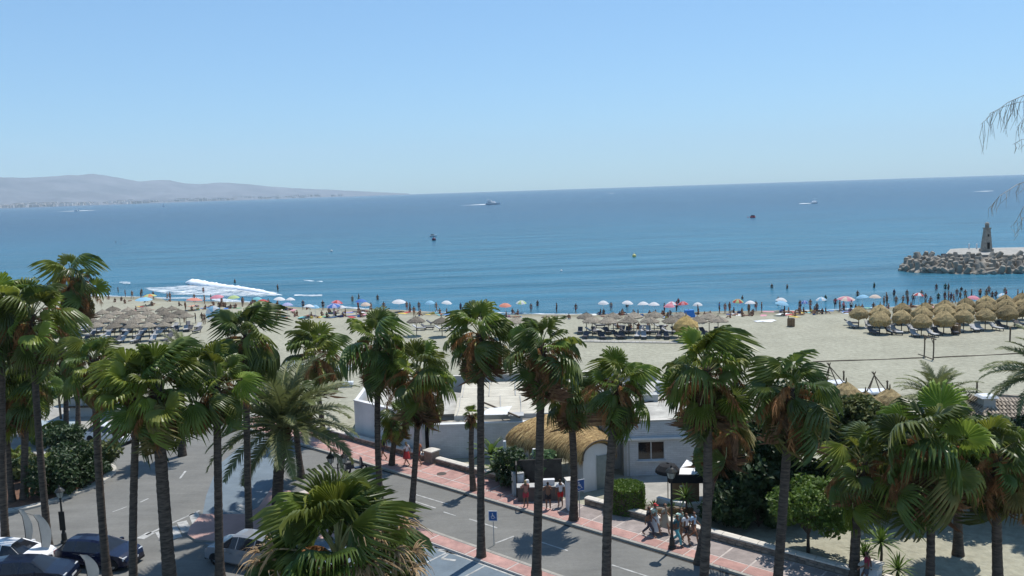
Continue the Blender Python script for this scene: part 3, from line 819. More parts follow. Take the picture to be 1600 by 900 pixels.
B = at(434, 800); date_palm(B, at_y(444, 668, B.y), 5.1, 'big feathery date palm on the corner beside the blue parking bays', 3, 52, .30)
B = at(1466, 716); date_palm(B, at_y(1464, 628, B.y), 3.1, 'feathery date palm rising beside the tiled roof hut', 5, 46)
B = at(1652, 800); date_palm(B, at_y(1640, 592, B.y), 3.6, 'date palm reaching its frond tips in over the sand beyond the tiled roof', 6, 50)
B = at(285, 712); date_palm(B, at_y(283, 560, B.y), 2.4, 'dark feathery date palm behind the bright fan palms of the junction', 8, 46)

# ------------------------------------------------------------------ broadleaf trees and shrubs
M_leafd = mat('dark_leaf', (0.050, 0.090, 0.026), (0.022, 0.042, 0.014), 1.2, 0.5, spec=0.4, transl=0.25)
M_leafg = mat('bright_leaf', (0.135, 0.210, 0.030), (0.070, 0.125, 0.020), 1.2, 0.5, spec=0.4, transl=0.32)
M_leafo = mat('olive_leaf', (0.165, 0.185, 0.050), (0.070, 0.085, 0.025), 1.5, 0.55, spec=0.35, transl=0.28)
M_bark = mat('bark', (0.13, 0.10, 0.075), (0.07, 0.052, 0.04), 6, 0.95, bump=1, bscale=20)
def leaf_cloud(blobs, n, size, seed, long=1.6):
    r_ = np.random.RandomState(seed); mb = MB()
    wts = np.array([b[3] ** 2 for b in blobs]); wts = wts / wts.sum()
    idx = r_.choice(len(blobs), n, p=wts)
    V = np.zeros((n * 4, 3)); 
    for i in range(n):
        x, y, z, r = blobs[idx[i]][:4]
        v = r_.normal(size=3); v /= np.linalg.norm(v); v[2] = v[2] * 0.85 + 0.1
        c = np.array((x, y, z)) + v * r * (0.55 + 0.55 * r_.rand() ** .6)
        nrm = v * 0.6 + r_.normal(size=3) * 0.7 + np.array((0, 0, .5)); nrm /= np.linalg.norm(nrm)
        t_ = np.cross(nrm, r_.normal(size=3)); t_ /= np.linalg.norm(t_); b_ = np.cross(nrm, t_)
        s = size * r_.uniform(.6, 1.25)
        V[i * 4:i * 4 + 4] = (c - t_ * s * long / 2, c + b_ * s * .45, c + t_ * s * long / 2 - nrm * s * .25, c - b_ * s * .45)
    mb.v = [tuple(q) for q in V]; mb.f = [(4 * i, 4 * i + 1, 4 * i + 2, 4 * i + 3) for i in range(n)]; mb.m = [0] * n
    return mb
def leafy_tree(B, h, rad, label, seed, m_, n=5000, size=.17, trunk_h=None, name='leafy_tree', cat='tree', group=None, sq=.8, limb=True, tr=.12):
    r_ = random.Random(seed); t = root(name, B, label, cat, group)
    th = trunk_h if trunk_h is not None else h * .35
    cz = th + (h - th) * .5; hz = (h - th) * .5
    blobs = []
    for i in range(16):
        a = r_.uniform(0, 6.28); q = r_.uniform(.25, .78); zz = r_.uniform(-.7, .75)
        k = math.sqrt(max(.1, 1 - zz * zz))
        blobs.append((rad * q * k * math.cos(a), rad * q * k * math.sin(a), cz + hz * zz, rad * r_.uniform(.26, .44)))
    if limb:
        mb = MB(); mb.tube([(0, 0, -.05), (r_.uniform(-.06, .06), 0, th * .5), (r_.uniform(-.1, .1), .03, th), (0, 0, th + hz)], [tr * 1.25, tr, tr * .9, tr * .3], 8)
        for b in blobs[:9]: mb.tube([(0, 0, th * .85), (b[0] * .5, b[1] * .5, (th + b[2]) * .5 + .1), b[:3]], [tr * .55, tr * .35, tr * .1], 6)
        part('trunk', mb, M_bark, t, smooth=True)
    part('crown', leaf_cloud(blobs, n, size, seed), m_, t)
    return t
leafy_tree(at(1263, 866), 3.6, 2.35, 'small round leafy tree standing alone behind the low stone wall', 1, M_leafg, 5200, .17, 1.25, tr=.085)
GT = 'dark garden trees behind the low wall'
leafy_tree(at(1165, 800), 6.6, 2.7, 'dark dense tree shading the garden next to the parasol kiosk', 2, M_leafd, 7500, .24, .6, group=GT)
leafy_tree(at(1240, 790), 7.2, 2.9, 'dark dense tree filling the garden under the leaning palm', 3, M_leafd, 7500, .25, .6, group=GT)
leafy_tree(at(1328, 765), 5.9, 2.3, 'olive green tree in front of the white terrace roof', 4, M_leafo, 6500, .22, 1.0, group=GT)
leafy_tree(at(1405, 800), 5.2, 3.0, 'dark broad tree below the massive palm in the sandy garden', 5, M_leafd, 7500, .26, 1.2, group=GT)
leafy_tree(at(1520, 800), 5.4, 3.0, 'dark broad tree under the tiled roof building', 6, M_leafd, 6500, .24, 1.5, group=GT)
leafy_tree(at(1610, 815), 5.2, 2.8, 'dark tree beyond the outermost garden palm', 16, M_leafd, 5200, .24, 1.6, group=GT)
for i, (px, py, h, rd, lab) in enumerate(((1140, 818, 2.6, 1.8, 'added low dark shrub filling the garden shade nearest the shaggy palm'), (1185, 822, 2.4, 1.9, 'added low dark shrub filling the middle of the garden shade'), (1228, 812, 2.8, 2.0, 'added low dark shrub behind the small round tree'), (1290, 800, 2.8, 1.9, 'added low dark shrub beside the white plastic chairs'), (1150, 780, 4.0, 2.2, 'added tall dark shrub by the brown closed kiosk'))):
    leafy_tree(at(px, py), h, rd, lab, 50 + i, M_leafd, 3600, .22, .1, 'shrub', 'shrub', 'dark shrubs added to fill the garden shade', tr=.05)  # dark understory added to stand for the black shade under the trees
# clipped hedge: a drum
t = root('hedge', at(979, 800, 0), 'clipped drum shaped green hedge beside the restaurant entrance', 'hedge')
r_ = np.random.RandomState(5); n = 5200; mb = MB()
for i in range(n):
    a = r_.rand() * 6.283
    if r_.rand() < .45: rr_, zz = 1.05 * math.sqrt(r_.rand()), 1.62 + r_.normal() * .03
    else: rr_, zz = 1.05 + r_.normal() * .03, r_.rand() * 1.6 + .05
    c = Vector((rr_ * math.cos(a), rr_ * math.sin(a), zz)); d = Vector(r_.normal(size=3)).normalized(); e = d.cross(Vector(r_.normal(size=3))).normalized(); s = .07
    mb.add([c - d * s, c + e * s * .6, c + d * s, c - e * s * .6], [(0, 1, 2, 3)])
part('foliage', mb, M_leafg, t)
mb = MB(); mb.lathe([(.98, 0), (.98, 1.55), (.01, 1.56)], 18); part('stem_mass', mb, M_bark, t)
# planted island shrubs
GS = 'shrubs on the planted island'
for i, (px, py, h, rd, m_, lab) in enumerate((
    (88, 770, 2.3, 1.9, M_leafd, 'dark rounded shrub nearest the lantern post on the island'), (128, 752, 2.5, 2.0, M_leafd, 'dark tall shrub in the middle of the island bed'),
    (152, 738, 2.2, 1.6, M_leafo, 'olive tinged shrub by the curved tip of the island kerb'), (62, 752, 1.8, 1.4, M_leafo, 'low olive shrub between the island palm trunks'),
    (112, 726, 2.8, 2.0, M_leafd, 'shrub at the back of the island towards the beach road'), (30, 745, 1.3, 1.2, M_leafd, 'small dark shrub beside the outer island palms'))):
    leafy_tree(at(px, py, .15), h, rd, lab, 30 + i, m_, 2600, .19, .12, 'shrub', 'shrub', GS, limb=True, tr=.06)
def fan_bush(B, Lm, label, seed, n=22, dark=.4, name='fan_palm_bush'):
    r_ = random.Random(seed); t = root(name, B, label, 'shrub', 'bushy plants')
    mb = MB(); mb.lathe([(.16, -.05), (.13, .3), (.09, .55), (.01, .6)], 8); part('stem', mb, M_boot, t)
    for i in range(n):
        f = (i + .5) / n
        fan_place(t, r_.choice(FAN), 'frond', (0, 0, .5), i * 2.4, R(80 - 85 * f + r_.uniform(-8, 8)), r_.uniform(-.4, .4), Lm * r_.uniform(.8, 1.1))
for i, (px, py, Lm, lab) in enumerate(((95, 742, 1.7, 'bushy fan palm clump above the dark island shrubs'), (140, 740, 1.5, 'bushy fan palm clump near the island tip'), (24, 728, 1.2, 'bushy fan palm clump at the beach side of the island'), (70, 690, 1.5, 'dark fan palm shrub standing by itself on the beach road edge'))):
    fan_bush(at(px, py, .15), Lm, lab, 60 + i)
def sword_plant(B, ht, Lm, label, seed, n=46, cat='plant', m_=None, name='yucca'):
    r_ = random.Random(seed); t = root(name, B, label, cat, 'spiky plants')
    mb = MB(); mb.tube([(0, 0, -.05), (.03, 0, ht * .6), (0, 0, ht)], [.08, .06, .05], 7); part('stem', mb, M_bark, t)
    mb = MB()
    for i in range(n):
        a = i * 2.4; el = R(84 - 110 * (i / n) + r_.uniform(-8, 8)); l_ = Lm * r_.uniform(.8, 1.1)
        d = Vector((math.cos(a) * math.cos(el), math.sin(a) * math.cos(el), math.sin(el))); s = Vector((-math.sin(a), math.cos(a), 0)) * .035 * (Lm / .8)
        p = Vector((0, 0, ht)); q = p + d * l_ * .55; e = p + d * l_ - Vector((0, 0, l_ * .18))
        mb.add([p - s * .6, p + s * .6, q + s, q - s, e], [(0, 1, 2, 3), (3, 2, 4)])
    part('foliage', mb, m_ or M_leafg, t)
for i, (px, py, ht, Lm, lab) in enumerate(((1376, 893, 1.5, 1.15, 'tall spiky yucca behind the white wall end pillar'), (1403, 905, .5, 1.0, 'low spiky plant with pale green blades next to the taller yucca'), (1350, 893, .8, 1.0, 'spiky plant leaning out between pillar and yucca'),
    (1004, 796, .15, .75, 'small spiky plant in the bed beside the round hedge'), (1022, 797, .15, .65, 'low spiky plant in the bed behind the red capped walker'), (1072, 805, 1.1, 1.0, 'bright green spiky plant in front of the brown kiosk'), (1050, 800, .2, .6, 'small spiky plant behind the lamp post'))):
    sword_plant(at(px, py), ht, Lm, lab, 80 + i)
# banana-like plants and flowering bush around the porch
def blade_plant(B, label, seed, h=2.2, n=14):
    r_ = random.Random(seed); t = root('banana_plant', B, label, 'plant', 'banana plants by the porch')
    mb = MB(); mb.tube([(0, 0, -.05), (0, 0, h * .45)], [.09, .06], 7); part('stem', mb, M_leafo, t)
    for i in range(n):
        lb = MB(); l_ = h * r_.uniform(.45, .7); w0 = .17
        P_ = []
        for k_ in range(7):
            f = k_ / 6; P_.append((f * l_, math.sin(math.pi * min(1, f * .92 + .06)) * w0, -.55 * l_ * f * f + .1 * f))
        vs = []; fs = []
        for (x, wd, z) in P_: vs += [(x, -wd, z + .05), (x, 0, z), (x, wd, z + .05)]
        for k_ in range(6):
            fs += [(3 * k_, 3 * k_ + 1, 3 * k_ + 4, 3 * k_ + 3), (3 * k_ + 1, 3 * k_ + 2, 3 * k_ + 5, 3 * k_ + 4)]
        lb.add(vs, fs)
        o = part('leaf', lb, M_leafg if r_.random() < .5 else M_leafd, t)
        o.matrix_basis = Matrix.Translation((0, 0, h * .42)) @ Matrix.Rotation(i * 2.4, 4, 'Z') @ Matrix.Rotation(-R(78 - 70 * i / n), 4, 'Y')
for i, (px, py, h, lab) in enumerate(((768, 735, 2.6, 'banana plant leaning against the white block wall'), (786, 745, 2.0, 'banana plant under the thatch eave'), (776, 755, 1.7, 'low banana plant at the end of the low wall'))):
    blade_plant(at(px, py), lab, 90 + i, h)
leafy_tree(at(856, 762), 2.5, 1.3, 'bush with big pale green leaves under the thatched porch', 95, mat('pale_leaf', (0.20, 0.30, 0.13), (0.06, 0.12, 0.04), 2.0, .5, transl=.3), 1500, .22, .3, 'flowering_bush', 'shrub', None, tr=.05)
leafy_tree(at(800, 765), 2.3, 1.5, 'dark bush in the shade of the thatched porch', 96, M_leafd, 2200, .18, .2, 'shade_bush', 'shrub', None, tr=.05)

# feathery tree at the picture's edge: drooping bare twigs
t = root('feathery_tree', (9.6, 12.2, 0), 'feathery tree with thin drooping grey twigs hanging in against the sky', 'tree')
M_twig = mat('twig_grey', (0.34, 0.33, 0.31), (0.22, 0.22, 0.20), 8, .9)
M_twigp = mat('twig_pale', (0.46, 0.42, 0.37), (0.32, 0.30, 0.26), 8, .9)
def lp(v): return v - Vector((9.6, 12.2, 0))
mb = MB(); mb.tube([(0, 0, -.1), (.1, 0, 8), (-.1, .1, 16), (.2, 0, 22)], [.22, .18, .12, .04], 10); part('trunk', mb, M_bark, t, smooth=True)
r_ = random.Random(4)
def branch(px_pts, Y, m_, hang, nt_, r0=.012):
    mb = MB(); P_ = [lp(at_y(x, y, Y + r_.uniform(-.2, .2))) for x, y in px_pts]
    P_ = [Vector((0.05, 0, P_[0].z - .5))] + P_
    mb.tube(P_, [r0 * (1 - .75 * i / (len(P_) - 1)) for i in range(len(P_))], 5)
    for i in range(nt_):
        f = r_.uniform(.35, 1) * (len(P_) - 1); j = min(len(P_) - 2, int(f)); q = P_[j].lerp(P_[j + 1], f - j)
        l_ = hang * r_.uniform(.4, 1.0); dx = r_.uniform(-.35, .05)
        pts = [q, q + Vector((dx * l_ * .5, r_.uniform(-.1, .1), -l_ * .45)), q + Vector((dx * l_ * .7, r_.uniform(-.1, .1), -l_))]
        mb.tube(pts, [.0026, .0034, .0016], 4)
    part('branch', mb, m_, t)
branch([(1690, 150), (1602, 148), (1575, 160), (1548, 180), (1532, 195)], 12.0, M_twig, .50, 26, .008)
branch([(1690, 160), (1610, 158), (1590, 160), (1565, 168), (1545, 178)], 12.3, M_twig, .42, 22, .007)
branch([(1690, 190), (1620, 180), (1600, 185), (1588, 200)], 12.6, M_twig, .30, 10, .006)
branch([(1690, 220), (1620, 215), (1596, 218), (1582, 226)], 11.8, M_twig, .18, 8, .006)
branch([(1690, 265), (1620, 278), (1590, 288), (1562, 306), (1552, 318)], 12.0, M_twigp, .30, 22, .010)
branch([(1690, 300), (1620, 310), (1600, 322), (1588, 345)], 12.2, M_twigp, .30, 16, .010)
branch([(1690, 335), (1620, 330), (1598, 340), (1590, 362)], 12.4, M_twigp, .25, 10, .008)
# ------------------------------------------------------------------ low stone walls
M_stone = mat('wall_stone', (0.26, 0.215, 0.175), (0.14, 0.115, 0.098), 2.5, 0.95, bump=.8, bscale=10, rnd=.35)
M_cope = mat('coping_white', (0.66, 0.62, 0.55), (0.52, 0.48, 0.42), 1.5, 0.85, bump=.2, bscale=12, rnd=.06)
M_mortar = mat('mortar', (0.20, 0.175, 0.15), (0.14, 0.12, 0.10), 5, 0.95)
M_white = mat('whitewash', (0.74, 0.74, 0.73), (0.66, 0.66, 0.66), 0.8, 0.85, bump=.15, bscale=15, world=True, detail=10)
STONES = []
for i in range(6):
    r_ = random.Random(i); q = MB(); L_, H_ = .42, .145
    j = lambda a: a * r_.uniform(.9, 1.04)
    v = [(-L_ / 2 * j(1), 0, -H_ / 2 * j(1)), (L_ / 2 * j(1), 0, -H_ / 2 * j(1)), (L_ / 2 * j(1), 0, H_ / 2 * j(1)), (-L_ / 2 * j(1), 0, H_ / 2 * j(1))]
    v2 = [(x * .82, -.035 * r_.uniform(.6, 1.3), z * .8) for x, y, z in v]
    q.add(v + v2, [(0, 1, 5, 4), (1, 2, 6, 5), (2, 3, 7, 6), (3, 0, 4, 7), (4, 5, 6, 7)])
    STONES.append(q.mesh('stone', M_stone))
def coping_mesh():
    q = MB(); L_ = .98; W_ = .25
    q.add([(-L_ / 2, -W_, 0), (L_ / 2, -W_, 0), (L_ / 2, W_, 0), (-L_ / 2, W_, 0), (-L_ / 2, -W_ * .96, .07), (L_ / 2, -W_ * .96, .07), (L_ / 2, 0, .105), (L_ / 2, W_ * .96, .07), (-L_ / 2, W_ * .96, .07), (-L_ / 2, 0, .105)],
          [(0, 1, 5, 4), (2, 3, 8, 7), (4, 5, 6, 9), (9, 6, 7, 8), (1, 2, 7, 6, 5), (3, 0, 4, 9, 8), (0, 3, 2, 1)])
    return q.mesh('coping_stone', M_cope)
COPE = coping_mesh()
def low_wall(s0, s1, n, label, H=.48):
    c = st((s0 + s1) / 2, n)
    t = root('low_wall', c, label, 'wall', 'low stone walls along the seafront pavement', ST_ROT)
    Ln = abs(s1 - s0); half = Ln / 2
    q = MB(); q.box(-half, half, -.19, .19, -.05, H); part('core', q, M_mortar, t)
    face = -SGN                              # the street side
    nn = int(Ln / .46)
    for row in range(3):
        for i in range(nn):
            x = -half + (i + .5) * Ln / nn + (.11 if row == 1 else 0)
            if abs(x) > half - .15: continue
            o = link('stone', rng.choice(STONES), t, (x, .19 * face, .085 + .157 * row), (0, 0, 0 if face < 0 else math.pi))
    m_ = max(1, round(Ln / 1.0))
    for i in range(m_):
        o = link('coping_stone', COPE, t, (-half + (i + .5) * Ln / m_, 0, H + .002), (0, 0, 0), (Ln / m_, 1, 1))
    return t
low_wall(31, 12.9, 3.02, 'long low stone wall under the date palm fronds, pale coping, beyond the square pillar')
low_wall(11.7, 5.0, 3.02, 'low stone wall with pale coping before the white block wall')
low_wall(-1.1, -17.0, 3.02, 'low stone wall with pale coping in front of the hedge and the walkers')
low_wall(-18.2, -32, 3.02, 'low stone wall continuing past the white end pillar')
for s, lab, m2 in ((12.3, 'square stone pillar with a pale cap between two low wall lengths', M_stone), (-17.6, 'white rendered end pillar of the low wall beside the spiky yucca', M_white)):
    t = root('pillar', st(s, 3.02), lab, 'pillar', None, ST_ROT)
    q = MB(); q.box(-.38, .38, -.38, .38, -.05, .92); part('shaft', q, m2, t)
    q = MB(); q.box(-.46, .46, -.46, .46, .92, 1.0); q.add([(-.46, -.46, 1.0), (.46, -.46, 1.0), (.46, .46, 1.0), (-.46, .46, 1.0), (0, 0, 1.10)], [(0, 1, 4), (1, 2, 4), (2, 3, 4), (3, 0, 4)]); part('cap', q, M_cope, t)

# ------------------------------------------------------------------ restaurant
def brick_white():
    mm = bpy.data.materials.new('white_block_wall'); mm.use_nodes = True; t = mm.node_tree; b = t.nodes['Principled BSDF']
    b.inputs['Roughness'].default_value = .85; b.inputs['Specular IOR Level'].default_value = .2
    tc = _n(t, 'ShaderNodeTexCoord'); sp = _n(t, 'ShaderNodeSeparateXYZ'); t.links.new(tc.outputs['Object'], sp.inputs[0])
    cb = _n(t, 'ShaderNodeCombineXYZ'); t.links.new(sp.outputs[0], cb.inputs[0]); t.links.new(sp.outputs[2], cb.inputs[1])
    br = _n(t, 'ShaderNodeTexBrick'); br.inputs['Scale'].default_value = 1; br.inputs['Brick Width'].default_value = .42; br.inputs['Row Height'].default_value = .13; br.inputs['Mortar Size'].default_value = .008
    br.inputs['Color1'].default_value = (.68, .69, .70, 1); br.inputs['Color2'].default_value = (.60, .61, .62, 1); br.inputs['Mortar'].default_value = (.52, .52, .53, 1)
    t.links.new(cb.outputs[0], br.inputs[0])
    nz = _n(t, 'ShaderNodeTexNoise'); nz.inputs['Scale'].default_value = .9; nz.inputs['Detail'].default_value = 8; t.links.new(tc.outputs['Object'], nz.inputs[0])
    mr = _n(t, 'ShaderNodeMapRange'); mr.inputs[3].default_value = .78; mr.inputs[4].default_value = 1.1; t.links.new(nz.outputs[0], mr.inputs[0])
    mx = _n(t, 'ShaderNodeMix'); mx.data_type = 'RGBA'; mx.blend_type = 'MULTIPLY'; mx.inputs[0].default_value = 1
    t.links.new(br.outputs[0], mx.inputs[6]); t.links.new(mr.outputs[0], mx.inputs[7]); t.links.new(mx.outputs[2], b.inputs['Base Color'])
    bp = _n(t, 'ShaderNodeBump'); bp.inputs['Strength'].default_value = .8; bp.inputs['Distance'].default_value = .02; bp.invert = True
    t.links.new(br.outputs['Fac'], bp.inputs['Height']); t.links.new(bp.outputs[0], b.inputs['Normal'])
    return mm
M_block = brick_white()
M_canvas = mat('cream_canvas', (0.60, 0.56, 0.46), (0.47, 0.43, 0.35), 0.7, .9, bump=.3, bscale=3, world=True)
M_roofc = mat('flat_roof', (0.52, 0.50, 0.44), (0.36, 0.34, 0.30), 0.5, .9, world=True, detail=10)
mottle(M_canvas, 1.4, .78, 1.05, (.5, 2.2, 1)); mottle(M_roofc, 1.0, .72, 1.06); mottle(M_white, .7, .84, 1.05, (1, 1, .35))
M_greyw = mat('grey_render', (0.46, 0.46, 0.44), (0.36, 0.36, 0.35), 0.9, .9, world=True, detail=9)
M_glass = mat('dark_glass', (0.018, 0.020, 0.024), (0.012, 0.014, 0.018), 2, .08, spec=.6)
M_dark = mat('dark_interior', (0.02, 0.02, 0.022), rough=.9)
M_wood = mat('weathered_wood', (0.155, 0.120, 0.085), (0.085, 0.064, 0.045), 5, .9, bump=.6, bscale=18, stretch=(1, 1, .25))
M_brown = mat('brown_panel', (0.255, 0.165, 0.095), (0.19, 0.12, 0.07), 2.2, .8)
t = root('restaurant', (0, 58, 0), 'white flat roofed beach restaurant with cream awning roofs behind the low wall', 'building')
def rb(name, m_, *boxes, parent=t, rz=0.0, loc=None):
    q = MB()
    for b in boxes: q.box(*b)
    return part(name, q, m_, parent)
# coordinates relative to (0,58,0)
rb('block_wall', M_block, (-6.3, 1.9, 0, .28, -.05, 2.45))
rb('wall_coping', M_white, (-6.36, 1.96, -.05, .33, 2.452, 2.52))
B0, B1 = at(556, 683), at(661, 713); dB = (B1 - B0).normalized()
q = MB(); nB = Vector((-dB.y, dB.x, 0)) * .14; LB = (B1 - B0).length
q.box(0, LB, 0, .28, -.05, 2.95); o = part('corner_wall', q, M_white, t); o.location = B0 - Vector((0, 58, 0)); o.rotation_euler = (0, 0, math.atan2(dB.y, dB.x))
q = MB(); q.box(0, .28, .28, 9, -.05, 2.95); o = part('side_wall', q, M_white, t); o.location = B0 - Vector((0, 58, 0)); 
q = MB(); q.box(-.05, LB + .05, -.05, .33, 2.952, 3.02); o = part('wall_coping', q, M_white, t); o.location = B0 - Vector((0, 58, 0)); o.rotation_euler = (0, 0, math.atan2(dB.y, dB.x))
q = MB(); q.sheet([(-11.9, 7.5), (-6.6, 2.6), (-4.4, 2.6), (-4.4, 9), (-11.9, 13)], 2.55); part('terrace_roof', q, M_roofc, t)
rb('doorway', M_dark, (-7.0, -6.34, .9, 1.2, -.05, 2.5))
q = MB()
def awn(x0, x1, ya, za, yb, zb, seed):
    n = 14; m_ = 6; mb = MB()
    for i in range(n + 1):
        for j in range(m_ + 1):
            f, g = i / n, j / m_
            sag = -.10 * math.sin(math.pi * g) * (0.5 + abs(math.sin(f * math.pi * 3)))
            mb.v.append((x0 + (x1 - x0) * f, ya + (yb - ya) * g, za + (zb - za) * g + sag + .03 * mnoise.noise(Vector((i, j, seed)))))
    for i in range(n):
        for j in range(m_):
            a = i * (m_ + 1) + j; mb.f.append((a, a + m_ + 1, a + m_ + 2, a + 1)); mb.m.append(0)
    return mb
part('awning_roof', awn(-4.5, 3.6, .95, 2.86, 5.7, 3.0, 1), M_canvas, t, smooth=True)
part('awning_roof', awn(-4.4, 4.6, 6.3, 2.86, 10.4, 3.05, 2), M_canvas, t, smooth=True)
rb('fascia', M_greyw, (-4.5, 3.6, .88, .94, 2.5, 2.84))
rb('sea_wall', M_greyw, (-6.5, 12, 11.0, 11.25, -.05, 3.5))
rb('wall_coping', M_cope, (-6.6, 12.1, 10.95, 11.3, 3.502, 3.57))
rb('terrace_floor', M_conc, (-6.2, 5.5, .3, 10.9, .0, .06))
for i, (x, y) in enumerate(((-4.3, 1.1), (-1.0, 1.1), (2.6, 1.1), (-4.2, 6.0), (0, 6.0), (4.2, 6.0), (-4.2, 10.3), (4.2, 10.3))):
    q = MB(); q.box(x - .06, x + .06, y - .06, y + .06, .06, 2.8); part('post', q, M_white, t)
rb('parapet', M_roofc, (-6.1, 3.8, .3, .85, 2.2, 2.46))
# white block with the window
rb('front_wall', M_block, (7.2, 12.2, -4.9, -4.65, -.05, 1.02), (7.2, 7.92, -4.9, -4.65, 1.02, 2.3), (9.72, 12.2, -4.9, -4.65, 1.02, 2.3), (7.2, 12.2, -4.9, -4.65, 2.3, 3.68))
rb('ledge', M_white, (7.0, 12.3, -5.05, -4.903, 2.45, 2.58))
rb('recess_wall', M_greyw, (5.6, 7.19, -3.4, -3.2, -.05, 3.1), (7.0, 7.197, -4.9, -3.402, -.05, 3.1))
rb('side_wall', M_white, (12.2, 12.4, -4.9, 6, -.05, 3.68))
q = MB(); q.box(5.5, 12.4, -4.64, 6.4, 3.5, 3.62); part('flat_roof', q, M_roofc, t)
q = MB(); q.box(7.0, 12.5, -4.95, -4.6, 3.682, 3.75); part('wall_coping', q, M_cope, t)
wd = MB(); wd.box(7.92, 9.72, -4.80, -4.74, 1.02, 1.08); wd.box(7.92, 9.72, -4.80, -4.74, 2.24, 2.3); wd.box(8.79, 8.85, -4.80, -4.74, 1.08, 2.24); wd.box(7.92, 7.98, -4.80, -4.74, 1.08, 2.24); wd.box(9.66, 9.72, -4.80, -4.74, 1.08, 2.24)
wf = part('window', wd, M_white, t)
q = MB(); q.box(7.98, 8.79, -4.78, -4.76, 1.08, 2.24); part('pane', q, M_glass, wf)
q = MB(); q.box(8.85, 9.66, -4.78, -4.76, 1.08, 2.24); part('pane', q, M_glass, wf)
q = MB(); q.box(7.85, 9.8, -5.0, -4.903, .95, 1.018); part('sill', q, M_white, wf)
q = MB(); q.box(-3, 12.4, -4.4, 10.6, -.04, .012); 
for i in range(6):            # battens over the awning cloth, cables and pipes
    x = -4.3 + i * 1.55; q = MB(); q.tube([(x, .92, 2.92), (x + .05, 3.2, 2.90), (x, 5.75, 3.06)], .025, 5); part('batten', q, M_greyw, t)
for i in range(5):
    x = -4.2 + i * 2.1; q = MB(); q.tube([(x, 6.25, 2.92), (x, 8.3, 2.92), (x, 10.45, 3.10)], .03, 5); part('batten', q, M_greyw, t)
for (x0, y0, x1, y1, z) in ((-4.4, 5.95, 4.4, 6.02, 2.86), (5.7, -1.5, 12.2, 1.2, 3.68), (6.5, -3.6, 6.9, 5.8, 3.68)):
    q = MB(); q.tube([(x0, y0, z), ((x0 + x1) / 2, (y0 + y1) / 2, z - .03), (x1, y1, z)], .045, 6); part('roof_pipe', q, M_dark, t)
for (x, y, sx, sy, h) in ((6.4, 1.8, .5, .35, .55), (9.6, .6, .6, .4, .5), (10.9, 3.0, .35, .35, .8), (7.6, 4.4, .9, .5, .35)):
    q = MB(); q.box(x - sx, x + sx, y - sy, y + sy, 3.622, 3.62 + h); part('roof_unit', q, M_greyw, t)
q = MB()
for (x, z0, z1) in ((7.25, .0, 3.6), (12.1, .0, 3.6)): q.tube([(x + .1, -4.98, z0), (x + .1, -4.98, z1)], .04, 6)
part('downpipe', q, M_greyw, t)['kind'] = 'stuff'
# rooftop vent, loose canopy and beam
q = MB(); q.box(-.45, .45, -.4, .4, 0, .75); q.box(-.55, .55, -.5, .5, .75, .82); o = part('roof_vent', q, M_greyw, t); o.location = at_y(807, 664, 58.6) - Vector((0, 58, 0))
a, b = at(756, 629, 3.1), at(812, 652, 3.05)
q = MB(); q.tube([a - Vector((0, 58, 0)), b - Vector((0, 58, 0))], .07, 6); part('roof_beam', q, M_wood, t)
a = at(772, 644, 3.25) - Vector((0, 58, 0)); q = MB(); q.add([a + Vector(v) for v in ((-1.1, -.6, 0), (.9, -.7, .0), (1.3, .9, .18), (-.4, .7, .1))], [(0, 1, 2, 3)]); part('loose_canvas', q, M_white, t)
tg = root('patio', (8.5, 50.6, 0), None, None); tag(tg, kind='structure')
q = MB(); q.sheet([(-3.2, -2.4), (-.8, 1.4), (-1.8, 4.2), (5, 2.4), (3.8, -2.8), (1.5, -3.2)], .008); part('paving', q, M_conc, tg)

# curved low white wall of the patio
t = root('curved_wall', at(1075, 797), 'low curved white wall behind the walkers and the spiky plants', 'wall')
q = MB(); P_ = [at(x, y) - t.location for x, y in ((1028, 790), (1050, 796), (1080, 800), (1105, 798), (1122, 790))]
for i in range(len(P_) - 1):
    a, b = P_[i], P_[i + 1]; d = (b - a).normalized(); nn = Vector((-d.y, d.x, 0)) * .15
    q.prism([tuple(a + nn)[:2], tuple(b + nn)[:2], tuple(b - nn)[:2], tuple(a - nn)[:2]], -.05, .55)
part('wall_body', q, M_white, t)
t = root('flower_box', at(1012, 800), 'long brown planter bed of dry plants beside the round hedge', 'planter')
q = MB(); q.box(-1.0, 2.6, -.4, .4, -.05, .30); part('box', q, M_brown, t)
q = MB(); q.box(-.94, 2.54, -.34, .34, .302, .33); part('soil', q, M_mortar, t)

# ------------------------------------------------------------------ thatched porch
M_thatch = mat('golden_thatch', (0.50, 0.335, 0.135), (0.29, 0.185, 0.078), 7.0, .9, bump=1, bscale=25, rnd=.1)
M_straw_d = mat('brown_straw', (0.27, 0.165, 0.070), (0.16, 0.095, 0.042), 7.0, .9)
M_straw_l = mat('pale_straw', (0.62, 0.45, 0.21), (0.46, 0.31, 0.13), 7.0, .9)
t = root('thatched_porch', at(905, 760), 'golden thatched barrel porch with arched white end at the restaurant entrance', 'porch')
T0 = t.location.copy()
secs = [  # centre, across direction, half width, spring z, rise
 (Vector((2.5, 56.4, 0)), Vector((.90, .44, 0)), 3.6, 2.10, 1.42), (Vector((3.3, 54.8, 0)), Vector((.90, .44, 0)), 2.8, 2.10, 1.34),
 (Vector((4.2, 52.8, 0)), Vector((.91, .41, 0)), 2.0, 2.10, 1.30), (Vector((5.15, 50.6, 0)), Vector((.91, .41, 0)), 1.22, 2.15, 1.12)]
ns, nu = 18, 20; G = []
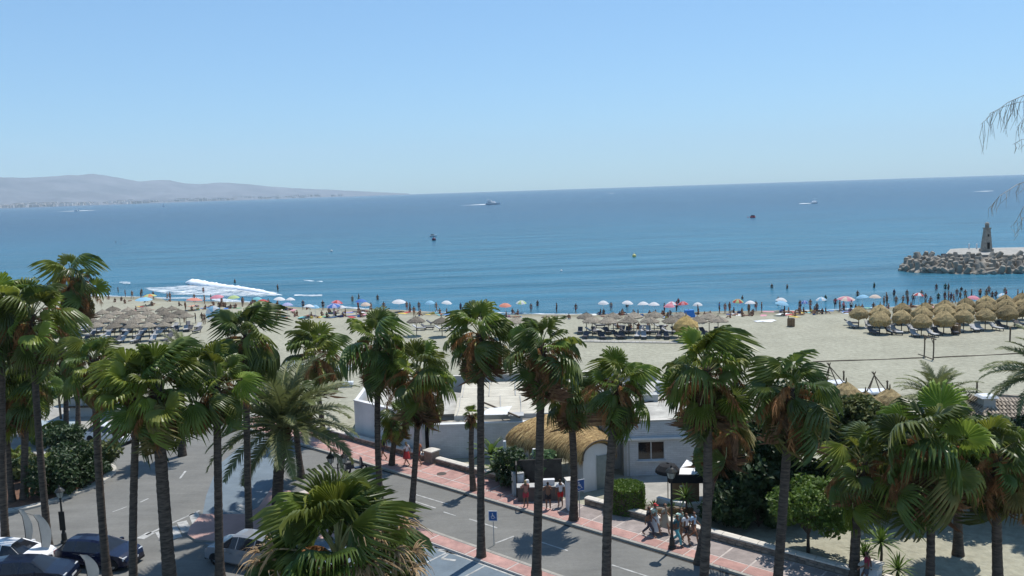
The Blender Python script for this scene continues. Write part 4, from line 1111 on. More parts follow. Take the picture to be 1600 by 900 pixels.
for i in range(ns + 1):
    f = i / ns * (len(secs) - 1); j = min(len(secs) - 2, int(f)); g = f - j; A_, B_ = secs[j], secs[j + 1]
    c = A_[0].lerp(B_[0], g); ac = A_[1].lerp(B_[1], g).normalized(); hw = A_[2] + (B_[2] - A_[2]) * g; zs = A_[3] + (B_[3] - A_[3]) * g; rs = A_[4] + (B_[4] - A_[4]) * g
    row = []
    for k_ in range(nu + 1):
        a = math.pi * (1 - k_ / nu); x = math.cos(a); z = zs + rs * max(0, math.sin(a)) ** .85
        row.append(c + ac * (hw * x) + Vector((0, 0, z)) - T0)
    G.append(row)
q = MB()
for row in G:
    for p in row: q.v.append(tuple(p))
for i in range(ns):
    for k_ in range(nu):
        a = i * (nu + 1) + k_; q.f.append((a, a + 1, a + nu + 2, a + nu + 1)); q.m.append(0)
o2 = len(q.v)
for row in G:
    for p in row: q.v.append((p.x, p.y, p.z - .16))
for i in range(ns):
    for k_ in range(nu):
        a = o2 + i * (nu + 1) + k_; q.f.append((a, a + nu + 1, a + nu + 2, a + 1)); q.m.append(0)
for e in (0, ns):
    for k_ in range(nu):
        a = e * (nu + 1) + k_; q.f.append((a, a + 1, o2 + a + 1, o2 + a)); q.m.append(0)
roof = part('thatch_roof', q, M_thatch, t, smooth=True)
q = MB(); r_ = random.Random(9)
for _ in range(6500):
    i = r_.uniform(0, ns - .01); k_ = r_.uniform(0, nu - .01); i0, k0 = int(i), int(k_)
    p = G[i0][k0].lerp(G[i0 + 1][k0], i - i0).lerp(G[i0][k0 + 1].lerp(G[i0 + 1][k0 + 1], i - i0), k_ - k0)
    down = (G[i0][k0] - G[i0][k0 + 1]).normalized()
    if down.z > 0: down = -down
    al = (G[i0 + 1][k0] - G[i0][k0]).normalized(); nr = down.cross(al)
    if nr.z < 0: nr = -nr
    s = al * r_.uniform(.012, .035); l_ = r_.uniform(.35, .8)
    e = p + down * l_ + nr * .05 + Vector((0, 0, -.10)) + al * r_.uniform(-.08, .08)
    q.add([p - s + nr * .02, p + s + nr * .02, e], [(0, 1, 2)], r_.choice((0, 1, 1, 2, 2)))
for _ in range(900):          # ragged eaves
    i = r_.uniform(0, ns - .01); i0 = int(i); k0 = r_.choice((0, nu)); p = G[i0][k0].lerp(G[i0 + 1][k0], i - i0)
    al = (G[i0 + 1][k0] - G[i0][k0]).normalized(); s = al * .035
    p = p + Vector((0, 0, r_.uniform(0, .2))); e = p + Vector((r_.uniform(-.12, .12), r_.uniform(-.12, .12), -r_.uniform(.2, .5)))
    q.add([p - s, p + s, e], [(0, 1, 2)], r_.choice((0, 1, 2)))
part('straw', q, [M_thatch, M_straw_d, M_straw_l], roof)['kind'] = 'stuff'
q = MB(); pr = [G[ns][k_] for k_ in range(nu + 1)]
q.tube([p + Vector((.02, -.05, 0)) for p in pr], .055, 6); part('rim', q, M_wood, t)
c = secs[3][0] - T0; ac = secs[3][1]; back = Vector((-ac.y, ac.x, 0))
def gab(x, z, y): return c + ac * x + back * y + Vector((0, 0, z))
q = MB()
arc = [(1.05 * math.cos(math.pi * k_ / 10), 2.05 + .95 * math.sin(math.pi * k_ / 10)) for k_ in range(11)]
po = [(1.05, -.05)] + arc + [(-1.05, -.05)]
fr = [gab(x, z, .25) for x, z in po]; bk = [gab(x, z, 2.2) for x, z in po]; n = len(po)
q.add(fr + bk, [tuple(range(n)), tuple(reversed(range(n, 2 * n)))] + [(i, i + n, (i + 1) % n + n, (i + 1) % n) for i in range(n)])
part('arched_wall', q, M_white, t)
q = MB(); q.add([gab(x, z, .22) for x, z in ((-.05, .0), (.85, .0), (.85, 2.2), (-.05, 2.2))], [(0, 1, 2, 3)]); q.add([gab(x, z, .19) for x, z in ((-.12, 0), (-.05, 0), (-.05, 2.27), (-.12, 2.27))], [(0, 1, 2, 3)]); part('door', q, mat('grey_shutter', (.26, .29, .28), (.20, .23, .22), 3, .6), t)
for i, (px, py) in enumerate(((790, 742), (829, 740), (836, 756))):
    p = at(px, py) - T0; q = MB(); q.tube([p, p + Vector((0, 0, 2.35))], .11, 8); part('post', q, M_white, t)

# ------------------------------------------------------------------ snack kiosk and its things
t = root('snack_kiosk', at(848, 786), 'dark snack counter with white worktop under the porch where people queue', 'kiosk')
q = MB(); q.box(-1.5, 1.2, 0, .6, 0, 1.0); part('counter', q, mat('kiosk_dark', (.10, .09, .085), rough=.6), t)
q = MB(); q.box(-1.55, 1.25, -.06, .66, 1.0, 1.05); part('worktop', q, M_greyw, t)
q = MB(); q.box(-1.6, 1.3, 1.6, 1.7, 0, 2.2); q.box(-1.6, -1.5, .7, 1.6, 0, 2.2); part('back_panel', q, mat('kiosk_back', (.075, .068, .060), (.04, .036, .032), 3, .9), t)  # near-black tone paints in the shade inside the kiosk
for x in (-.9, -.2): q = MB(); q.lathe([(.001, 0), (.10, 0), (.12, .22), (.10, .34), (.001, .36)], 10); o = part('container', q, M_white, t); o.location = (x, .3, 1.05)
q = MB(); q.box(-.42, .42, -.16, .16, 0, .34); o = part('display_case', q, M_white, t); o.location = (.35, .3, 1.05)
t = root('drinks_fridge', at(810, 775), 'pale grey drinks fridge at the outer end of the snack counter', 'fridge', None, .2)
q = MB(); q.box(-.35, .35, -.3, .3, 0, 1.55); part('cabinet', q, M_greyw, t)
q = MB(); q.box(-.28, .28, -.335, -.303, .25, 1.45); part('door', q, mat('pale_panel', (.58, .63, .68), rough=.3), t)
q = MB(); q.box(.20, .24, -.39, -.337, .6, 1.0); part('handle', q, M_dark, t)
# ticket pillar with wheelchair sign
t = root('gate_pillar', at(893, 798), 'white square gate pillar beside the snack counter', 'pillar', None, .2)
q = MB(); q.box(-.28, .28, -.28, .28, 0, 1.9); part('shaft', q, M_white, t); q = MB(); q.box(-.33, .33, -.33, .33, 1.9, 1.98); part('cap', q, M_cope, t)
M_signb = mat('sign_blue', (.025, .105, .30), (.022, .09, .27), 3, .4)
M_signw = mat('sign_white', (.78, .79, .80), rough=.4)
def wheelchair(mb, s, M):
    def disc(cx, cy, r, n=12): mb.add([(cx + r * math.cos(2 * math.pi * i / n), 0, cy + r * math.sin(2 * math.pi * i / n)) for i in range(n)], [tuple(range(n))], 0, M)
    def bar(x0, y0, x1, y1, w_):
        d = Vector((x1 - x0, y1 - y0)).normalized(); nn = Vector((-d.y, d.x)) * w_ / 2
        mb.add([(x0 + nn.x, 0, y0 + nn.y), (x1 + nn.x, 0, y1 + nn.y), (x1 - nn.x, 0, y1 - nn.y), (x0 - nn.x, 0, y0 - nn.y)], [(0, 1, 2, 3)], 0, M)
    disc(-.06 * s, .33 * s, .065 * s); bar(-.06 * s, .25 * s, -.03 * s, -.02 * s, .10 * s); bar(-.04 * s, .10 * s, .14 * s, .10 * s, .06 * s)
    bar(-.03 * s, -.02 * s, .17 * s, -.04 * s, .08 * s); bar(.15 * s, -.04 * s, .24 * s, -.27 * s, .07 * s); bar(.23 * s, -.27 * s, .33 * s, -.25 * s, .06 * s)
    for i in range(11):
        a0, a1 = R(70 + 22 * i), R(70 + 22 * (i + 1)); ro, ri = .235 * s, .185 * s
        mb.add([(-.03 * s + r * math.cos(a), 0, -.14 * s + r * math.sin(a)) for r, a in ((ro, a0), (ro, a1), (ri, a1), (ri, a0))], [(0, 1, 2, 3)], 0, M)
def sign(px, py, base, wd, ht, z, rz, label, frame=True):
    t = root('parking_sign', base, label, 'sign', 'blue wheelchair signs', rz)
    q = MB(); q.tube([(0, 0, -.05), (0, 0, z - ht / 2 + .02)], .025, 8); part('pole', q, M_greyw, t)
    q = MB(); q.box(-wd / 2, wd / 2, -.045, -.028, z - ht / 2, z + ht / 2); pn = part('panel', q, M_signb, t)
    q = MB()
    for (x0, x1, z0, z1) in ((-wd / 2, wd / 2, z + ht / 2, z + ht / 2 + .035), (-wd / 2, wd / 2, z - ht / 2 - .035, z - ht / 2), (-wd / 2 - .035, -wd / 2, z - ht / 2 - .035, z + ht / 2 + .035), (wd / 2, wd / 2 + .035, z - ht / 2 - .035, z + ht / 2 + .035)): q.box(x0, x1, -.05, -.026, z0, z1)
    part('frame', q, M_signw, pn)
    q = MB(); wheelchair(q, min(wd, ht) * .95, Matrix.Translation((0, -.049, z))); part('symbol', q, M_signw, pn)
B = at(772, 852); sign(0, 0, B, .42, .50, 1.66, -.12, 'blue wheelchair parking sign on a thin pole at the near kerb of the road')
B = at(906, 812); sign(0, 0, B, .62, .62, 2.05, .42, 'blue wheelchair sign on the pole beside the white gate pillar')
# brown kiosk with a dark parasol
t = root('closed_kiosk', at(1070, 786), 'brown closed kiosk box with dark roof and a white flap, behind the street lamp', 'kiosk', None, -.1)
q = MB(); q.box(-.8, .8, -.5, .5, 0, 1.5); part('cabinet', q, M_brown, t)
q = MB(); q.box(-1.0, 1.1, -.75, .7, 1.5, 1.95, 0, None, .12, .12); part('roof', q, M_dark, t)
q = MB(); q.add([(-.55, -.5, 1.97), (.75, -.55, 1.97), (1.0, .5, 2.05), (.2, .6, 2.5)], [(0, 1, 3), (1, 2, 3), (2, 0, 3)]); part('white_flap', q, M_signw, t)
q = MB(); q.box(-.35, -.05, -.535, -.503, 1.2, 1.3); part('label_plate', q, M_cope, t)
q = MB(); q.lathe([(.75, 1.95), (.72, 2.15), (.5, 2.4), (.1, 2.5)], 12, 0, (-1.0, -.1, 0)); q.tube([(-1.0, -.1, 0), (-1.0, -.1, 2.45)], .03, 6); part('folded_parasol', q, M_dark, t)
# white garden chairs
def chair_proto(loc, rz, lab):
    t = root('garden_chair', loc, lab, 'chair', 'white garden chairs', rz)
    q = MB(); q.box(-.24, .24, -.24, .24, .40, .44); part('seat', q, M_signw, t)
    q = MB(); q.box(-.24, .24, .22, .26, .44, .90, 0, None, .02, 0); part('backrest', q, M_signw, t)
    for x in (-.21, .21):
        for y in (-.21, .21): q = MB(); q.box(x - .02, x + .02, y - .02, y + .02, 0, .40); part('leg', q, M_signw, t)
    return t
ch = chair_proto(at(1302, 800), .5, 'white plastic chair in the shade nearest the small round tree')
for px, py, rz, lab in ((1316, 806, 2.2, 'white plastic chair turned to the street in the garden shade'), (1350, 802, -.6, 'white plastic chair beside the end pillar palm'), (1358, 818, 1.2, 'white plastic chair set forward on the sunny sand of the garden')):
    o = copy_tree(ch); o.location = at(px, py); o.rotation_euler = (0, 0, rz); o['label'] = lab

# ------------------------------------------------------------------ lamps
M_iron = mat('black_iron', (.022, .024, .024), (.014, .016, .016), 8, .5, spec=.4)
M_lens = mat('lantern_glass', (.42, .45, .42), (.30, .33, .30), 5, .2, spec=.5)
def lantern(t, x, y, z, s=1.0):
    l_ = link('lantern', None, t, (x, y, z))
    q = MB(); q.lathe([(.001, 0), (.06, 0), (.08, .06), (.13, .08)], 8); part('cup', q, M_iron, l_)
    q = MB(); q.lathe([(.13 * s, .09), (.20 * s, .42)], 6); part('glass', q, M_lens, l_)
    q = MB(); q.lathe([(.26 * s, .42), (.24 * s, .46), (.12 * s, .60), (.05, .66), (.05, .74), (.001, .80)], 8); part('hood', q, M_iron, l_)
    q = MB()
    for i in range(6):
        a = 2 * math.pi * i / 6; q.tube([(.135 * s * math.cos(a), .135 * s * math.sin(a), .08), (.21 * s * math.cos(a), .21 * s * math.sin(a), .43)], .012, 4)
    part('cage', q, M_iron, l_)
def lamp(base, H, label, heads=1, sc=1.0):
    t = root('street_lamp', base, label, 'street lamp', 'old style street lamps')
    q = MB(); q.lathe([(.001, 0), (.20, 0), (.20, .12), (.15, .18), (.13, .55), (.09, .62), (.09, .70), (.07, .75), (.055, H * .6), (.045, H - .78), (.08, H - .74), (.03, H - .70)], 10); part('post', q, M_iron, t, smooth=False)
    if heads == 1: lantern(t, 0, 0, H - .72, sc)
    else:
        q = MB(); q.tube([(-.42, 0, H - .72), (-.30, 0, H - .95), (0, 0, H - 1.0), (.30, 0, H - .95), (.42, 0, H - .72)], .025, 6); part('arm', q, M_iron, t)
        for x in (-.42, .42): lantern(t, x, 0, H - .72, sc)
    return t
lamp(at(1050, 857, .12), 4.45, 'black iron street lamp standing among the walkers on the pavement', 1, 1.25)
tl = lamp(at(101, 848), 3.3, 'black iron lantern post with a notice frame beside the dark hatchback', 1, 1.1)
q = MB(); q.box(-.16, .16, -.06, -.03, .75, 1.85); q.box(-.13, .13, -.066, -.0601, .8, 1.2); part('notice_frame', q, M_iron, tl)
lamp(at(531, 785), 3.2, 'black iron twin lantern post rising from behind the nearest palm', 2, 1.1)

# ------------------------------------------------------------------ tiled roof hut
M_tile = mat('clay_tile', (0.42, 0.35, 0.27), (0.22, 0.18, 0.14), 6, .9, bump=.4, bscale=18, rnd=.3)
t = root('tiled_hut', at(1568, 738), 'hut with a faded clay tile hipped roof and a white capped chimney', 'building')
T0 = t.location.copy()
rz_ = 3.1; e_ = 2.4
rg0, rg1 = at_y(1527, 611, T0.y + 1.0) - T0, at_y(1640, 668, T0.y + .2) - T0
apex = at_y(1528, 613, T0.y + 2.5) - T0
W0 = apex.x
zt = apex.z; ze = zt - 1.75
# hipped roof: apex ridge short, four faces
c4 = [(W0 - 1.6, -1.6, ze), (W0 + 5.2, -1.6, ze), (W0 + 5.2, 5.6, ze), (W0 - 1.6, 5.6, ze)]
ra, rbb = (W0, apex.y - .5, zt), (W0 + 2.6, apex.y - .5, zt - .25)
q = MB(); q.add(c4 + [ra, rbb], [(0, 1, 5, 4), (1, 2, 5), (2, 3, 4, 5), (3, 0, 4)]); part('roof', q, M_mortar, t)
q = MB(); q.box(W0 - 1.3, W0 + 4.9, -1.3, 5.3, -.05, ze - .02); part('wall', q, M_white, t)
def tile_mesh():
    q = MB(); n = 5; L_ = .46
    v = []
    for y, s in ((0, 1.0), (L_, .85)):
        for i in range(n + 1):
            a = math.pi * i / n; v.append((.10 * s * math.cos(a), y, .075 * s * math.sin(a) + (.0 if y else .03)))
    q.add(v, [(i, i + 1, n + 2 + i, n + 1 + i) for i in range(n)] + [tuple(range(n + 1))]); return q.mesh('tile', M_tile)
TILE = tile_mesh()
def tile_face(a, b, c, d, maxn=150):       # eave a->b, ridge d->c
    a, b, c, d = map(Vector, (a, b, c, d)); ex = (b - a).normalized(); up = ((d + c) / 2 - (a + b) / 2); up = (up - ex * up.dot(ex)); Ls = up.length; up.normalize(); nr = ex.cross(up)
    cnt = 0
    for r in range(int(Ls / .40)):
        f = r * .40 / Ls; l_, r2 = a.lerp(d, f), b.lerp(c, f); wd = (r2 - l_).length; k_ = int(wd / .24)
        for i in range(k_):
            p = l_ + (r2 - l_) * ((i + .5) / max(1, k_)) + nr * .01
            M = Matrix((ex, up, nr)).transposed().to_4x4(); M.translation = p
            o = bpy.data.objects.new('tile', TILE); C.objects.link(o); o.parent = t; o.matrix_basis = M; cnt += 1
            if cnt > maxn: return
tile_face(c4[0], c4[1], rbb, ra, 190)
tile_face(c4[3], c4[0], ra, ra, 100)
q = MB(); q.tube([c4[0], ra, rbb, c4[1]], .10, 6); q.tube([c4[2], rbb], .10, 6); part('ridge', q, M_tile, t)
cp = at_y(1541, 640, T0.y + 1.2) - T0
q = MB(); q.box(cp.x - .38, cp.x + .38, cp.y - .38, cp.y + .38, ze - .05, zt + .02); ck = part('chimney', q, M_greyw, t)
q = MB(); q.box(cp.x - .56, cp.x + .56, cp.y - .5, cp.y + .5, zt + .022, zt + .16, 0, None, .1, .1); part('chimney_cap', q, M_signw, ck)
# white terrace behind the garden trees
t = root('white_terrace', at(1362, 716), 'white canvas terrace cover with a long white pole, by the golden thatched sunshades', 'awning')
T0 = t.location.copy(); h_ = 2.3
a, b, c_, d_ = (at(1336, 640, h_) - T0, at(1402, 664, h_) - T0, at(1392, 690, h_) - T0, at(1322, 668, h_) - T0)
q = MB(); q.add([a, b, c_, d_], [(3, 2, 1, 0)]); q.add([v - Vector((0, 0, .05)) for v in (a, b, c_, d_)], [(0, 1, 2, 3)]); part('cover', q, mat('bluish_canvas', (.52, .55, .58), rough=.85), t)
q = MB(); q.tube([at(1326, 628, h_ + .1) - T0, at(1392, 656, h_ + .1) - T0], .10, 8); part('pole', q, M_signw, t)
for v in (a, b, c_, d_): q = MB(); q.tube([(v.x, v.y, -.05), (v.x, v.y, h_)], .05, 6); part('post', q, M_signw, t)

# ------------------------------------------------------------------ cars
M_tyre = mat('tyre', (.018, .018, .018), rough=.9); M_rim = mat('rim', (.42, .43, .45), rough=.3, metal=.8)
M_head = mat('headlight', (.75, .78, .80), rough=.1, spec=.6); M_tail = mat('tail_light', (.35, .02, .02), rough=.2)
def carpaint(name, c): return mat(name, c, tuple(x * .93 for x in c), 1.0, .25, spec=.45, coat=0.3)
def car(loc, rz, paint_, label, kind='hatch', L_=4.2, W_=1.78, H_=1.46, group=None):
    t = root('parked_car', loc, label, 'car', group or 'cars in the street', rz)
    hw = W_ / 2
    # stations from tail (x=-L/2) to nose: x, belt z, roof z, roof half width, side half width
    sh = {'hatch': [(-.50, .62, .62, .72, .80), (-.485, .90, .90, .74, .92), (-.44, .96, 1.10, .62, .97), (-.36, .97, 1.40, .58, 1.0), (-.22, .97, 1.46, .58, 1.0), (-.02, .96, 1.46, .58, 1.0), (.10, .95, 1.40, .59, 1.0), (.26, .93, .97, .66, 1.0), (.30, .90, .92, .72, 1.0), (.42, .80, .82, .70, .97), (.48, .66, .66, .66, .88), (.50, .50, .50, .6, .80)],
          'suv': [(-.50, .70, .70, .74, .84), (-.49, 1.02, 1.02, .76, .95), (-.465, 1.06, 1.25, .66, .98), (-.41, 1.07, 1.58, .62, 1.0), (-.25, 1.07, 1.66, .62, 1.0), (0, 1.06, 1.66, .62, 1.0), (.10, 1.05, 1.60, .62, 1.0), (.25, 1.03, 1.08, .70, 1.0), (.29, 1.0, 1.02, .74, 1.0), (.43, .92, .95, .74, .98), (.485, .76, .76, .7, .9), (.50, .58, .58, .64, .84)]}[kind]
    k_ = H_ / (1.46 if kind == 'hatch' else 1.66)
    body, glass = MB(), MB(); rings = []
    for (fx, zb, zr, rw, sw) in sh:
        x = fx * L_; zb *= k_; zr *= k_; s_ = hw * sw; r = max(hw * rw / .62 * .56, .3)
        if zr - zb < .06: r = s_ * .86; 
        half = [(s_ * .90, .20), (s_, .32), (s_ * 1.0, min(zb - .10, .62)), (s_ * .965, zb), (r + .03, max(zb + .01, zr - .07)), (r * .80, max(zb + .02, zr)), (0, max(zb + .03, zr + .015))]
        rings.append([(x, y, z) for y, z in half] + [(x, -y, z) for y, z in half[-2::-1]])
    n = len(rings[0])
    for i in range(len(rings) - 1):
        g0, g1 = sh[i][2] - sh[i][1], sh[i + 1][2] - sh[i + 1][1]
        for j in range(n - 1):
            quad = [rings[i][j], rings[i + 1][j], rings[i + 1][j + 1], rings[i][j + 1]]
            side = j in (3, n - 5); top = j in (4, 5, n - 7 + 0, n - 6) and not side
            isg = False
            if side and (g0 > .1 and g1 > .1): isg = True
            if not side and j in (4, 5, n - 6, n - 7) and ((g0 < .2 and g1 > .3) or (g0 > .3 and g1 < .2)): isg = True
            if side and ((g0 > .3) != (g1 > .3)) and max(g0, g1) > .3: isg = True
            (glass if isg else body).add(quad, [(0, 1, 2, 3)])
    for (ia, ib) in ((6, 7), (2, 3), (1, 2)):            # window pillars
        for j, sd in ((4, 1), (n - 5, -1)):
            a_, b_ = Vector(rings[ia][j]), Vector(rings[ib][j]); of = Vector((0, .03 * sd, .012)); of2 = Vector((0, -.05 * sd, .012))
            body.add([a_, b_, b_ + of, a_ + of], [(0, 1, 2, 3)]); body.add([a_, b_, b_ + of2, a_ + of2], [(0, 1, 2, 3)])
    for ia in (4, 5):
        for (ja, jb) in ((3, 4), (n - 4, n - 5)):
            a_, b_ = Vector(rings[ia][ja]), Vector(rings[ia][jb]); ox = Vector((.05, .004 if ja == 3 else -.004, 0)); body.add([a_, b_, b_ + ox, a_ + ox], [(0, 1, 2, 3)])
    body.add(rings[0], [tuple(range(n))]); body.add(rings[-1], [tuple(reversed(range(n)))])
    part('body', body, paint_, t, smooth=False)
    part('window', glass, M_glass, t)
    q = MB()
    for fx in (-.20 if kind == 'hatch' else -.22, .0):
        for sd in (1, -1): q.box(fx * L_ - .04, fx * L_ + .04, sd * hw * .80 - .08, sd * hw * .80 + .08, .93 * k_, 1.36 * k_, 0, None, 0, .0)
    for wx in (-.30, .315):
        for sd in (1, -1):
            w_ = link('wheel', None, t, (wx * L_, sd * (hw - .11), .32), (math.pi / 2, 0, 0))
            a = MB(); a.lathe([(.20, -.1), (.30, -.11), (.325, -.06), (.325, .06), (.30, .11), (.20, .1)], 20); part('tyre', a, M_tyre, w_, smooth=True)
            a = MB(); a.lathe([(.001, .085), (.06, .09), (.20, .07)], 10); a.lathe([(.001, -.085), (.06, -.09), (.20, -.07)], 10); part('rim', a, M_rim, w_)
            a = MB(); P_ = [(wx * L_ + .39 * math.cos(math.pi * i / 10), sd * (hw * 1.003), .30 + .39 * math.sin(math.pi * i / 10)) for i in range(11)]
            a.add(P_, [tuple(range(11)) if sd > 0 else tuple(reversed(range(11)))]); part('wheel_arch', a, M_dark, t)
    for sd in (1, -1):
        a = MB(); a.box(.455 * L_, .475 * L_, sd * hw * .72 - .17, sd * hw * .72 + .17, .58 * k_, .72 * k_, 0, None, 0, .02); part('headlight', a, M_head, t)
        a = MB(); a.box(-.502 * L_, -.478 * L_, sd * hw * .72 - .13, sd * hw * .72 + .13, .72 * k_, .90 * k_); part('tail_light', a, M_tail, t)
        a = MB(); a.box(.13 * L_, .175 * L_, sd * (hw + .09) - .09, sd * (hw + .09) + .09, .93 * k_, 1.06 * k_, 0, None, .02, .02); part('mirror', a, paint_, t)
        for hx in (-.10, .08): a = MB(); a.box(hx * L_ - .09, hx * L_ + .09, sd * (hw + .004) - .015, sd * (hw + .004) + .015, .80 * k_, .83 * k_); part('handle', a, M_rim, t)
    a = MB(); a.box(.497 * L_, .503 * L_, -.26, .26, .40, .50); part('number_plate', a, M_signw, t)
    a = MB(); a.box(-.506 * L_, -.499 * L_, -.26, .26, .60, .70); part('number_plate', a, M_signw, t)
    a = MB(); a.box(.44 * L_, .505 * L_, -hw * .82, hw * .82, .18, .30); a.box(-.505 * L_, -.44 * L_, -hw * .86, hw * .86, .20, .36); part('bumper', a, M_dark, t)
    return t
P_navy = carpaint('navy_paint', (.006, .010, .034)); P_silver = carpaint('silver_paint', (.235, .25, .275)); P_wht = carpaint('white_car_paint', (.78, .78, .78)); P_blk = carpaint('blue_black_paint', (.006, .010, .026))
car(at(157, 880), -.20, P_navy, 'dark navy hatchback facing the junction behind two palm trunks', 'hatch', 4.25)
car(at(388, 878), 2.75, P_silver, 'silver SUV half hidden by the nearest palm', 'suv', 4.4, 1.84, 1.66)
car(at(18, 886), -.05, P_wht, 'white car showing only its roof behind the feather flags', 'hatch', 4.3, 1.8, 1.50)
car(at(46, 914), .10, P_blk, 'dark blue car closest to the camera with the flags leaning over its roof', 'hatch', 4.4, 1.8, 1.5)
car(at(174, 690), -.35, P_wht, 'white car far off on the beach road behind the palms', 'hatch', 4.1)
# feather flags
M_flag = mat('sheer_flag', (.36, .37, .36), (.30, .31, .30), 2, .8, transl=.5)
def feather(base, h, bend, rz, label, w_=.62):
    t = root('feather_flag', base, label, 'flag', 'feather flags by the parked cars', rz)
    P_ = [(0, 0, 0), (0, 0, h * .55), (bend * .10, 0, h * .82), (bend * .45, 0, h * .96), (bend, 0, h)]
    q = MB(); q.tube(P_, [.02, .018, .014, .01, .008], 6); part('pole', q, M_iron, t)
    q = MB(); vs = []; n = 12
    for i in range(n + 1):
        f = i / n; z = h * .22 + h * .76 * f
        xp = 0 if z < h * .55 else bend * .45 * ((z - h * .55) / (h * .43)) ** 2.2
        wv = w_ * (math.sin(math.pi * (.06 + .80 * f)) ** .6) * (1 if bend < 0 else -1) * -1
        vs += [(xp, .004, z), (xp - wv * .5, .05 * math.sin(4 * f), z - .02), (xp - wv, .02, z - .05)]
    fs = []
    for i in range(n): fs += [(3 * i, 3 * i + 1, 3 * i + 4, 3 * i + 3), (3 * i + 1, 3 * i + 2, 3 * i + 5, 3 * i + 4)]
    q.add(vs, fs); part('banner', q, M_flag, t, smooth=True)
feather(at(43, 868), 2.7, -.55, 0, 'slender pale feather flag tipping over the white car roof', .42)
feather(at(68, 880), 2.8, -.65, 0, 'middle pale feather flag between two palm trunks', .58)
feather(at(139, 930), 2.15, -.6, 0, 'grey feather flag nearest the dark hatchback tail', .6)
# scooter by the twin lantern
t = root('scooter', at(556, 738), 'dark scooter parked at the roadside under the date palm fronds', 'scooter', None, .5)
for x in (-.55, .6): q = MB(); q.lathe([(.12, -.05), (.22, -.06), (.24, 0), (.22, .06), (.12, .05)], 14, 0, (0, 0, 0), None, Matrix.Translation((x, 0, .24)) @ Matrix.Rotation(math.pi / 2, 4, 'X')); part('wheel', q, M_tyre, t)
q = MB(); q.box(-.75, -.1, -.16, .16, .35, .68, 0, None, .08, .04); q.box(-.1, .35, -.15, .15, .28, .36); q.box(.33, .47, -.2, .2, .3, .95, 0, None, .03, .03); part('body', q, P_blk, t)
q = MB(); q.box(-.75, -.15, -.14, .14, .685, .76, 0, None, .05, .03); part('seat', q, M_dark, t)
q = MB(); q.tube([(.6, 0, .24), (.42, 0, 1.0)], .03, 6); q.tube([(.38, -.32, 1.03), (.42, 0, 1.0), (.38, .32, 1.03)], .018, 6); part('handlebar', q, M_iron, t)
# ------------------------------------------------------------------ beach furniture
M_straw = mat('straw_thatch', (0.40, 0.305, 0.150), (0.170, 0.122, 0.060), 5.0, .95, bump=1, bscale=22, rnd=.28)
M_grass = mat('grey_thatch', (0.30, 0.262, 0.205), (0.135, 0.112, 0.086), 5.0, .95, bump=1, bscale=22, rnd=.38)
M_bed = mat('sunbed_grey', (0.10, 0.10, 0.11), (0.07, 0.07, 0.08), 3, .8, rnd=.3)
M_bedw = mat('sunbed_white', (0.45, 0.45, 0.45), (0.36, 0.36, 0.36), 3, .7, rnd=.15)
M_bedf = mat('sunbed_frame', (0.07, 0.06, 0.055), rough=.7)
def zs(p, lift=0.0):      # height of the beach at a place
    return Vector((p.x, p.y, beach_z(p.x, p.y) + lift))
_sx = [p.x for p in shore]; _sy = [p.y for p in shore]
def shore_y(x): return float(np.interp(x, _sx, _sy))
def beach_z(x, y):
    d = shore_y(x) - y
    return Z_SEA + max(-0.9, min(0.48, d * 0.055)) if d < 60 else -0.012
def on_beach(px, py):
    p = at(px, py, 0)
    for _ in range(6): p = at(px, py, beach_z(p.x, p.y))
    return p
# shaggy dome sunshade
def dome_meshes(seed, m_, R0=1.32):
    r_ = random.Random(seed)
    j = {}
    def jag(i, k, r, z):
        key = (i, k)
        if key not in j: j[key] = (r_.uniform(.92, 1.09), r_.uniform(-.16, .12))
        a, b = j[key]
        return (r * a, z + b * (1 if i in (0, 1, 2) else .35))
    q = MB(); q.lathe([(R0 * .78, -.80), (R0 * .94, -.45), (R0 * 1.0, -.10), (R0 * .86, .26), (R0 * .58, .60), (R0 * .28, .88), (.07, 1.05), (.04, 1.35), (.001, 1.4)], 20, 0, (0, 0, 0), jag)
    for i in range(210):
        a = r_.uniform(0, 6.283); f = r_.random(); z0 = -.5 + 1.15 * f; rr = R0 * (1.0 - .52 * f ** 1.6)
        p = Vector((rr * math.cos(a), rr * math.sin(a), z0)); s = Vector((-math.sin(a), math.cos(a), 0)) * .05
        e = p + Vector((math.cos(a) * .16, math.sin(a) * .16, -r_.uniform(.25, .5)))
        q.add([p - s, p + s, e], [(0, 1, 2)])
    cn = q.mesh('canopy', m_, False)
    p = MB(); p.tube([(0, 0, -2.6), (0, 0, .2)], .06, 6)
    return cn, p.mesh('pole', M_wood)
def sunshade(loc, rz, meshes, z, label, group, cat='sunshade', nm='straw_sunshade', s=1.0):
    t = root(nm, loc, label, cat, group, rz)
    link('canopy', meshes[0], t, (0, 0, z), None, s); link('pole', meshes[1], t, (0, 0, z))
    return t
DOMES = [dome_meshes(i, M_straw) for i in range(3)]
def flat_meshes(seed, m_, R0=1.25):
    r_ = random.Random(seed); q = MB()
    def jag(i, k, r, z):
        return (r * r_.uniform(.9, 1.1), z + r_.uniform(-.05, .05))
    q.lathe([(R0 * .96, -.30), (R0 * 1.0, -.20), (R0 * .62, .10), (R0 * .2, .36), (.03, .46), (.02, .6), (.001, .62)], 18, 0, (0, 0, 0), jag)
    for i in range(60):
        a = r_.uniform(0, 6.283); p = Vector((R0 * .9 * math.cos(a), R0 * .9 * math.sin(a), -.15)); s = Vector((-math.sin(a), math.cos(a), 0)) * .06
        q.add([p - s, p + s, p + Vector((math.cos(a) * .25, math.sin(a) * .25, -r_.uniform(.15, .35)))], [(0, 1, 2)])
    p = MB(); p.tube([(0, 0, -2.4), (0, 0, .1)], .05, 6)
    return q.mesh('canopy', m_), p.mesh('pole', M_wood)
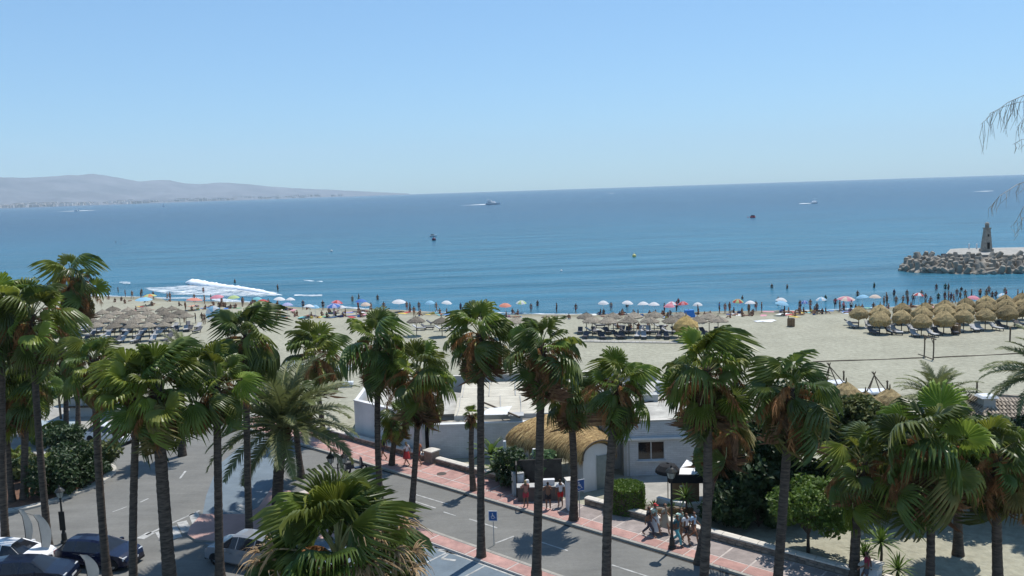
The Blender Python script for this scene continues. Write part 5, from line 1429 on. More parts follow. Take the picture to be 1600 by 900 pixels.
FLATS = [flat_meshes(i, M_grass) for i in range(3)]
# sunbeds
def bed_proto(m_, loc, label, group, rz):
    t = root('sunbed', loc, label, 'sunbed', group, rz)
    q = MB(); q.box(-.32, .32, -.95, .35, .28, .34); part('frame', q, M_bedf, t)
    q = MB(); q.box(-.31, .31, -.94, .33, .342, .42); part('mattress', q, m_, t)
    q = MB(); c_, s_ = math.cos(.6), math.sin(.6); v = [(-.31, .34, .34), (.31, .34, .34), (.31, .34 + .68 * c_, .34 + .68 * s_), (-.31, .34 + .68 * c_, .34 + .68 * s_)]
    q.add(v + [(x, y - .05, z + .08) for x, y, z in v], [(0, 1, 2, 3), (7, 6, 5, 4), (0, 4, 5, 1), (1, 5, 6, 2), (2, 6, 7, 3), (3, 7, 4, 0)]); part('backrest', q, m_, t)
    for x in (-.27, .27):
        for y in (-.85, .25): q = MB(); q.box(x - .03, x + .03, y - .03, y + .03, 0, .28); part('leg', q, M_bedf, t)
    return t
_beds = {}
def bed(loc, rz, white, label, group):
    if white not in _beds:
        _beds[white] = bed_proto(M_bedw if white else M_bed, loc, label, group, rz); return _beds[white]
    o = copy_tree(_beds[white]); o.location = loc; o.rotation_euler = (0, 0, rz); o['label'] = label; o['group'] = group; return o
SHADES = []          # (name to say, position) for people and beds to be placed by
# right hand cluster, by canopy centre
rows = [[(1342, 490), (1375, 499), (1409, 496), (1440, 502), (1475, 499), (1506, 495), (1540, 493), (1574, 489), (1604, 486)],
        [(1375, 489), (1410, 485), (1440, 491), (1476, 487), (1507, 485), (1540, 482), (1572, 479), (1598, 478)],
        [(1446, 484), (1477, 481), (1510, 476), (1541, 474), (1570, 471), (1597, 470)]]
rn = ['street side row', 'middle row', 'seaward row']
for ri, row in enumerate(rows):
    for i, (px, py) in enumerate(row):
        p = at(px, py, 1.75); rank = i
        lab = 'shaggy straw sunshade, %s in the %s counting towards the breakwater' % (ORD[i], rn[ri])
        sunshade((p.x, p.y, beach_z(p.x, p.y)), rng.uniform(0, 6), DOMES[(i + ri) % 3], 1.85, lab, 'shaggy straw sunshades in the dense cluster', s=rng.uniform(.84, 1.0))
        SHADES.append(('the %s straw sunshade of the %s' % (ORD[i], rn[ri]), p))
        if ri == 0 or (ri == 1 and i < 4):
            for sd in (-1, 1):
                q = Vector((p.x + sd * 1.05, p.y - .5, 0))
                bed(zs(q), rng.uniform(-.25, .25), (i + ri) % 3 != 1, '%s sunbed on the %s side of the %s straw sunshade, %s' % ('white' if (i + ri) % 3 != 1 else 'grey', 'breakwater' if sd > 0 else 'surf', ORD[i], rn[ri]), 'sunbeds under the straw sunshades')
for px, py, lab in ((1362, 520, 'white sunbed set out alone on the street side of the straw cluster'), (1398, 523, 'white sunbed in front of the third straw sunshade, clear of its shade'), (1330, 508, 'dark sunbed at the surf end of the straw cluster')):
    bed(on_beach(px, py), 1.2, py > 510, lab, 'sunbeds under the straw sunshades')
# one golden sunshade in the central group
p = at(1072, 508, 1.9); sunshade((p.x, p.y, beach_z(p.x, p.y)), .3, dome_meshes(8, mat('gold_straw', (.50, .36, .14), (.32, .21, .08), 6, .95, bump=1, bscale=22)), 1.9, 'golden straw sunshade with a shaggy rim among the flat grey thatched ones', 'golden straw sunshades', s=1.15)
for px, py, lab in ((1322, 616, 'golden straw sunshade by the tripod of poles, surf side'), (1390, 627, 'golden straw sunshade in front of the white terrace cover'), (1352, 632, 'golden straw sunshade low behind the garden trees')):
    p = at(px, py, 2.0); sunshade((p.x, p.y, 0), .3, DOMES[1], 1.95, lab, 'golden straw sunshades', s=1.0)
# flat thatched rows, middle of the beach
cen = [('front', [(925, 500), (951, 501), (982, 500), (1015, 500), (1050, 500), (1090, 500), (1122, 499)], 498), ('back', [(916, 494), (958, 494), (990, 493), (1022, 492), (1064, 493), (1108, 494)], 492)]
for nm, row, _ in cen:
    for i, (px, py) in enumerate(row):
        p = at(px, py, 2.1)
        sunshade((p.x, p.y, beach_z(p.x, p.y)), rng.uniform(0, 6), FLATS[i % 3], 2.15, 'flat grey thatched sunshade, %s in the middle group %s row towards the breakwater' % (ORD[i], nm), 'flat thatched sunshades in the middle group', nm='thatched_sunshade')
        SHADES.append(('the %s thatched sunshade of the %s row' % (ORD[i], nm), p))
        for sd in (-1, 1):
            q = Vector((p.x + sd * .95, p.y - 1.2, 0)); wh = (i * 2 + sd) % 5 == 0
            bed(zs(q), rng.uniform(-.3, .3), wh, '%s sunbed on the %s side of the %s sunshade, middle group %s row' % ('white' if wh else 'grey', 'breakwater' if sd > 0 else 'surf', ORD[i], nm), 'sunbeds in the middle group')
for i, (px, py) in enumerate(((925, 520), (950, 521), (980, 522), (1014, 522), (1045, 522), (935, 512), (966, 513), (1000, 513), (1030, 513))):
    bed(on_beach(px, py), 1.35 + rng.uniform(-.2, .2), i % 4 == 0, '%s sunbed lying broadside, %s in the street side line of the middle group' % ('white' if i % 4 == 0 else 'grey', ORD[i]), 'sunbeds in the middle group')
# group half hidden behind the palms
for i, (px, py) in enumerate(((650, 500), (690, 501), (722, 502), (786, 503), (806, 501))):
    p = at(px, py, 2.1); sunshade((p.x, p.y, beach_z(p.x, p.y)), rng.uniform(0, 6), FLATS[i % 3], 2.15, 'flat thatched sunshade, %s of the few glimpsed between the kerb palms' % ORD[i], 'thatched sunshades glimpsed between palms', nm='thatched_sunshade')
for i, (px, py) in enumerate(((655, 516), (668, 515), (690, 517), (704, 516), (716, 517), (676, 508), (700, 508))):
    bed(on_beach(px, py), 1.3 + rng.uniform(-.3, .3), i % 2 == 0, '%s sunbed, %s of those glimpsed between the kerb palms' % ('white' if i % 2 == 0 else 'grey', ORD[i]), 'sunbeds glimpsed between palms')
# wide field at the surf end
lf = [('first', [(176, 483), (200, 484), (226, 483), (254, 484), (268, 482)]), ('second', [(160, 488), (182, 489), (206, 489), (230, 489), (256, 489), (280, 488)]), ('third', [(145, 494), (168, 495), (192, 495), (216, 495), (240, 495), (266, 494), (290, 493)]), ('fourth', [(138, 500), (160, 501), (186, 502), (210, 502), (236, 501), (262, 500)]), ('fifth', [(150, 508), (178, 509), (206, 509), (232, 508), (256, 507)])]
for ri, (nm, row) in enumerate(lf):
    for i, (px, py) in enumerate(row):
        p = at(px, py, 2.1)
        sunshade((p.x, p.y, beach_z(p.x, p.y)), rng.uniform(0, 6), FLATS[(i + ri) % 3], 2.15, 'flat thatched sunshade by the surf field, %s row from the sea, %s along' % (nm, ORD[i]), 'flat thatched sunshades of the surf field', nm='thatched_sunshade', s=rng.uniform(.82, .98))
        if ri >= 2:
            for sd in (-1, 1):
                q = Vector((p.x + sd * 1.0, p.y - 1.5, 0)); wh = (i + ri + sd) % 3 != 0
                bed(zs(q), rng.uniform(-.3, .3), wh, '%s sunbed, %s side of the sunshade %s along, surf field %s row' % ('white' if wh else 'grey', 'inner' if sd > 0 else 'outer', ORD[i], nm), 'sunbeds of the surf field')
for i in range(22):
    px, py = 140 + (i % 11) * 17 + rng.uniform(-4, 4), 512 + (i // 11) * 7 + rng.uniform(-1.5, 1.5)
    if px > 325: continue
    wh = i % 2 == 0
    bed(on_beach(px, py), rng.uniform(-.4, .4), wh, '%s sunbed %s along in the %s open line street side of the surf field' % ('white' if wh else 'grey', ORD[i % 11], 'near' if i > 10 else 'inner'), 'sunbeds of the surf field')

# coloured parasols along the waterline
CP = {'white': (.78, .78, .78), 'sky blue': (.32, .58, .76), 'teal': (.22, .55, .60), 'red': (.55, .09, .08), 'pink': (.70, .28, .34), 'blue': (.08, .20, .52), 'orange': (.75, .28, .10), 'green': (.50, .62, .28), 'lilac': (.46, .46, .68), 'coral': (.75, .30, .22), 'cream': (.74, .60, .50), 'yellow': (.75, .55, .12)}
def parasol_meshes(c1, c2=None, R0=1.0):
    q = MB(); n = 8; prof = [(1.0, -.30), (.72, -.08), (.38, .08), (.001, .16)]; vs = []; o = 0
    for g in range(n):
        a0, a1 = 2 * math.pi * g / n, 2 * math.pi * (g + 1) / n; am = (a0 + a1) / 2
        vs = []
        for (r, z) in prof: vs += [(R0 * r * math.cos(a0), R0 * r * math.sin(a0), z), (R0 * r * .965 * math.cos(am), R0 * r * .965 * math.sin(am), z + .02), (R0 * r * math.cos(a1), R0 * r * math.sin(a1), z)]
        fs = []
        for i in range(3):
            b = 3 * i; fs += [(b, b + 1, b + 4, b + 3), (b + 1, b + 2, b + 5, b + 4)]
        q.add(vs, fs, g % 2 if c2 else 0)
    ms = [paint(CP[c1], .7, .2, .25)] + ([paint(CP[c2], .7, .2, .25)] if c2 else [])
    p = MB(); p.tube([(0, 0, -2.05), (0, 0, .2)], .022, 6)
    return q.mesh('canopy', ms), p.mesh('pole', M_signw)
par = [(226, 471, 'sky blue', None, 24), (235, 465, 'orange', 'green', 20), (305, 472, 'coral', None, 24), (340, 467, 'pink', None, 20), (366, 468, 'green', None, 18), (404, 471, 'teal', None, 16), (412, 475, 'red', None, 18), (438, 471, 'white', None, 18), (455, 472, 'white', None, 15), (450, 481, 'lilac', None, 18), (484, 484, 'white', None, 18), (493, 481, 'sky blue', None, 14), (528, 477, 'red', 'pink', 18), (522, 483, 'blue', 'lilac', 22), (534, 482, 'white', None, 14), (565, 475, 'blue', None, 20), (572, 481, 'cream', None, 16), (624, 476, 'white', None, 22), (672, 478, 'sky blue', None, 16), (699, 478, 'white', None, 17), (790, 483, 'coral', None, 20), (815, 478, 'white', 'green', 17),
       (943, 479, 'white', None, 17), (981, 479, 'white', None, 18), (1005, 481, 'white', None, 18), (1022, 482, 'white', None, 18), (1046, 485, 'pink', None, 18), (1050, 481, 'white', 'pink', 17), (1067, 481, 'red', 'pink', 17), (1090, 478, 'white', None, 15), (1153, 477, 'green', 'red', 17), (1172, 480, 'white', None, 17), (1221, 475, 'white', None, 17), (1222, 481, 'sky blue', None, 20), (1257, 475, 'blue', 'lilac', 11), (1283, 474, 'sky blue', 'white', 16), (1322, 473, 'cream', 'pink', 25), (1347, 470, 'sky blue', None, 18), (1367, 470, 'cream', None, 17), (1435, 467, 'white', 'red', 15), (1521, 473, 'pink', None, 18), (1565, 464, 'white', 'sky blue', 14)]
cnt = {}
PARAS = []
for i, (px, py, c1, c2, wd) in enumerate(par):
    p = on_beach(px, py + 12); d = (p - CAM).length; R0 = wd / 2 / F_PX * d
    key = c1 + (' and ' + c2 if c2 else ''); k = cnt.get(key, 0); cnt[key] = k + 1
    PARAS.append([key, k, p, R0, c1, c2])
for key, k, p, R0, c1, c2 in PARAS:
    nm = key + ' parasol'
    lab = ('%s beach parasol, %s of its colour along the waterline towards the breakwater' % (key, ORD[k])) if cnt[key] > 1 else '%s beach parasol, the only one of its colour on the waterline' % key
    hz_ = 1.95 * (1 if R0 > .8 else .8)
    t = root('beach_parasol', p, lab, 'parasol', 'beach parasols along the waterline', rng.uniform(0, 3))
    ms = parasol_meshes(c1, c2, R0)
    link('canopy', ms[0], t, (0, 0, hz_), (rng.uniform(-.12, .12), rng.uniform(-.12, .12), 0)); link('pole', ms[1], t, (0, 0, hz_))
    SHADES.append(('the %s%s parasol' % ((ORD[k] + ' ') if cnt[key] > 1 else '', key), p))
p = on_beach(334, 501); t = root('beach_parasol', p, 'blue and white parasol tipped on its side to face the street', 'parasol', 'beach parasols along the waterline')
ms = parasol_meshes('sky blue', 'white', 1.25); link('canopy', ms[0], t, (0, 0, 1.15), (R(82), 0, .15)); link('pole', ms[1], t, (0, .3, 1.25), (R(60), 0, 0), .6)
SHADES.append(('the tipped blue and white parasol', p))
# blue shelter, towels, bins, stall
t = root('beach_shelter', on_beach(1077, 496), 'bright blue box shelter beside the pink parasols', 'tent')
q = MB(); q.box(-.8, .8, -.6, .6, 0, 1.1, 0, None, .18, .3); part('cover', q, paint((.05, .22, .60), .7), t)
q = MB(); q.add([(-.5, -.602, 0), (.5, -.602, 0), (.3, -.34, .9), (-.3, -.34, .9)], [(0, 1, 2, 3)]); part('opening', q, M_dark, t)
for i, (px, py, c, lab) in enumerate(((1200, 501, (.78, .78, .78), 'white towel spread on the open sand beyond the middle group'), (1190, 502, (.7, .72, .75), 'white towel spread beside another on the open sand'), (1223, 491, (.72, .72, .70), 'pale towel under the sky blue parasol'), (1203, 502, (.75, .74, .7), 'pale towel outermost on the open sand'), (302, 478, (.6, .3, .2), 'coral towel by the surf'), (1322, 489, (.6, .68, .78), 'pale blue towel under the largest striped parasol'))):
    q = MB(); r2 = random.Random(i); n = 6
    for a in range(n + 1):
        for b in range(4): q.v.append((-1.0 + 2.0 * a / n, -.55 + 1.1 * b / 3, .03 + .03 * r2.random()))
    for a in range(n):
        for b in range(3): q.f.append((a * 4 + b, a * 4 + 4 + b, a * 4 + 5 + b, a * 4 + 1 + b)); q.m.append(0)
    tag(part('beach_towel', q, paint(c, .9), None, loc=on_beach(px, py), rot=(0, 0, .3 * i)), lab, 'towel', 'towels on the sand')
TOWC = [('red', (.45, .07, .07)), ('blue', (.10, .22, .50)), ('white', (.72, .72, .70)), ('yellow', (.65, .48, .12)), ('green', (.14, .35, .20)), ('pink', (.6, .28, .34)), ('turquoise', (.15, .45, .48)), ('navy', (.04, .06, .16))]
_tw = {}
def towel(p, i, c, lab):
    if c not in _tw:
        q = MB(); r2 = random.Random(i)
        for a in range(6):
            for b in range(4): q.v.append((-.9 + 1.8 * a / 5, -.42 + .84 * b / 3, .03 + .04 * r2.random()))
        for a in range(5):
            for b in range(3): q.f.append((a * 4 + b, a * 4 + 4 + b, a * 4 + 5 + b, a * 4 + 1 + b)); q.m.append(0)
        _tw[c] = q.mesh('beach_towel', paint(c, .9))
    tag(link('beach_towel', _tw[c], None, p, (0, 0, rng.uniform(0, 3))), lab, 'towel', 'towels on the sand')
seen_ = set()
def beach_bag(p, c, lab):
    q = MB(); q.box(-.26, .26, -.16, .16, 0, .34, 0, None, .05, .03); t = root('cool_bag', p, lab, 'bag', 'bags by the parasols', rng.uniform(0, 3)); part('bag_body', q, paint(c, .8), t)
    q = MB(); q.tube([(-.18, 0, .33), (-.12, 0, .5), (.12, 0, .5), (.18, 0, .33)], .02, 5); part('handle', q, M_dark, t)
for i, (key, k, p, R0, c1, c2) in enumerate(PARAS):
    wh = 'the %s%s parasol' % ((ORD[k] + ' ') if cnt[key] > 1 else '', key)
    for j in range(2):
        nm, c = TOWC[(i * 3 + j * 5) % 8]
        q = Vector((p.x + rng.uniform(-2.0, 2.0), p.y - rng.uniform(-.5, 2.6), 0)); lab = '%s towel spread on the sand beside %s' % (nm, wh)
        if lab in seen_: continue
        seen_.add(lab); towel(zs(q), i, c, lab)
    if i % 2 == 0:
        nm, c = TOWC[(i * 5 + 1) % 8]; beach_bag(zs(Vector((p.x + rng.uniform(-1, 1), p.y - rng.uniform(.3, 1.4), 0))), c, '%s bag standing on the sand beside %s' % (nm, wh))
def bin_(px, py, lab, bag):
    t = root('beach_bin', on_beach(px, py), lab, 'litter bin', None, .4)
    q = MB()
    for i in range(10):
        a = 2 * math.pi * i / 10; q2 = MB(); x, y = .45 * math.cos(a), .45 * math.sin(a); q2.box(-.13, .13, -.025, .025, 0, 1.05); o = part('slat', q2, M_brown, t); o.location = (x, y, 0); o.rotation_euler = (0, 0, a + math.pi / 2)
    q = MB(); q.lathe([(.40, .1), (.40, .95), (.001, .96)], 10); part('liner', q, M_dark if not bag else M_cope, t)
    q = MB(); q.tube([(.0, .5, 0), (.0, .5, 1.35)], .05, 6); part('post', q, M_wood, t)
bin_(1236, 510, 'brown slatted litter bin alone on the open sand', False)
bin_(1494, 521, 'brown slatted litter bin with a pale bag by the straw cluster', True)
# pole frames, rope, tripods
t = root('goal_frame', on_beach(1451, 559), 'rustic wooden goal frame of two posts and a beam on the sand', 'wooden frame')
T0 = t.location.copy(); a, b = on_beach(1444, 557) - T0, on_beach(1458, 562) - T0
for v in (a, b): q = MB(); q.tube([v, v + Vector((.03, 0, 1.2)), v + Vector((0, 0, 2.25))], .07, 7); part('post', q, M_wood, t)
d = (b - a).normalized(); q = MB(); q.tube([a - d * .35 + Vector((0, 0, 2.28)), b + d * .4 + Vector((0, 0, 2.22))], .07, 7); part('beam', q, M_wood, t)
for v, s in ((a, 1), (b, -1)): q = MB(); q.tube([v + Vector((0, 0, 1.65)), v + d * s * .45 + Vector((0, 0, 2.2))], .04, 6); part('brace', q, M_wood, t)
q = MB(); q.tube([a - d * 1.2 + Vector((0, 0, .05)), b + d * .1 + Vector((0, 0, .05))], .04, 6); part('foot_rail', q, M_wood, t)
def rope(pts, r, lab, m_=M_wood):
    P_ = []
    for i in range(len(pts) - 1):
        for k_ in range(8):
            f = k_ / 8; P_.append(on_beach(pts[i][0] * (1 - f) + pts[i + 1][0] * f, pts[i][1] * (1 - f) + pts[i + 1][1] * f) + Vector((0, 0, .05 + .03 * math.sin(k_))))
    P_.append(on_beach(*pts[-1]) + Vector((0, 0, .05)))
    q = MB(); q.tube(P_, r, 6); tag(part('boundary_line', q, m_), lab, 'rope')
rope([(1270, 566), (1446, 559.5)], .055, 'dark boundary rope across the sand on the surf side of the goal frame')
rope([(1458, 559.5), (1600, 552.5), (1760, 545)], .055, 'dark boundary rope across the sand on the breakwater side of the goal frame')
q = MB(); A = [on_beach(x, y) for x, y in ((880, 531), (960, 533), (1060, 534.5))]; Bp = [on_beach(x, y) for x, y in ((880, 534), (960, 535.7), (1060, 537))]
t = root('boardwalk', A[1], 'pale narrow boardwalk along the street side of the middle sunbeds', 'boardwalk')
for i in range(2):
    for k_ in range(15):
        f0, f1 = k_ / 15, (k_ + .93) / 15
        q = MB(); v = [A[i].lerp(A[i + 1], f0), A[i].lerp(A[i + 1], f1), Bp[i].lerp(Bp[i + 1], f1), Bp[i].lerp(Bp[i + 1], f0)]
        v = [x - A[1] for x in v]; q.add([x + Vector((0, 0, .02)) for x in v] + [x + Vector((0, 0, .10)) for x in v], [(4, 7, 6, 5), (0, 1, 5, 4), (1, 2, 6, 5), (2, 3, 7, 6), (3, 0, 4, 7)]); part('plank', q, M_conc, t)
t = root('lamp_pole', on_beach(1578, 533), 'short dark post standing by itself beyond the straw cluster', 'post')
q = MB(); q.tube([(0, 0, -.05), (0, 0, 1.5)], .09, 7); q.tube([(-.1, 0, 1.5), (.1, 0, 1.62)], .10, 6); part('shaft', q, M_wood, t)
def tripod(px, py, apx, apy, lab, deck=True):
    p = on_beach(px, py); t = root('pole_tripod', p, lab, 'pole tripod', 'pole tripods of the beach bar')
    ap = at_y(apx, apy, p.y) - p
    for i, (x, y) in enumerate(((-1.15, -.5), (1.2, -.4), (-.2, .9), (.25, -.9))):
        f = Vector((x, y, .0)); e = ap + (ap - f) * .16; q = MB(); q.tube([f, ap, e], [.055, .05, .035], 6); part('pole', q, M_wood, t)
    if deck:
        q = MB(); q.box(-1.25, 1.15, -.7, .9, .28, .42); part('deck', q, M_signw, t)
        for x in (-1.1, 1.0):
            for y in (-.55, .75): q = MB(); q.box(x - .05, x + .05, y - .05, y + .05, 0, .28); part('leg', q, M_dark, t)
tripod(1367, 618, 1366, 586, 'tripod of thin poles over a white daybed in front of the straw cluster')
tripod(1301, 604, 1296, 572, 'tripod of thin poles over a white daybed half behind the leaning palm')
for px, py, lab in ((1386, 613, 'short carved post beside the open tripod'), (1318, 597, 'short carved post beside the half hidden tripod'), (1526, 614, 'short dark post above the tiled roof')):
    t = root('short_post', on_beach(px, py), lab, 'post', 'short posts of the beach bar'); q = MB(); q.tube([(0, 0, -.05), (.02, 0, .6), (0, 0, .95)], [.09, .08, .07], 7); q.lathe([(.12, .95), (.12, 1.0), (.001, 1.12)], 8); part('shaft', q, M_wood, t)
# surf end: hut, waste containers, white boxes
t = root('beach_hut', at(146, 646), 'grey panelled beach hut with a dark overhanging awning behind the palms', 'hut')
q = MB(); q.box(-1.5, 2.6, -1.2, 1.6, -.05, 1.7); part('wall', q, M_greyw, t)
q = MB(); q.box(-2.2, 3.0, -2.0, 2.0, 2.3, 2.45, 0, None, .1, .1); part('roof', q, M_wood, t)
for x in (-2.0, 2.8):
    for y in (-1.8, 1.8): q = MB(); q.box(x - .07, x + .07, y - .07, y + .07, -.05, 2.3); part('post', q, M_wood, t)
q = MB(); q.box(-1.5, 2.6, -1.6, -1.2, .95, 1.05); part('counter', q, M_wood, t)
for px, py, lab in ((62, 623, 'dark green waste container on the sand at the outer side of the pair'), (81, 622, 'dark green waste container on the sand next to the palm')):
    t = root('waste_container', on_beach(px, py), lab, 'waste container', 'waste containers on the sand', .05)
    m_ = paint((.03, .09, .075), .5); q = MB(); q.box(-.62, .62, -.45, .45, .12, .92, 0, None, -.03, -.03); part('bin_body', q, m_, t)
    q = MB(); q.box(-.67, .67, -.5, .5, .922, 1.02, 0, None, .05, .1); part('lid', q, m_, t)
    for x in (-.5, .5): q = MB(); q.box(x - .05, x + .05, -.3, .3, 0, .12); part('wheel', q, M_tyre, t)
t = root('beach_parasol', at(120, 630), 'wide flat white parasol in front of the grey beach hut', 'parasol')
q = MB(); q.lathe([(1.2, 2.0), (.8, 2.18), (.001, 2.35)], 10); part('canopy', q, paint(CP['white'], .7), t); q = MB(); q.tube([(0, 0, 0), (0, 0, 2.2)], .03, 6); part('pole', q, M_signw, t)
t = root('storage_box', on_beach(543, 604), 'long white storage box standing on the sand near the corner wall', 'box')
q = MB(); q.box(-.55, .55, -.3, .3, 0, .42); part('box_body', q, M_signw, t); q = MB(); q.box(-.6, .6, -.34, .34, .422, .50, 0, None, .04, .04); part('lid', q, M_signw, t)
for px, py, rz, lab in ((538, 578, .5, 'white pedal boat hull drawn up on the sand'), (458, 574, -.4, 'white pedal boat hull glimpsed behind the palm crowns')):
    t = root('pedal_boat', on_beach(px, py), lab, 'pedal boat', 'pedal boats on the sand', rz)
    for y in (-.5, .5): q = MB(); q.tube([(-1.2, y, .2), (.6, y, .18), (1.2, y, .34)], [.2, .2, .05], 8); part('hull', q, M_signw, t)
    q = MB(); q.box(-.7, .5, -.6, .6, .36, .44); part('deck', q, M_signw, t)
    for y in (-.28, .28): q = MB(); q.box(-.45, -.05, y - .2, y + .2, .442, .62); q.box(-.5, -.4, y - .2, y + .2, .62, .95); part('seat', q, paint((.1, .3, .5)), t)
t = root('ice_chest', on_beach(418, 612), 'blue and white kiosk box on the sand behind the date palm', 'kiosk')
q = MB(); q.box(-.75, .75, -.5, .5, 0, 1.0); part('body', q, paint((.62, .68, .70)), t); q = MB(); q.box(-.78, .78, -.53, .53, 1.002, 1.25); part('top_panel', q, paint((.10, .28, .36)), t)

# ------------------------------------------------------------------ breakwater
M_tetra = mat('weathered_concrete', (0.36, 0.325, 0.27), (0.20, 0.175, 0.14), 0.8, .95, bump=.8, bscale=4, rnd=.18)
t = root('breakwater', at(1560, 425, Z_SEA), 'breakwater of heaped concrete tetrapods with a pale flat top', 'breakwater')
T0 = t.location.copy()
edge = [at(x, y, Z_SEA) - T0 for x, y in ((1404, 421), (1418, 425), (1450, 428), (1500, 430), (1560, 429), (1620, 427), (1740, 424), (1900, 420))]
def tetra_mesh(seed):
    r_ = random.Random(seed); q = MB()
    dirs = [Vector((0, 0, 1)), Vector((.943, 0, -.333)), Vector((-.471, .816, -.333)), Vector((-.471, -.816, -.333))]
    for d in dirs: q.tube([d * .0, d * .35, d * 1.0, d * 1.05], [.40, .33, .24, .19], 9)
    return q.mesh('tetrapod', M_tetra)
TET = [tetra_mesh(0)]
r_ = random.Random(11)
for row in range(6):
    f = row / 5
    cntr = 29
    for i in range(cntr):
        g = (i + .5 * (row % 2) + r_.uniform(-.2, .2)) / cntr * (len(edge) - 2.6); j = min(len(edge) - 2, int(g)); p = edge[j].lerp(edge[j + 1], g - j)
        if g < f * 1.3: continue
        p = p + Vector((1.6 + (f * 3.0 if g < 2 else 0), .8 + f * 8.0, .05 + f * 1.75 + r_.uniform(-.25, .25)))
        link('tetrapod', TET[0], t, p, (r_.uniform(-.55, .55) + (math.pi if r_.random() < .25 else 0), r_.uniform(-.55, .55), r_.uniform(0, 6.28)), r_.uniform(1.45, 1.95))
pf = [at(x, y, 2.35) - T0 for x, y in ((1478, 396.5), (1500, 397.5), (1560, 398.5), (1640, 398), (1900, 392))]
pb = [at(x, y, 2.35) - T0 for x, y in ((1900, 378), (1640, 385.5), (1560, 387), (1500, 388), (1485, 389))]
q = MB(); q.prism([(p.x, p.y) for p in pf + pb], -.5, 2.85); part('platform', q, M_conc, t)
core = edge + [Vector((edge[-1].x, edge[-1].y + 30, 0)), Vector((edge[1].x + 22, edge[1].y + 24, 0))]
q = MB(); q.prism([(p.x + (14 if i == 0 else 3 if i == 1 else 0), p.y + 5.2) for i, p in enumerate(core)], -1.5, .9); part('rubble_core', q, M_dark, t)
# lighthouse
p = at(1541, 393, 2.35); t = root('light_tower', (p.x, p.y, 2.35), 'tapered square stone light tower on the breakwater top', 'lighthouse')
M_tow = mat('tower_stone', (0.36, 0.32, 0.27), (0.20, 0.175, 0.15), 2.5, .95, bump=1, bscale=5)
q = MB(); q.box(-1.05, 1.05, -1.05, 1.05, .0, .6); part('plinth', q, M_tow, t)
q = MB(); q.box(-.84, .84, -.84, .84, .6, 5.0, 0, None, .34, .34); part('tower_body', q, M_tow, t)
q = MB(); q.box(-.62, .62, -.62, .62, 5.0, 5.22); part('cornice', q, M_tow, t)
q = MB(); q.lathe([(.42, 5.25), (.42, 5.9), (.52, 5.92), (.3, 6.3), (.001, 6.45)], 10); part('lantern', q, M_tow, t)
q = MB(); q.box(-.26, .26, -.84, -.70, .62, 2.0); part('door', q, M_dark, t)
q = MB(); q.box(-.14, .14, -.68, -.55, 3.3, 3.8); part('window', q, M_dark, t)
for i, (px, lab) in enumerate(((1514, 'small white bollard post on the breakwater towards its tip'), (1526, 'small white bollard post on the breakwater by the light tower'))):
    p = at(px, 389, 2.35); q = MB(); q.lathe([(.16, 0), (.13, .9), (.2, .92), (.16, 1.2), (.001, 1.25)], 8); tag(part('bollard', q, M_signw, None, loc=(p.x, p.y, 2.35)), lab, 'bollard', 'bollards on the breakwater')

# ------------------------------------------------------------------ craft and buoys on the water
M_gel = mat('white_gelcoat', (.90, .90, .89), (.84, .84, .84), 1, .35, spec=.4)
def hull(mb, L_, W_, H_, mi=0):
    n = 10; rings = []
    for i in range(n + 1):
        f = i / n; x = -L_ / 2 + L_ * f; wv = W_ / 2 * (1 - max(0, (f - .5) / .5) ** 2.2); sh = H_ * (1 + .35 * f * f)
        rings.append([(x, -wv, sh), (x, -wv * .85, .1), (x, 0, -.25 * (1 - f * .4)), (x, wv * .85, .1), (x, wv, sh)])
    vs = [p for r in rings for p in r]; fs = []
    for i in range(n):
        for j in range(4): fs.append((5 * i + j, 5 * i + 5 + j, 5 * i + 6 + j, 5 * i + 1 + j))
        fs.append((5 * i, 5 * i + 4, 5 * i + 9, 5 * i + 5))
    fs.append((0, 1, 2, 3, 4)); mb.add(vs, fs, mi)
def wake(px0, py0, px1, py1, w_):
    A, B = at(px0, py0, Z_SEA), at(px1, py1, Z_SEA); q = MB(); n = 10; d = (B - A); nn = Vector((-d.y, d.x, 0)).normalized()
    up = []; dn = []
    for i in range(n + 1):
        f = i / n; c = A + d * f; ww = w_ * (1 - .6 * f) * rng.uniform(.6, 1.2)
        up.append(c + nn * ww); dn.append(c - nn * ww)
    q.sheet([(p.x, p.y) for p in up] + [(p.x, p.y) for p in reversed(dn)], Z_SEA + .25); tag(part('foam', q, M_foam), kind='stuff')
p = at(770, 319.5, Z_SEA); t = root('yacht', p, 'white motor yacht with a flybridge far out on the water', 'yacht', None, 0)
q = MB(); hull(q, 20.5, 5, 2.0); part('hull', q, M_gel, t)
q = MB(); q.box(-9.5, 4.5, -2.45, 2.45, 1.9, 4.2, 0, None, 1.0, 1.5); part('cabin', q, M_gel, t)
q = MB(); q.box(-7.0, 2.6, -1.78, 1.78, 3.0, 3.4, 0, None, .2, .25); part('window', q, M_glass, t)
q = MB(); q.box(-8.5, -1.0, -1.9, 1.9, 4.2, 5.8, 0, None, .6, 1.1); q.box(-8.0, -2.5, -1.7, 1.7, 6.5, 6.75); part('flybridge', q, M_gel, t)
q = MB(); q.tube([(-7, 0, 5.5), (-6.4, 0, 9.2)], .12, 6); q.box(-7.2, -5.6, -.9, .9, 7.3, 7.5); part('mast', q, M_gel, t)
q = MB(); q.box(-8.5, 5.5, -2.53, 2.53, .75, .95); part('hull_stripe', q, P_navy, t)
wake(740, 320.3, 758, 319.9, 30)
p = at(1272, 317.5, Z_SEA); t = root('motor_boat', p, 'white motor boat under way far out towards the breakwater', 'boat', 'small craft on the water')
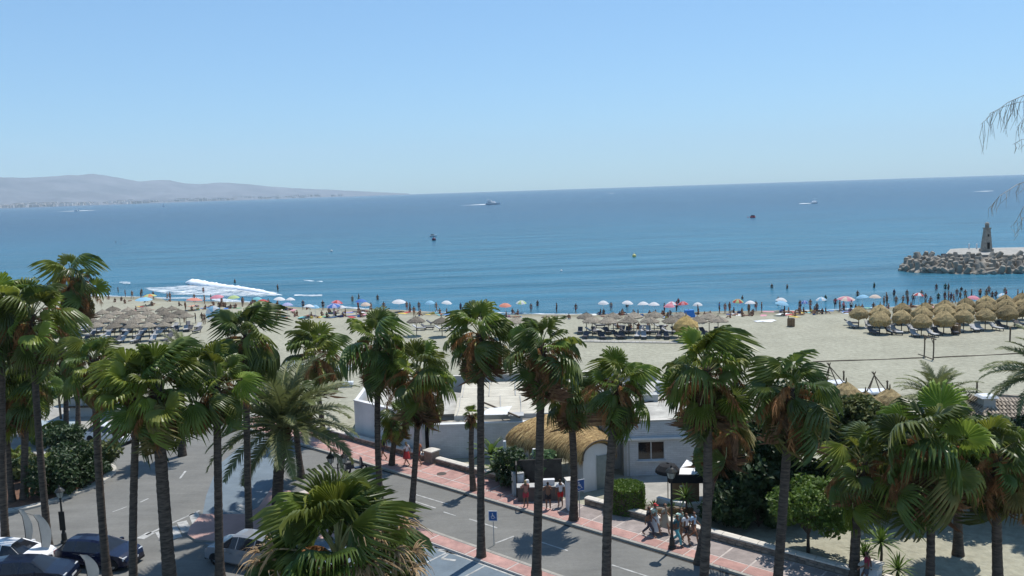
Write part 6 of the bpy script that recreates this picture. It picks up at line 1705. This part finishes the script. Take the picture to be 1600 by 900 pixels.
q = MB(); hull(q, 6.4, 2.3, .8); part('hull', q, M_gel, t); q = MB(); q.box(-1.8, 2.0, -1.0, 1.0, .7, 2.0, 0, None, .4, .75); part('cabin', q, M_gel, t); q = MB(); q.tube([(0, 0, 1.9), (-.2, 0, 4.4)], .05, 5); part('mast', q, M_gel, t)
wake(1250, 318.6, 1267, 318.3, 9)
for px, py, L_, lab in ((120, 330, 14, 'small white boat leaving a streak off the far shore'), (256, 323, 12, 'lone white sailing boat off the far hills')):
    p = at(px, py, Z_SEA); t = root('sail_boat' if px > 200 else 'motor_boat', p, lab, 'boat', 'small craft on the water')
    q = MB(); hull(q, L_, 3.4, 1.5); part('hull', q, M_gel, t)
    q = MB()
    if px > 200: q.add([(-4, .1, 2), (2, .1, 2), (0, .1, 15), (-4, -.1, 2), (2, -.1, 2), (0, -.1, 15)], [(0, 1, 2), (5, 4, 3), (0, 3, 4, 1), (1, 4, 5, 2), (2, 5, 3, 0)])
    else: q.box(-3, 2, -1.2, 1.2, 1.5, 3.6, 0, None, .5, .2)
    part('sail' if px > 200 else 'cabin', q, M_gel, t)
wake(113, 330, 118, 330, 60); wake(124, 329.5, 131, 329, 50)
wake(953, 302.4, 959, 302.2, 40); wake(1530, 299.5, 1550, 298.5, 9)
p = at(677, 369.5, Z_SEA); t = root('jet_ski', p, 'dark jet ski with a crouched rider beyond the dark buoy', 'jet ski', 'small craft on the water')
q = MB(); hull(q, 3.2, 1.2, .55); part('hull', q, M_gel, t); q = MB(); q.box(-1.2, .3, -.25, .25, .55, .95, 0, None, .1, .05); part('seat', q, M_dark, t); q = MB(); q.tube([(.2, 0, .6), (.45, 0, 1.15)], .08, 6); part('handlebar', q, M_dark, t)
def buoy(px, py, r, c, lab, cat='buoy'):
    p = at(px, py, Z_SEA); t = root('buoy', p, lab, cat, 'buoys on the water')
    q = MB(); q.lathe([(.001, -.3 * r), (.8 * r, -.2 * r), (r, .3 * r), (.85 * r, .9 * r), (.3 * r, 1.3 * r), (.001, 1.35 * r)], 12); part('float', q, paint(c, .4), t, smooth=True)
    q = MB(); q.tube([(0, 0, 1.2 * r), (0, 0, 2.1 * r)], .10 * r, 6); part('top_mark', q, paint(c, .4), t)
buoy(678, 375.5, .85, (.10, .03, .07), 'dark reddish buoy floating this side of the jet ski')
buoy(518, 393, .42, (.75, .75, .75), 'tiny white buoy off the surf')
buoy(991, 401, .55, (.80, .66, .22), 'small yellow buoy in the middle of the bay')
buoy(877, 424, .3, (.75, .75, .75), 'tiny white buoy closest in to the beach')
p = at(1176, 340, Z_SEA); t = root('towed_float', p, 'dark red inflatable float with riders far out on the water', 'inflatable', 'small craft on the water')
q = MB(); q.tube([(-1.5, 0, .35), (-1.2, 0, .3), (1.2, 0, .3), (1.6, 0, .6)], [.2, .45, .45, .15], 10); q.blob((-2.6, 0, .3), .3); part('float', q, paint((.45, .03, .07), .4), t)
for x in (-.7, .1, .8): q = MB(); q.blob((x, 0, 1.0), .38, 8, 5, 0, (1, 1, 1.4)); part('rider', q, paint((.06, .02, .05)), t)
# ------------------------------------------------------------------ people
def skeleton(pose):
    """joints: name -> (position, radius, parent, region)"""
    J = {}
    def j(n, p, r, par, reg): J[n] = (Vector(p), r if hasattr(r, '__len__') else (r, r), par, reg)
    j('pelvis', (0, 0, .93), (.155, .115), None, 'hips'); j('waist', (0, 0, 1.08), (.130, .095), 'pelvis', 'torso'); j('chest', (0, .005, 1.28), (.165, .115), 'waist', 'torso'); j('collar', (0, 0, 1.42), (.120, .085), 'chest', 'torso')
    j('neck', (0, .005, 1.49), .055, 'collar', 'head'); j('jaw', (0, .025, 1.555), (.070, .080), 'neck', 'head'); j('brow', (0, .015, 1.635), (.078, .096), 'jaw', 'head'); j('crown', (0, .0, 1.69), (.060, .075), 'brow', 'head')
    lean = {'stand': 0, 'walk': 0, 'reach': 0}.get(pose, 0)
    for sd, s in ((1, 'L'), (-1, 'R')):
        st_ = {'stand': (0, 0), 'walk': (.26 * sd, -.22 * sd), 'reach': (.03 * sd, 0)}.get(pose, (0, 0))
        kx = st_[0]
        j('hip' + s, (sd * .095, 0, .87), (.098, .098), 'pelvis', 'thigh')
        if pose == 'sit':
            j('knee' + s, (sd * .13, .36, 1.13), .060, 'hip' + s, 'shin'); j('ankle' + s, (sd * .11, .58, .83), .040, 'knee' + s, 'shin'); j('toe' + s, (sd * .12, .74, .82), (.040, .026), 'ankle' + s, 'foot')
        elif pose == 'lie':
            j('knee' + s, (sd * .11, .0, .47), .060, 'hip' + s, 'shin'); j('ankle' + s, (sd * .12, .0, .09), .040, 'knee' + s, 'shin'); j('toe' + s, (sd * .15, .12, .04), (.040, .028), 'ankle' + s, 'foot')
        elif pose == 'walk':
            fwd = kx
            j('knee' + s, (sd * .10, .10 + fwd * .55, .49), .060, 'hip' + s, 'shin')
            ay = fwd * 1.15 - (.10 if fwd < 0 else 0); az = .09 if fwd > 0 else .15
            j('ankle' + s, (sd * .10, ay, az), .040, 'knee' + s, 'shin'); j('toe' + s, (sd * .11, ay + .16, az - .055 if fwd > 0 else .035), (.040, .028), 'ankle' + s, 'foot')
        else:
            j('knee' + s, (sd * .105, .02, .48), .060, 'hip' + s, 'shin'); j('ankle' + s, (sd * .11, -.02, .09), .040, 'knee' + s, 'shin'); j('toe' + s, (sd * .13, .14, .035), (.040, .028), 'ankle' + s, 'foot')
        j('shoulder' + s, (sd * .185, 0, 1.385), .062, 'collar', 'arm')
        if pose == 'reach': el, wr, hd = (sd * .26, .10, 1.16), (sd * .18, .34, 1.16), Vector((sd * -.1, .9, .05))
        elif pose == 'sit': el, wr, hd = (sd * .24, .06, 1.12), (sd * .17, .26, 1.10), Vector((0, .9, -.3))
        elif pose == 'walk': el, wr, hd = (sd * .25, -.05 - .14 * kx, 1.12), (sd * .25, .08 - .75 * kx, .90), Vector((0, .2 - kx, -.9))
        elif pose == 'lie': el, wr, hd = (sd * .34, .02, 1.16), (sd * .36, .05, .93), Vector((0, .1, -1))
        else: el, wr, hd = (sd * .25, -.03, 1.12), (sd * .26, .05, .87), Vector((0, .15, -1))
        hd.normalize()
        j('elbow' + s, el, .043, 'shoulder' + s, 'fore'); j('wrist' + s, wr, .031, 'elbow' + s, 'fore')
        pm = Vector(wr) + hd * .065; j('palm' + s, pm, (.038, .022), 'wrist' + s, 'hand')
        ac = hd.cross(Vector((sd, 0, 0)));
        if ac.length < .1: ac = Vector((0, 1, 0))
        ac.normalize()
        for k in range(4):
            b = pm + hd * .045 + ac * (.026 - .0175 * k); ln = (.060, .070, .066, .050)[k]
            e = b + hd * ln * .6 + Vector((-sd * .012, 0, 0)); j('finger%d%s' % (k, s), b + hd * .012, .0095, 'palm' + s, 'hand'); j('tip%d%s' % (k, s), e + hd * ln * .4 + Vector((-sd * .018, 0, 0)), .008, 'finger%d%s' % (k, s), 'hand')
        j('thumb' + s, Vector(wr) + hd * .05 + ac * .055, .0105, 'palm' + s, 'hand'); j('thumb_tip' + s, Vector(wr) + hd * .095 + ac * .070, .009, 'thumb' + s, 'hand')
    j('nose', (0, .118, 1.60), (.014, .014), 'brow', 'head')
    return J
def body_mesh(pose):
    J = skeleton(pose); names = list(J); idx = {n: i for i, n in enumerate(names)}
    me = bpy.data.meshes.new('skel'); me.from_pydata([J[n][0] for n in names], [(idx[n], idx[J[n][2]]) for n in names if J[n][2]], [])
    o = bpy.data.objects.new('skel', me); C.objects.link(o)
    o.modifiers.new('skin', 'SKIN')
    if not me.skin_vertices: return None
    for i, n in enumerate(names):
        sv = me.skin_vertices[0].data[i]; sv.radius = J[n][1]; sv.use_root = (n == 'pelvis')
    s = o.modifiers.new('sub', 'SUBSURF'); s.levels = 1; s.render_levels = 1
    dg = bpy.context.evaluated_depsgraph_get(); ev = o.evaluated_get(dg)
    out = bpy.data.meshes.new_from_object(ev)
    bpy.data.objects.remove(o); 
    V = np.array([v.co[:] for v in out.vertices]); F = [tuple(p.vertices) for p in out.polygons]
    bpy.data.meshes.remove(out)
    par = list(range(len(V)))
    def fd(i):
        while par[i] != i: par[i] = par[par[i]]; i = par[i]
        return i
    for q in F:
        for i in q[1:]: par[fd(i)] = fd(q[0])
    cc = {}
    for q in F: cc[fd(q[0])] = cc.get(fd(q[0]), 0) + 1
    big = max(cc, key=cc.get)
    if len(cc) > 1: print('ISLANDS', pose, cc)
    F = [q for q in F if fd(q[0]) == big]
    # which bone each vertex belongs to
    segs = [(np.array(J[J[n][2]][0]), np.array(J[n][0]), J[n][3], n) for n in names if J[n][2]]
    best = np.full(len(V), 1e9); reg = np.zeros(len(V), int); tt = np.zeros(len(V)); regs = []
    for k, (a, b, r_, n) in enumerate(segs):
        ab = b - a; t_ = np.clip(((V - a) @ ab) / max(1e-9, ab @ ab), 0, 1); d = np.linalg.norm(V - (a + t_[:, None] * ab), axis=1)
        mk = d < best; best[mk] = d[mk]; reg[mk] = k; tt[mk] = t_[mk]
    lab = [(segs[k][2], segs[k][3], tt[i]) for i, k in enumerate(reg)]
    return V, F, lab
def sub_mesh(V, F, keep, infl, name, m_, push=None):
    nr = np.zeros_like(V)
    for f in F:
        n = np.cross(V[f[1]] - V[f[0]], V[f[2]] - V[f[0]]); 
        for i in f: nr[i] += n
    nr /= np.maximum(1e-9, np.linalg.norm(nr, axis=1))[:, None]
    W = V + nr * infl
    fs = [f for f in F if all(keep[i] for i in f)]
    used = sorted({i for f in fs for i in f}); mp = {i: k for k, i in enumerate(used)}
    me = bpy.data.meshes.new(name); me.from_pydata([tuple(W[i]) for i in used], [], [tuple(mp[i] for i in f) for f in fs]); me.materials.append(m_)
    me.polygons.foreach_set('use_smooth', [True] * len(fs)); return me
BODY = {p: body_mesh(p) for p in ('stand', 'walk', 'reach', 'sit', 'lie')}
SKINS = [mat('skin_%d' % i, c, tuple(x * .9 for x in c), 6, .6, spec=.3) for i, c in enumerate(((.34, .19, .125), (.22, .115, .072), (.13, .066, .042)))]
_pm = {}
def pmesh(pose, kind, m_):
    k = (pose, kind, m_.name)
    if k in _pm: return _pm[k]
    V, F, lab = BODY[pose]
    if kind == 'body': keep, inf = [True] * len(V), 0
    elif kind == 'shirt': keep, inf = [(r == 'torso') or (n.startswith('hip') and t < .3) or (n.startswith('elbow') and t < .62) or r == 'arm' for r, n, t in lab], .016
    elif kind == 'shorts': keep, inf = [(n.startswith('hip')) or (n.startswith('knee') and t < .62) or (n == 'waist' and t < .35) for r, n, t in lab], .022
    elif kind == 'trousers': keep, inf = [(n.startswith('hip')) or n.startswith('knee') or (n.startswith('ankle') and t < .9) or (n == 'waist' and t < .35) for r, n, t in lab], .020
    elif kind == 'trunks': keep, inf = [(n.startswith('hip')) or (n.startswith('knee') and t < .38) or (n == 'waist' and t < .2) for r, n, t in lab], .012
    elif kind == 'top': keep, inf = [n == 'chest' and t > .35 or n == 'collar' and t < .35 for r, n, t in lab], .008
    elif kind == 'hair': keep, inf = [(n in ('crown',)) or (n == 'brow' and V[i][1] < .055 and t > -.1) or (n == 'jaw' and V[i][1] < -.005) for i, (r, n, t) in enumerate(lab)], .016
    elif kind == 'long_hair': keep, inf = [(n in ('crown',)) or (n == 'brow' and V[i][1] < .06) or (n == 'jaw' and V[i][1] < .01) or (n == 'neck' and V[i][1] < .0) or (n == 'collar' and V[i][1] < -.03 and abs(V[i][0]) < .09) for i, (r, n, t) in enumerate(lab)], .03
    _pm[k] = sub_mesh(V, F, keep, inf, {'top': 'swim_top', 'trunks': 'swim_trunks', 'long_hair': 'hair'}.get(kind, kind), m_); return _pm[k]
M_hair = [paint((.025, .018, .014), .7), paint((.10, .06, .035), .7), paint((.42, .30, .14), .7)]
def skirt_mesh(m_, top, bot, r0, r1, name):
    q = MB(); r2 = random.Random(3)
    def jag(i, k, r, z): return (r * (1 + .05 * math.sin(k * 2.1) * i / 4), z)
    q.lathe([(r0, top), (r0 * .55 + r1 * .45, top * .6 + bot * .4), (r1, bot)], 16, 0, (0, 0, 0), jag); me = q.mesh(name, m_, True); return me
def person(loc, rz, pose, label, group=None, skin=0, hair=0, wear=(), s=1.0, lying=False, cap=None):
    t = root('person', loc, label, 'person', group, rz, s)
    off = {'sit': (0, 0, -.78), 'lie': (0, 0, .12)}.get(pose, (0, 0, 0))
    rot = (R(-88), 0, 0) if pose == 'lie' else (0, 0, 0)
    kw = dict(loc=off, rot=rot)
    link('body', pmesh(pose, 'body', SKINS[skin]), t, **kw)
    nm = {'top': 'swim_top', 'trunks': 'swim_trunks'}
    for kind, c in wear:
        if kind == 'skirt': o = link('skirt', skirt_mesh(paint(c, .8), 1.04, .52, .165, .26, 'skirt'), t, **kw)
        elif kind == 'long_skirt': o = link('skirt', skirt_mesh(paint(c, .8), 1.04, .22, .165, .30, 'skirt'), t, **kw)
        elif kind == 'dress': 
            link('dress', pmesh(pose, 'shirt', paint(c, .8)), t, **kw); o = link('dress_skirt', skirt_mesh(paint(c, .8), 1.12, .42, .15, .28, 'dress_skirt'), t, **kw)
        elif kind == 'bag':
            q = MB(); q.box(-.14, .14, -.26, -.13, 1.0, 1.38, 0, None, .03, .02); o = part('backpack', q, paint(c, .8), t)
        else: o = link(nm.get(kind, kind), pmesh(pose, kind, paint(c, .8)), t, **kw)
    link('hair', pmesh(pose, 'long_hair' if hair == 2 or (hair == 1 and skin == 0) else 'hair', M_hair[hair]), t, **kw)
    if cap:
        q = MB(); q.lathe([(.098, 1.625), (.100, 1.665), (.075, 1.725), (.001, 1.745)], 12, 0, (0, .005, 0)); q.box(-.07, .07, .08, .19, 1.63, 1.642); part('cap', q, paint(cap, .8), t)
    return t
H0 = .12
def yaw(dx, dy): return math.atan2(-dx, dy)
UP_ST, DN_ST = yaw(U_.x, U_.y), yaw(-U_.x, -U_.y)
BLK, WHT, RED, TEAL = (.025, .025, .03), (.74, .74, .76), (.50, .05, .05), (.10, .36, .40)
S_ = 'people on the seafront pavement'
for (px, py, rz, pose, lab, skin, hair, wear, kw) in (
  (1014, 838, DN_ST + .3, 'walk', 'walker in a black top and dark trousers at the head of the pavement group', 1, 0, (('shirt', BLK), ('trousers', (.05, .05, .07))), {}),
  (1024, 834, DN_ST + .2, 'walk', 'walker in a red cap and long white skirt carrying a pale bag', 0, 1, (('shirt', (.42, .55, .48)), ('long_skirt', (.66, .70, .72)), ('bag', (.60, .68, .64))), dict(cap=RED)),
  (1039, 833, DN_ST + .1, 'walk', 'walker in a loose beige dress in the middle of the pavement group', 0, 1, (('dress', (.42, .37, .29)),), {}),
  (1058, 852, DN_ST, 'walk', 'walker in a dark teal top and turquoise trousers beside the lamp', 1, 0, (('shirt', (.04, .12, .15)), ('trousers', (.12, .40, .44))), {}),
  (1072, 849, DN_ST - .2, 'walk', 'walker in a loose white shirt and dark shorts behind the lamp', 1, 0, (('shirt', WHT), ('shorts', (.04, .04, .05))), {}),
  (1064, 842, DN_ST + .1, 'stand', 'walker with a mint bag half hidden between the lamp and white shirt', 0, 0, (('shirt', (.38, .58, .52)), ('shorts', (.5, .55, .52)), ('bag', (.45, .62, .56))), {}),
  (1084, 847, DN_ST, 'walk', 'walker in pale blue touching the shaggy palm trunk', 1, 0, (('shirt', (.40, .55, .70)), ('shorts', (.42, .22, .14))), {}),
  (822, 793, .35, 'reach', 'customer in a pinkish top and red shorts at the dark snack counter', 1, 2, (('shirt', (.45, .20, .16)), ('shorts', (.40, .05, .07))), {}),
  (857, 796, .1, 'reach', 'bare backed customer in black shorts in the middle of the snack queue', 1, 0, (('shorts', BLK),), {}),
  (876, 792, .2, 'stand', 'customer in a white T-shirt and bright red shorts by the gate pillar', 1, 0, (('shirt', WHT), ('shorts', (.55, .03, .03))), {}),
  (636, 727, UP_ST, 'walk', 'stroller with fair hair, white top and red skirt on the pink pavement', 0, 2, (('shirt', (.70, .66, .64)), ('skirt', RED)), {}),
  (655, 726, UP_ST, 'walk', 'stroller in an orange top and dark red shorts on the pink pavement', 1, 1, (('shirt', (.55, .20, .09)), ('shorts', (.30, .06, .06))), {}),
  (600, 717, UP_ST + .1, 'walk', 'stroller in dark clothes ahead on the pink pavement by the corner wall', 1, 0, (('shirt', BLK), ('shorts', (.07, .07, .09))), {}),
  (1354, 916, UP_ST, 'walk', 'walker in a dark red top in front of the white end pillar', 1, 0, (('shirt', (.30, .03, .06)), ('shorts', (.1, .1, .12))), {})):
    person(at(px, py, H0), rz, pose, lab, S_, skin, hair, wear, **kw)
# beach people -------------------------------------------------------------------
PC = [('black', BLK), ('navy', (.02, .04, .12)), ('red', (.42, .04, .05)), ('dark green', (.04, .12, .07)), ('white', WHT), ('blue', (.06, .18, .45)), ('orange', (.6, .2, .06)), ('pink', (.6, .2, .28))]
used = {}
def near_shade(p):
    return min(SHADES, key=lambda s: (s[1].x - p.x) ** 2 + (s[1].y - p.y) ** 2)[0]
rp = random.Random(21)
def bather(p, pose, where, rz=None):
    for _try in range(40):
        nm, c = rp.choice(PC[:4] + PC); top = rp.random() < .45; skin = rp.choice((0, 1, 1, 2)); hair = rp.choice((0, 0, 1))
        act = {'stand': 'standing', 'walk': 'walking', 'sit': 'sitting', 'lie': 'lying', 'reach': 'standing'}[pose]
        shirt = pose in ('stand', 'walk') and rp.random() < .25
        lab = '%s bather in %s %s %s' % (act, nm, 'shirt' if shirt else 'swimsuit' if top else 'trunks', where if where else 'near ' + near_shade(p))
        lab = ' '.join(lab.split()[:16])
        if lab not in used: break
    used[lab] = 1
    wear = [('trunks', c)] + ([('top', c)] if top else [])
    if shirt: wear = [('shirt', c), ('shorts', BLK)]
    person(p, rp.uniform(0, 6.28) if rz is None else rz, pose, lab, 'bathers on the beach', skin, hair, wear, s=rp.uniform(.93, 1.05))
stand = [(1266, 484), (1305, 482), (1381, 480), (1386, 478), (1411, 477), (1427, 475), (1446, 474), (1454, 479), (1476, 472), (1482, 472), (1486, 474), (1490, 475), (1508, 468), (1532, 466), (1541, 468), (1550, 471), (1556, 470), (955, 487), (1038, 491), (1057, 487), (1101, 505), (1124, 490), (1133, 490), (1140, 489), (1181, 487), (1190, 489), (1170, 492), (1250, 486),
         (169, 462), (185, 460), (207, 467), (222, 463), (262, 470), (266, 470), (304, 472), (320, 475), (290, 485), (316, 505), (320, 507), (267, 504), (288, 504), (306, 505), (343, 486), (551, 476), (561, 472), (505, 485), (474, 484), (636, 486), (641, 488), (655, 486), (682, 488), (434, 486), (1216, 480), (1330, 486), (1318, 488), (1312, 487), (1400, 479), (1418, 478), (1466, 473), (1500, 471), (1572, 470), (1590, 468), (900, 490), (870, 490), (830, 489), (740, 489), (720, 488), (560, 486), (580, 488), (600, 487), (420, 482), (395, 480), (380, 478), (330, 473), (240, 468), (196, 464)]
for px, py in stand: bather(on_beach(px, py), rp.choice(('stand', 'walk', 'stand')), None)
for px, py, dz in ((1206, 449.5, -.9), (1230, 450, -.9), (1366, 448, -.8), (1397, 463, -.35), (1417, 464, -.4), (1463, 455, -.3), (1477, 453, -.5), (1482, 454, -.4), (1518, 465, -.3), (1531, 464, -.3), (318, 458, -.3), (434, 453, -.5), (367, 441, -.9), (1502, 455, -.8), (1290, 470, -.6), (181, 379, -1.0), (189, 382, -1.0), (130, 461, -.4), (1160, 468, -.9), (1060, 474, -.7), (760, 474, -.8), (590, 468, -.8), (1340, 463, -.7), (1385, 468, -.5), (1440, 464, -.5), (1495, 462, -.4), (1545, 458, -.5), (1570, 461, -.4), (980, 480, -.6), (840, 478, -.7)):
    p = at(px, py, Z_SEA); dep = {True: 'wading waist deep', False: 'wading knee deep'}[dz < -.6]
    if dz <= -1.0: where = 'swimming far off the surf'
    else: where = '%s off %s' % (dep.replace('wading ', ''), near_shade(p))
    bather(Vector((p.x, p.y, Z_SEA + dz)), 'stand', where)
for key, k, p, R0, c1, c2 in PARAS:
    for i in range(rp.choice((2, 2, 3))):
        q = Vector((p.x + rp.uniform(-1.8, 1.8), p.y - rp.uniform(-.6, 2.0), 0)); q.z = beach_z(q.x, q.y)
        bather(q, rp.choice(('sit', 'sit', 'lie', 'sit')), 'by the %s%s parasol' % ((ORD[k] + ' ') if cnt[key] > 1 else '', key))
for px, py in ((965, 514), (998, 514), (985, 515), (1030, 512), (940, 507), (1012, 508), (1272, 492), (1280, 491), (1290, 490), (1250, 490), (1232, 490), (170, 468), (190, 470), (205, 470), (180, 472), (195, 474), (212, 470), (280, 478), (310, 480), (325, 480), (430, 487), (445, 489), (460, 490), (520, 489), (540, 490), (590, 492), (610, 492), (655, 494), (690, 494), (870, 494), (890, 495), (960, 492), (1075, 496), (1110, 495), (1145, 494), (1160, 495), (1175, 494), (1345, 487), (1410, 483), (1425, 482)):
    bather(on_beach(px, py), rp.choice(('sit', 'lie', 'sit')), None)

for i in range(34):            # the rest of the crowd between the parasols
    px = rp.choice((rp.uniform(150, 460), rp.uniform(460, 900), rp.uniform(900, 1330), rp.uniform(900, 1330)))
    sy = float(np.interp(px, [a for a, b in shore_px], [b for a, b in shore_px]))
    bather(on_beach(px, sy + rp.uniform(1.5, 9)), rp.choice(('sit', 'sit', 'lie', 'stand')), None)
# ------------------------------------------------------------------ sea haze
mb = MB(); mb.box(-15900, 15900, -400, 16100, -2.2, 900)
hz = part('haze', mb, []); hz['kind'] = 'stuff'
hm = bpy.data.materials.new('haze'); hm.use_nodes = True
t_ = hm.node_tree; t_.nodes.remove(t_.nodes['Principled BSDF'])
pv = t_.nodes.new('ShaderNodeVolumePrincipled')
pv.inputs['Color'].default_value = (0.80, 0.92, 0.98, 1)
pv.inputs['Density'].default_value = 4.8e-5
pv.inputs['Anisotropy'].default_value = 0.0
t_.links.new(pv.outputs[0], t_.nodes['Material Output'].inputs['Volume'])
hz.data.materials.append(hm)
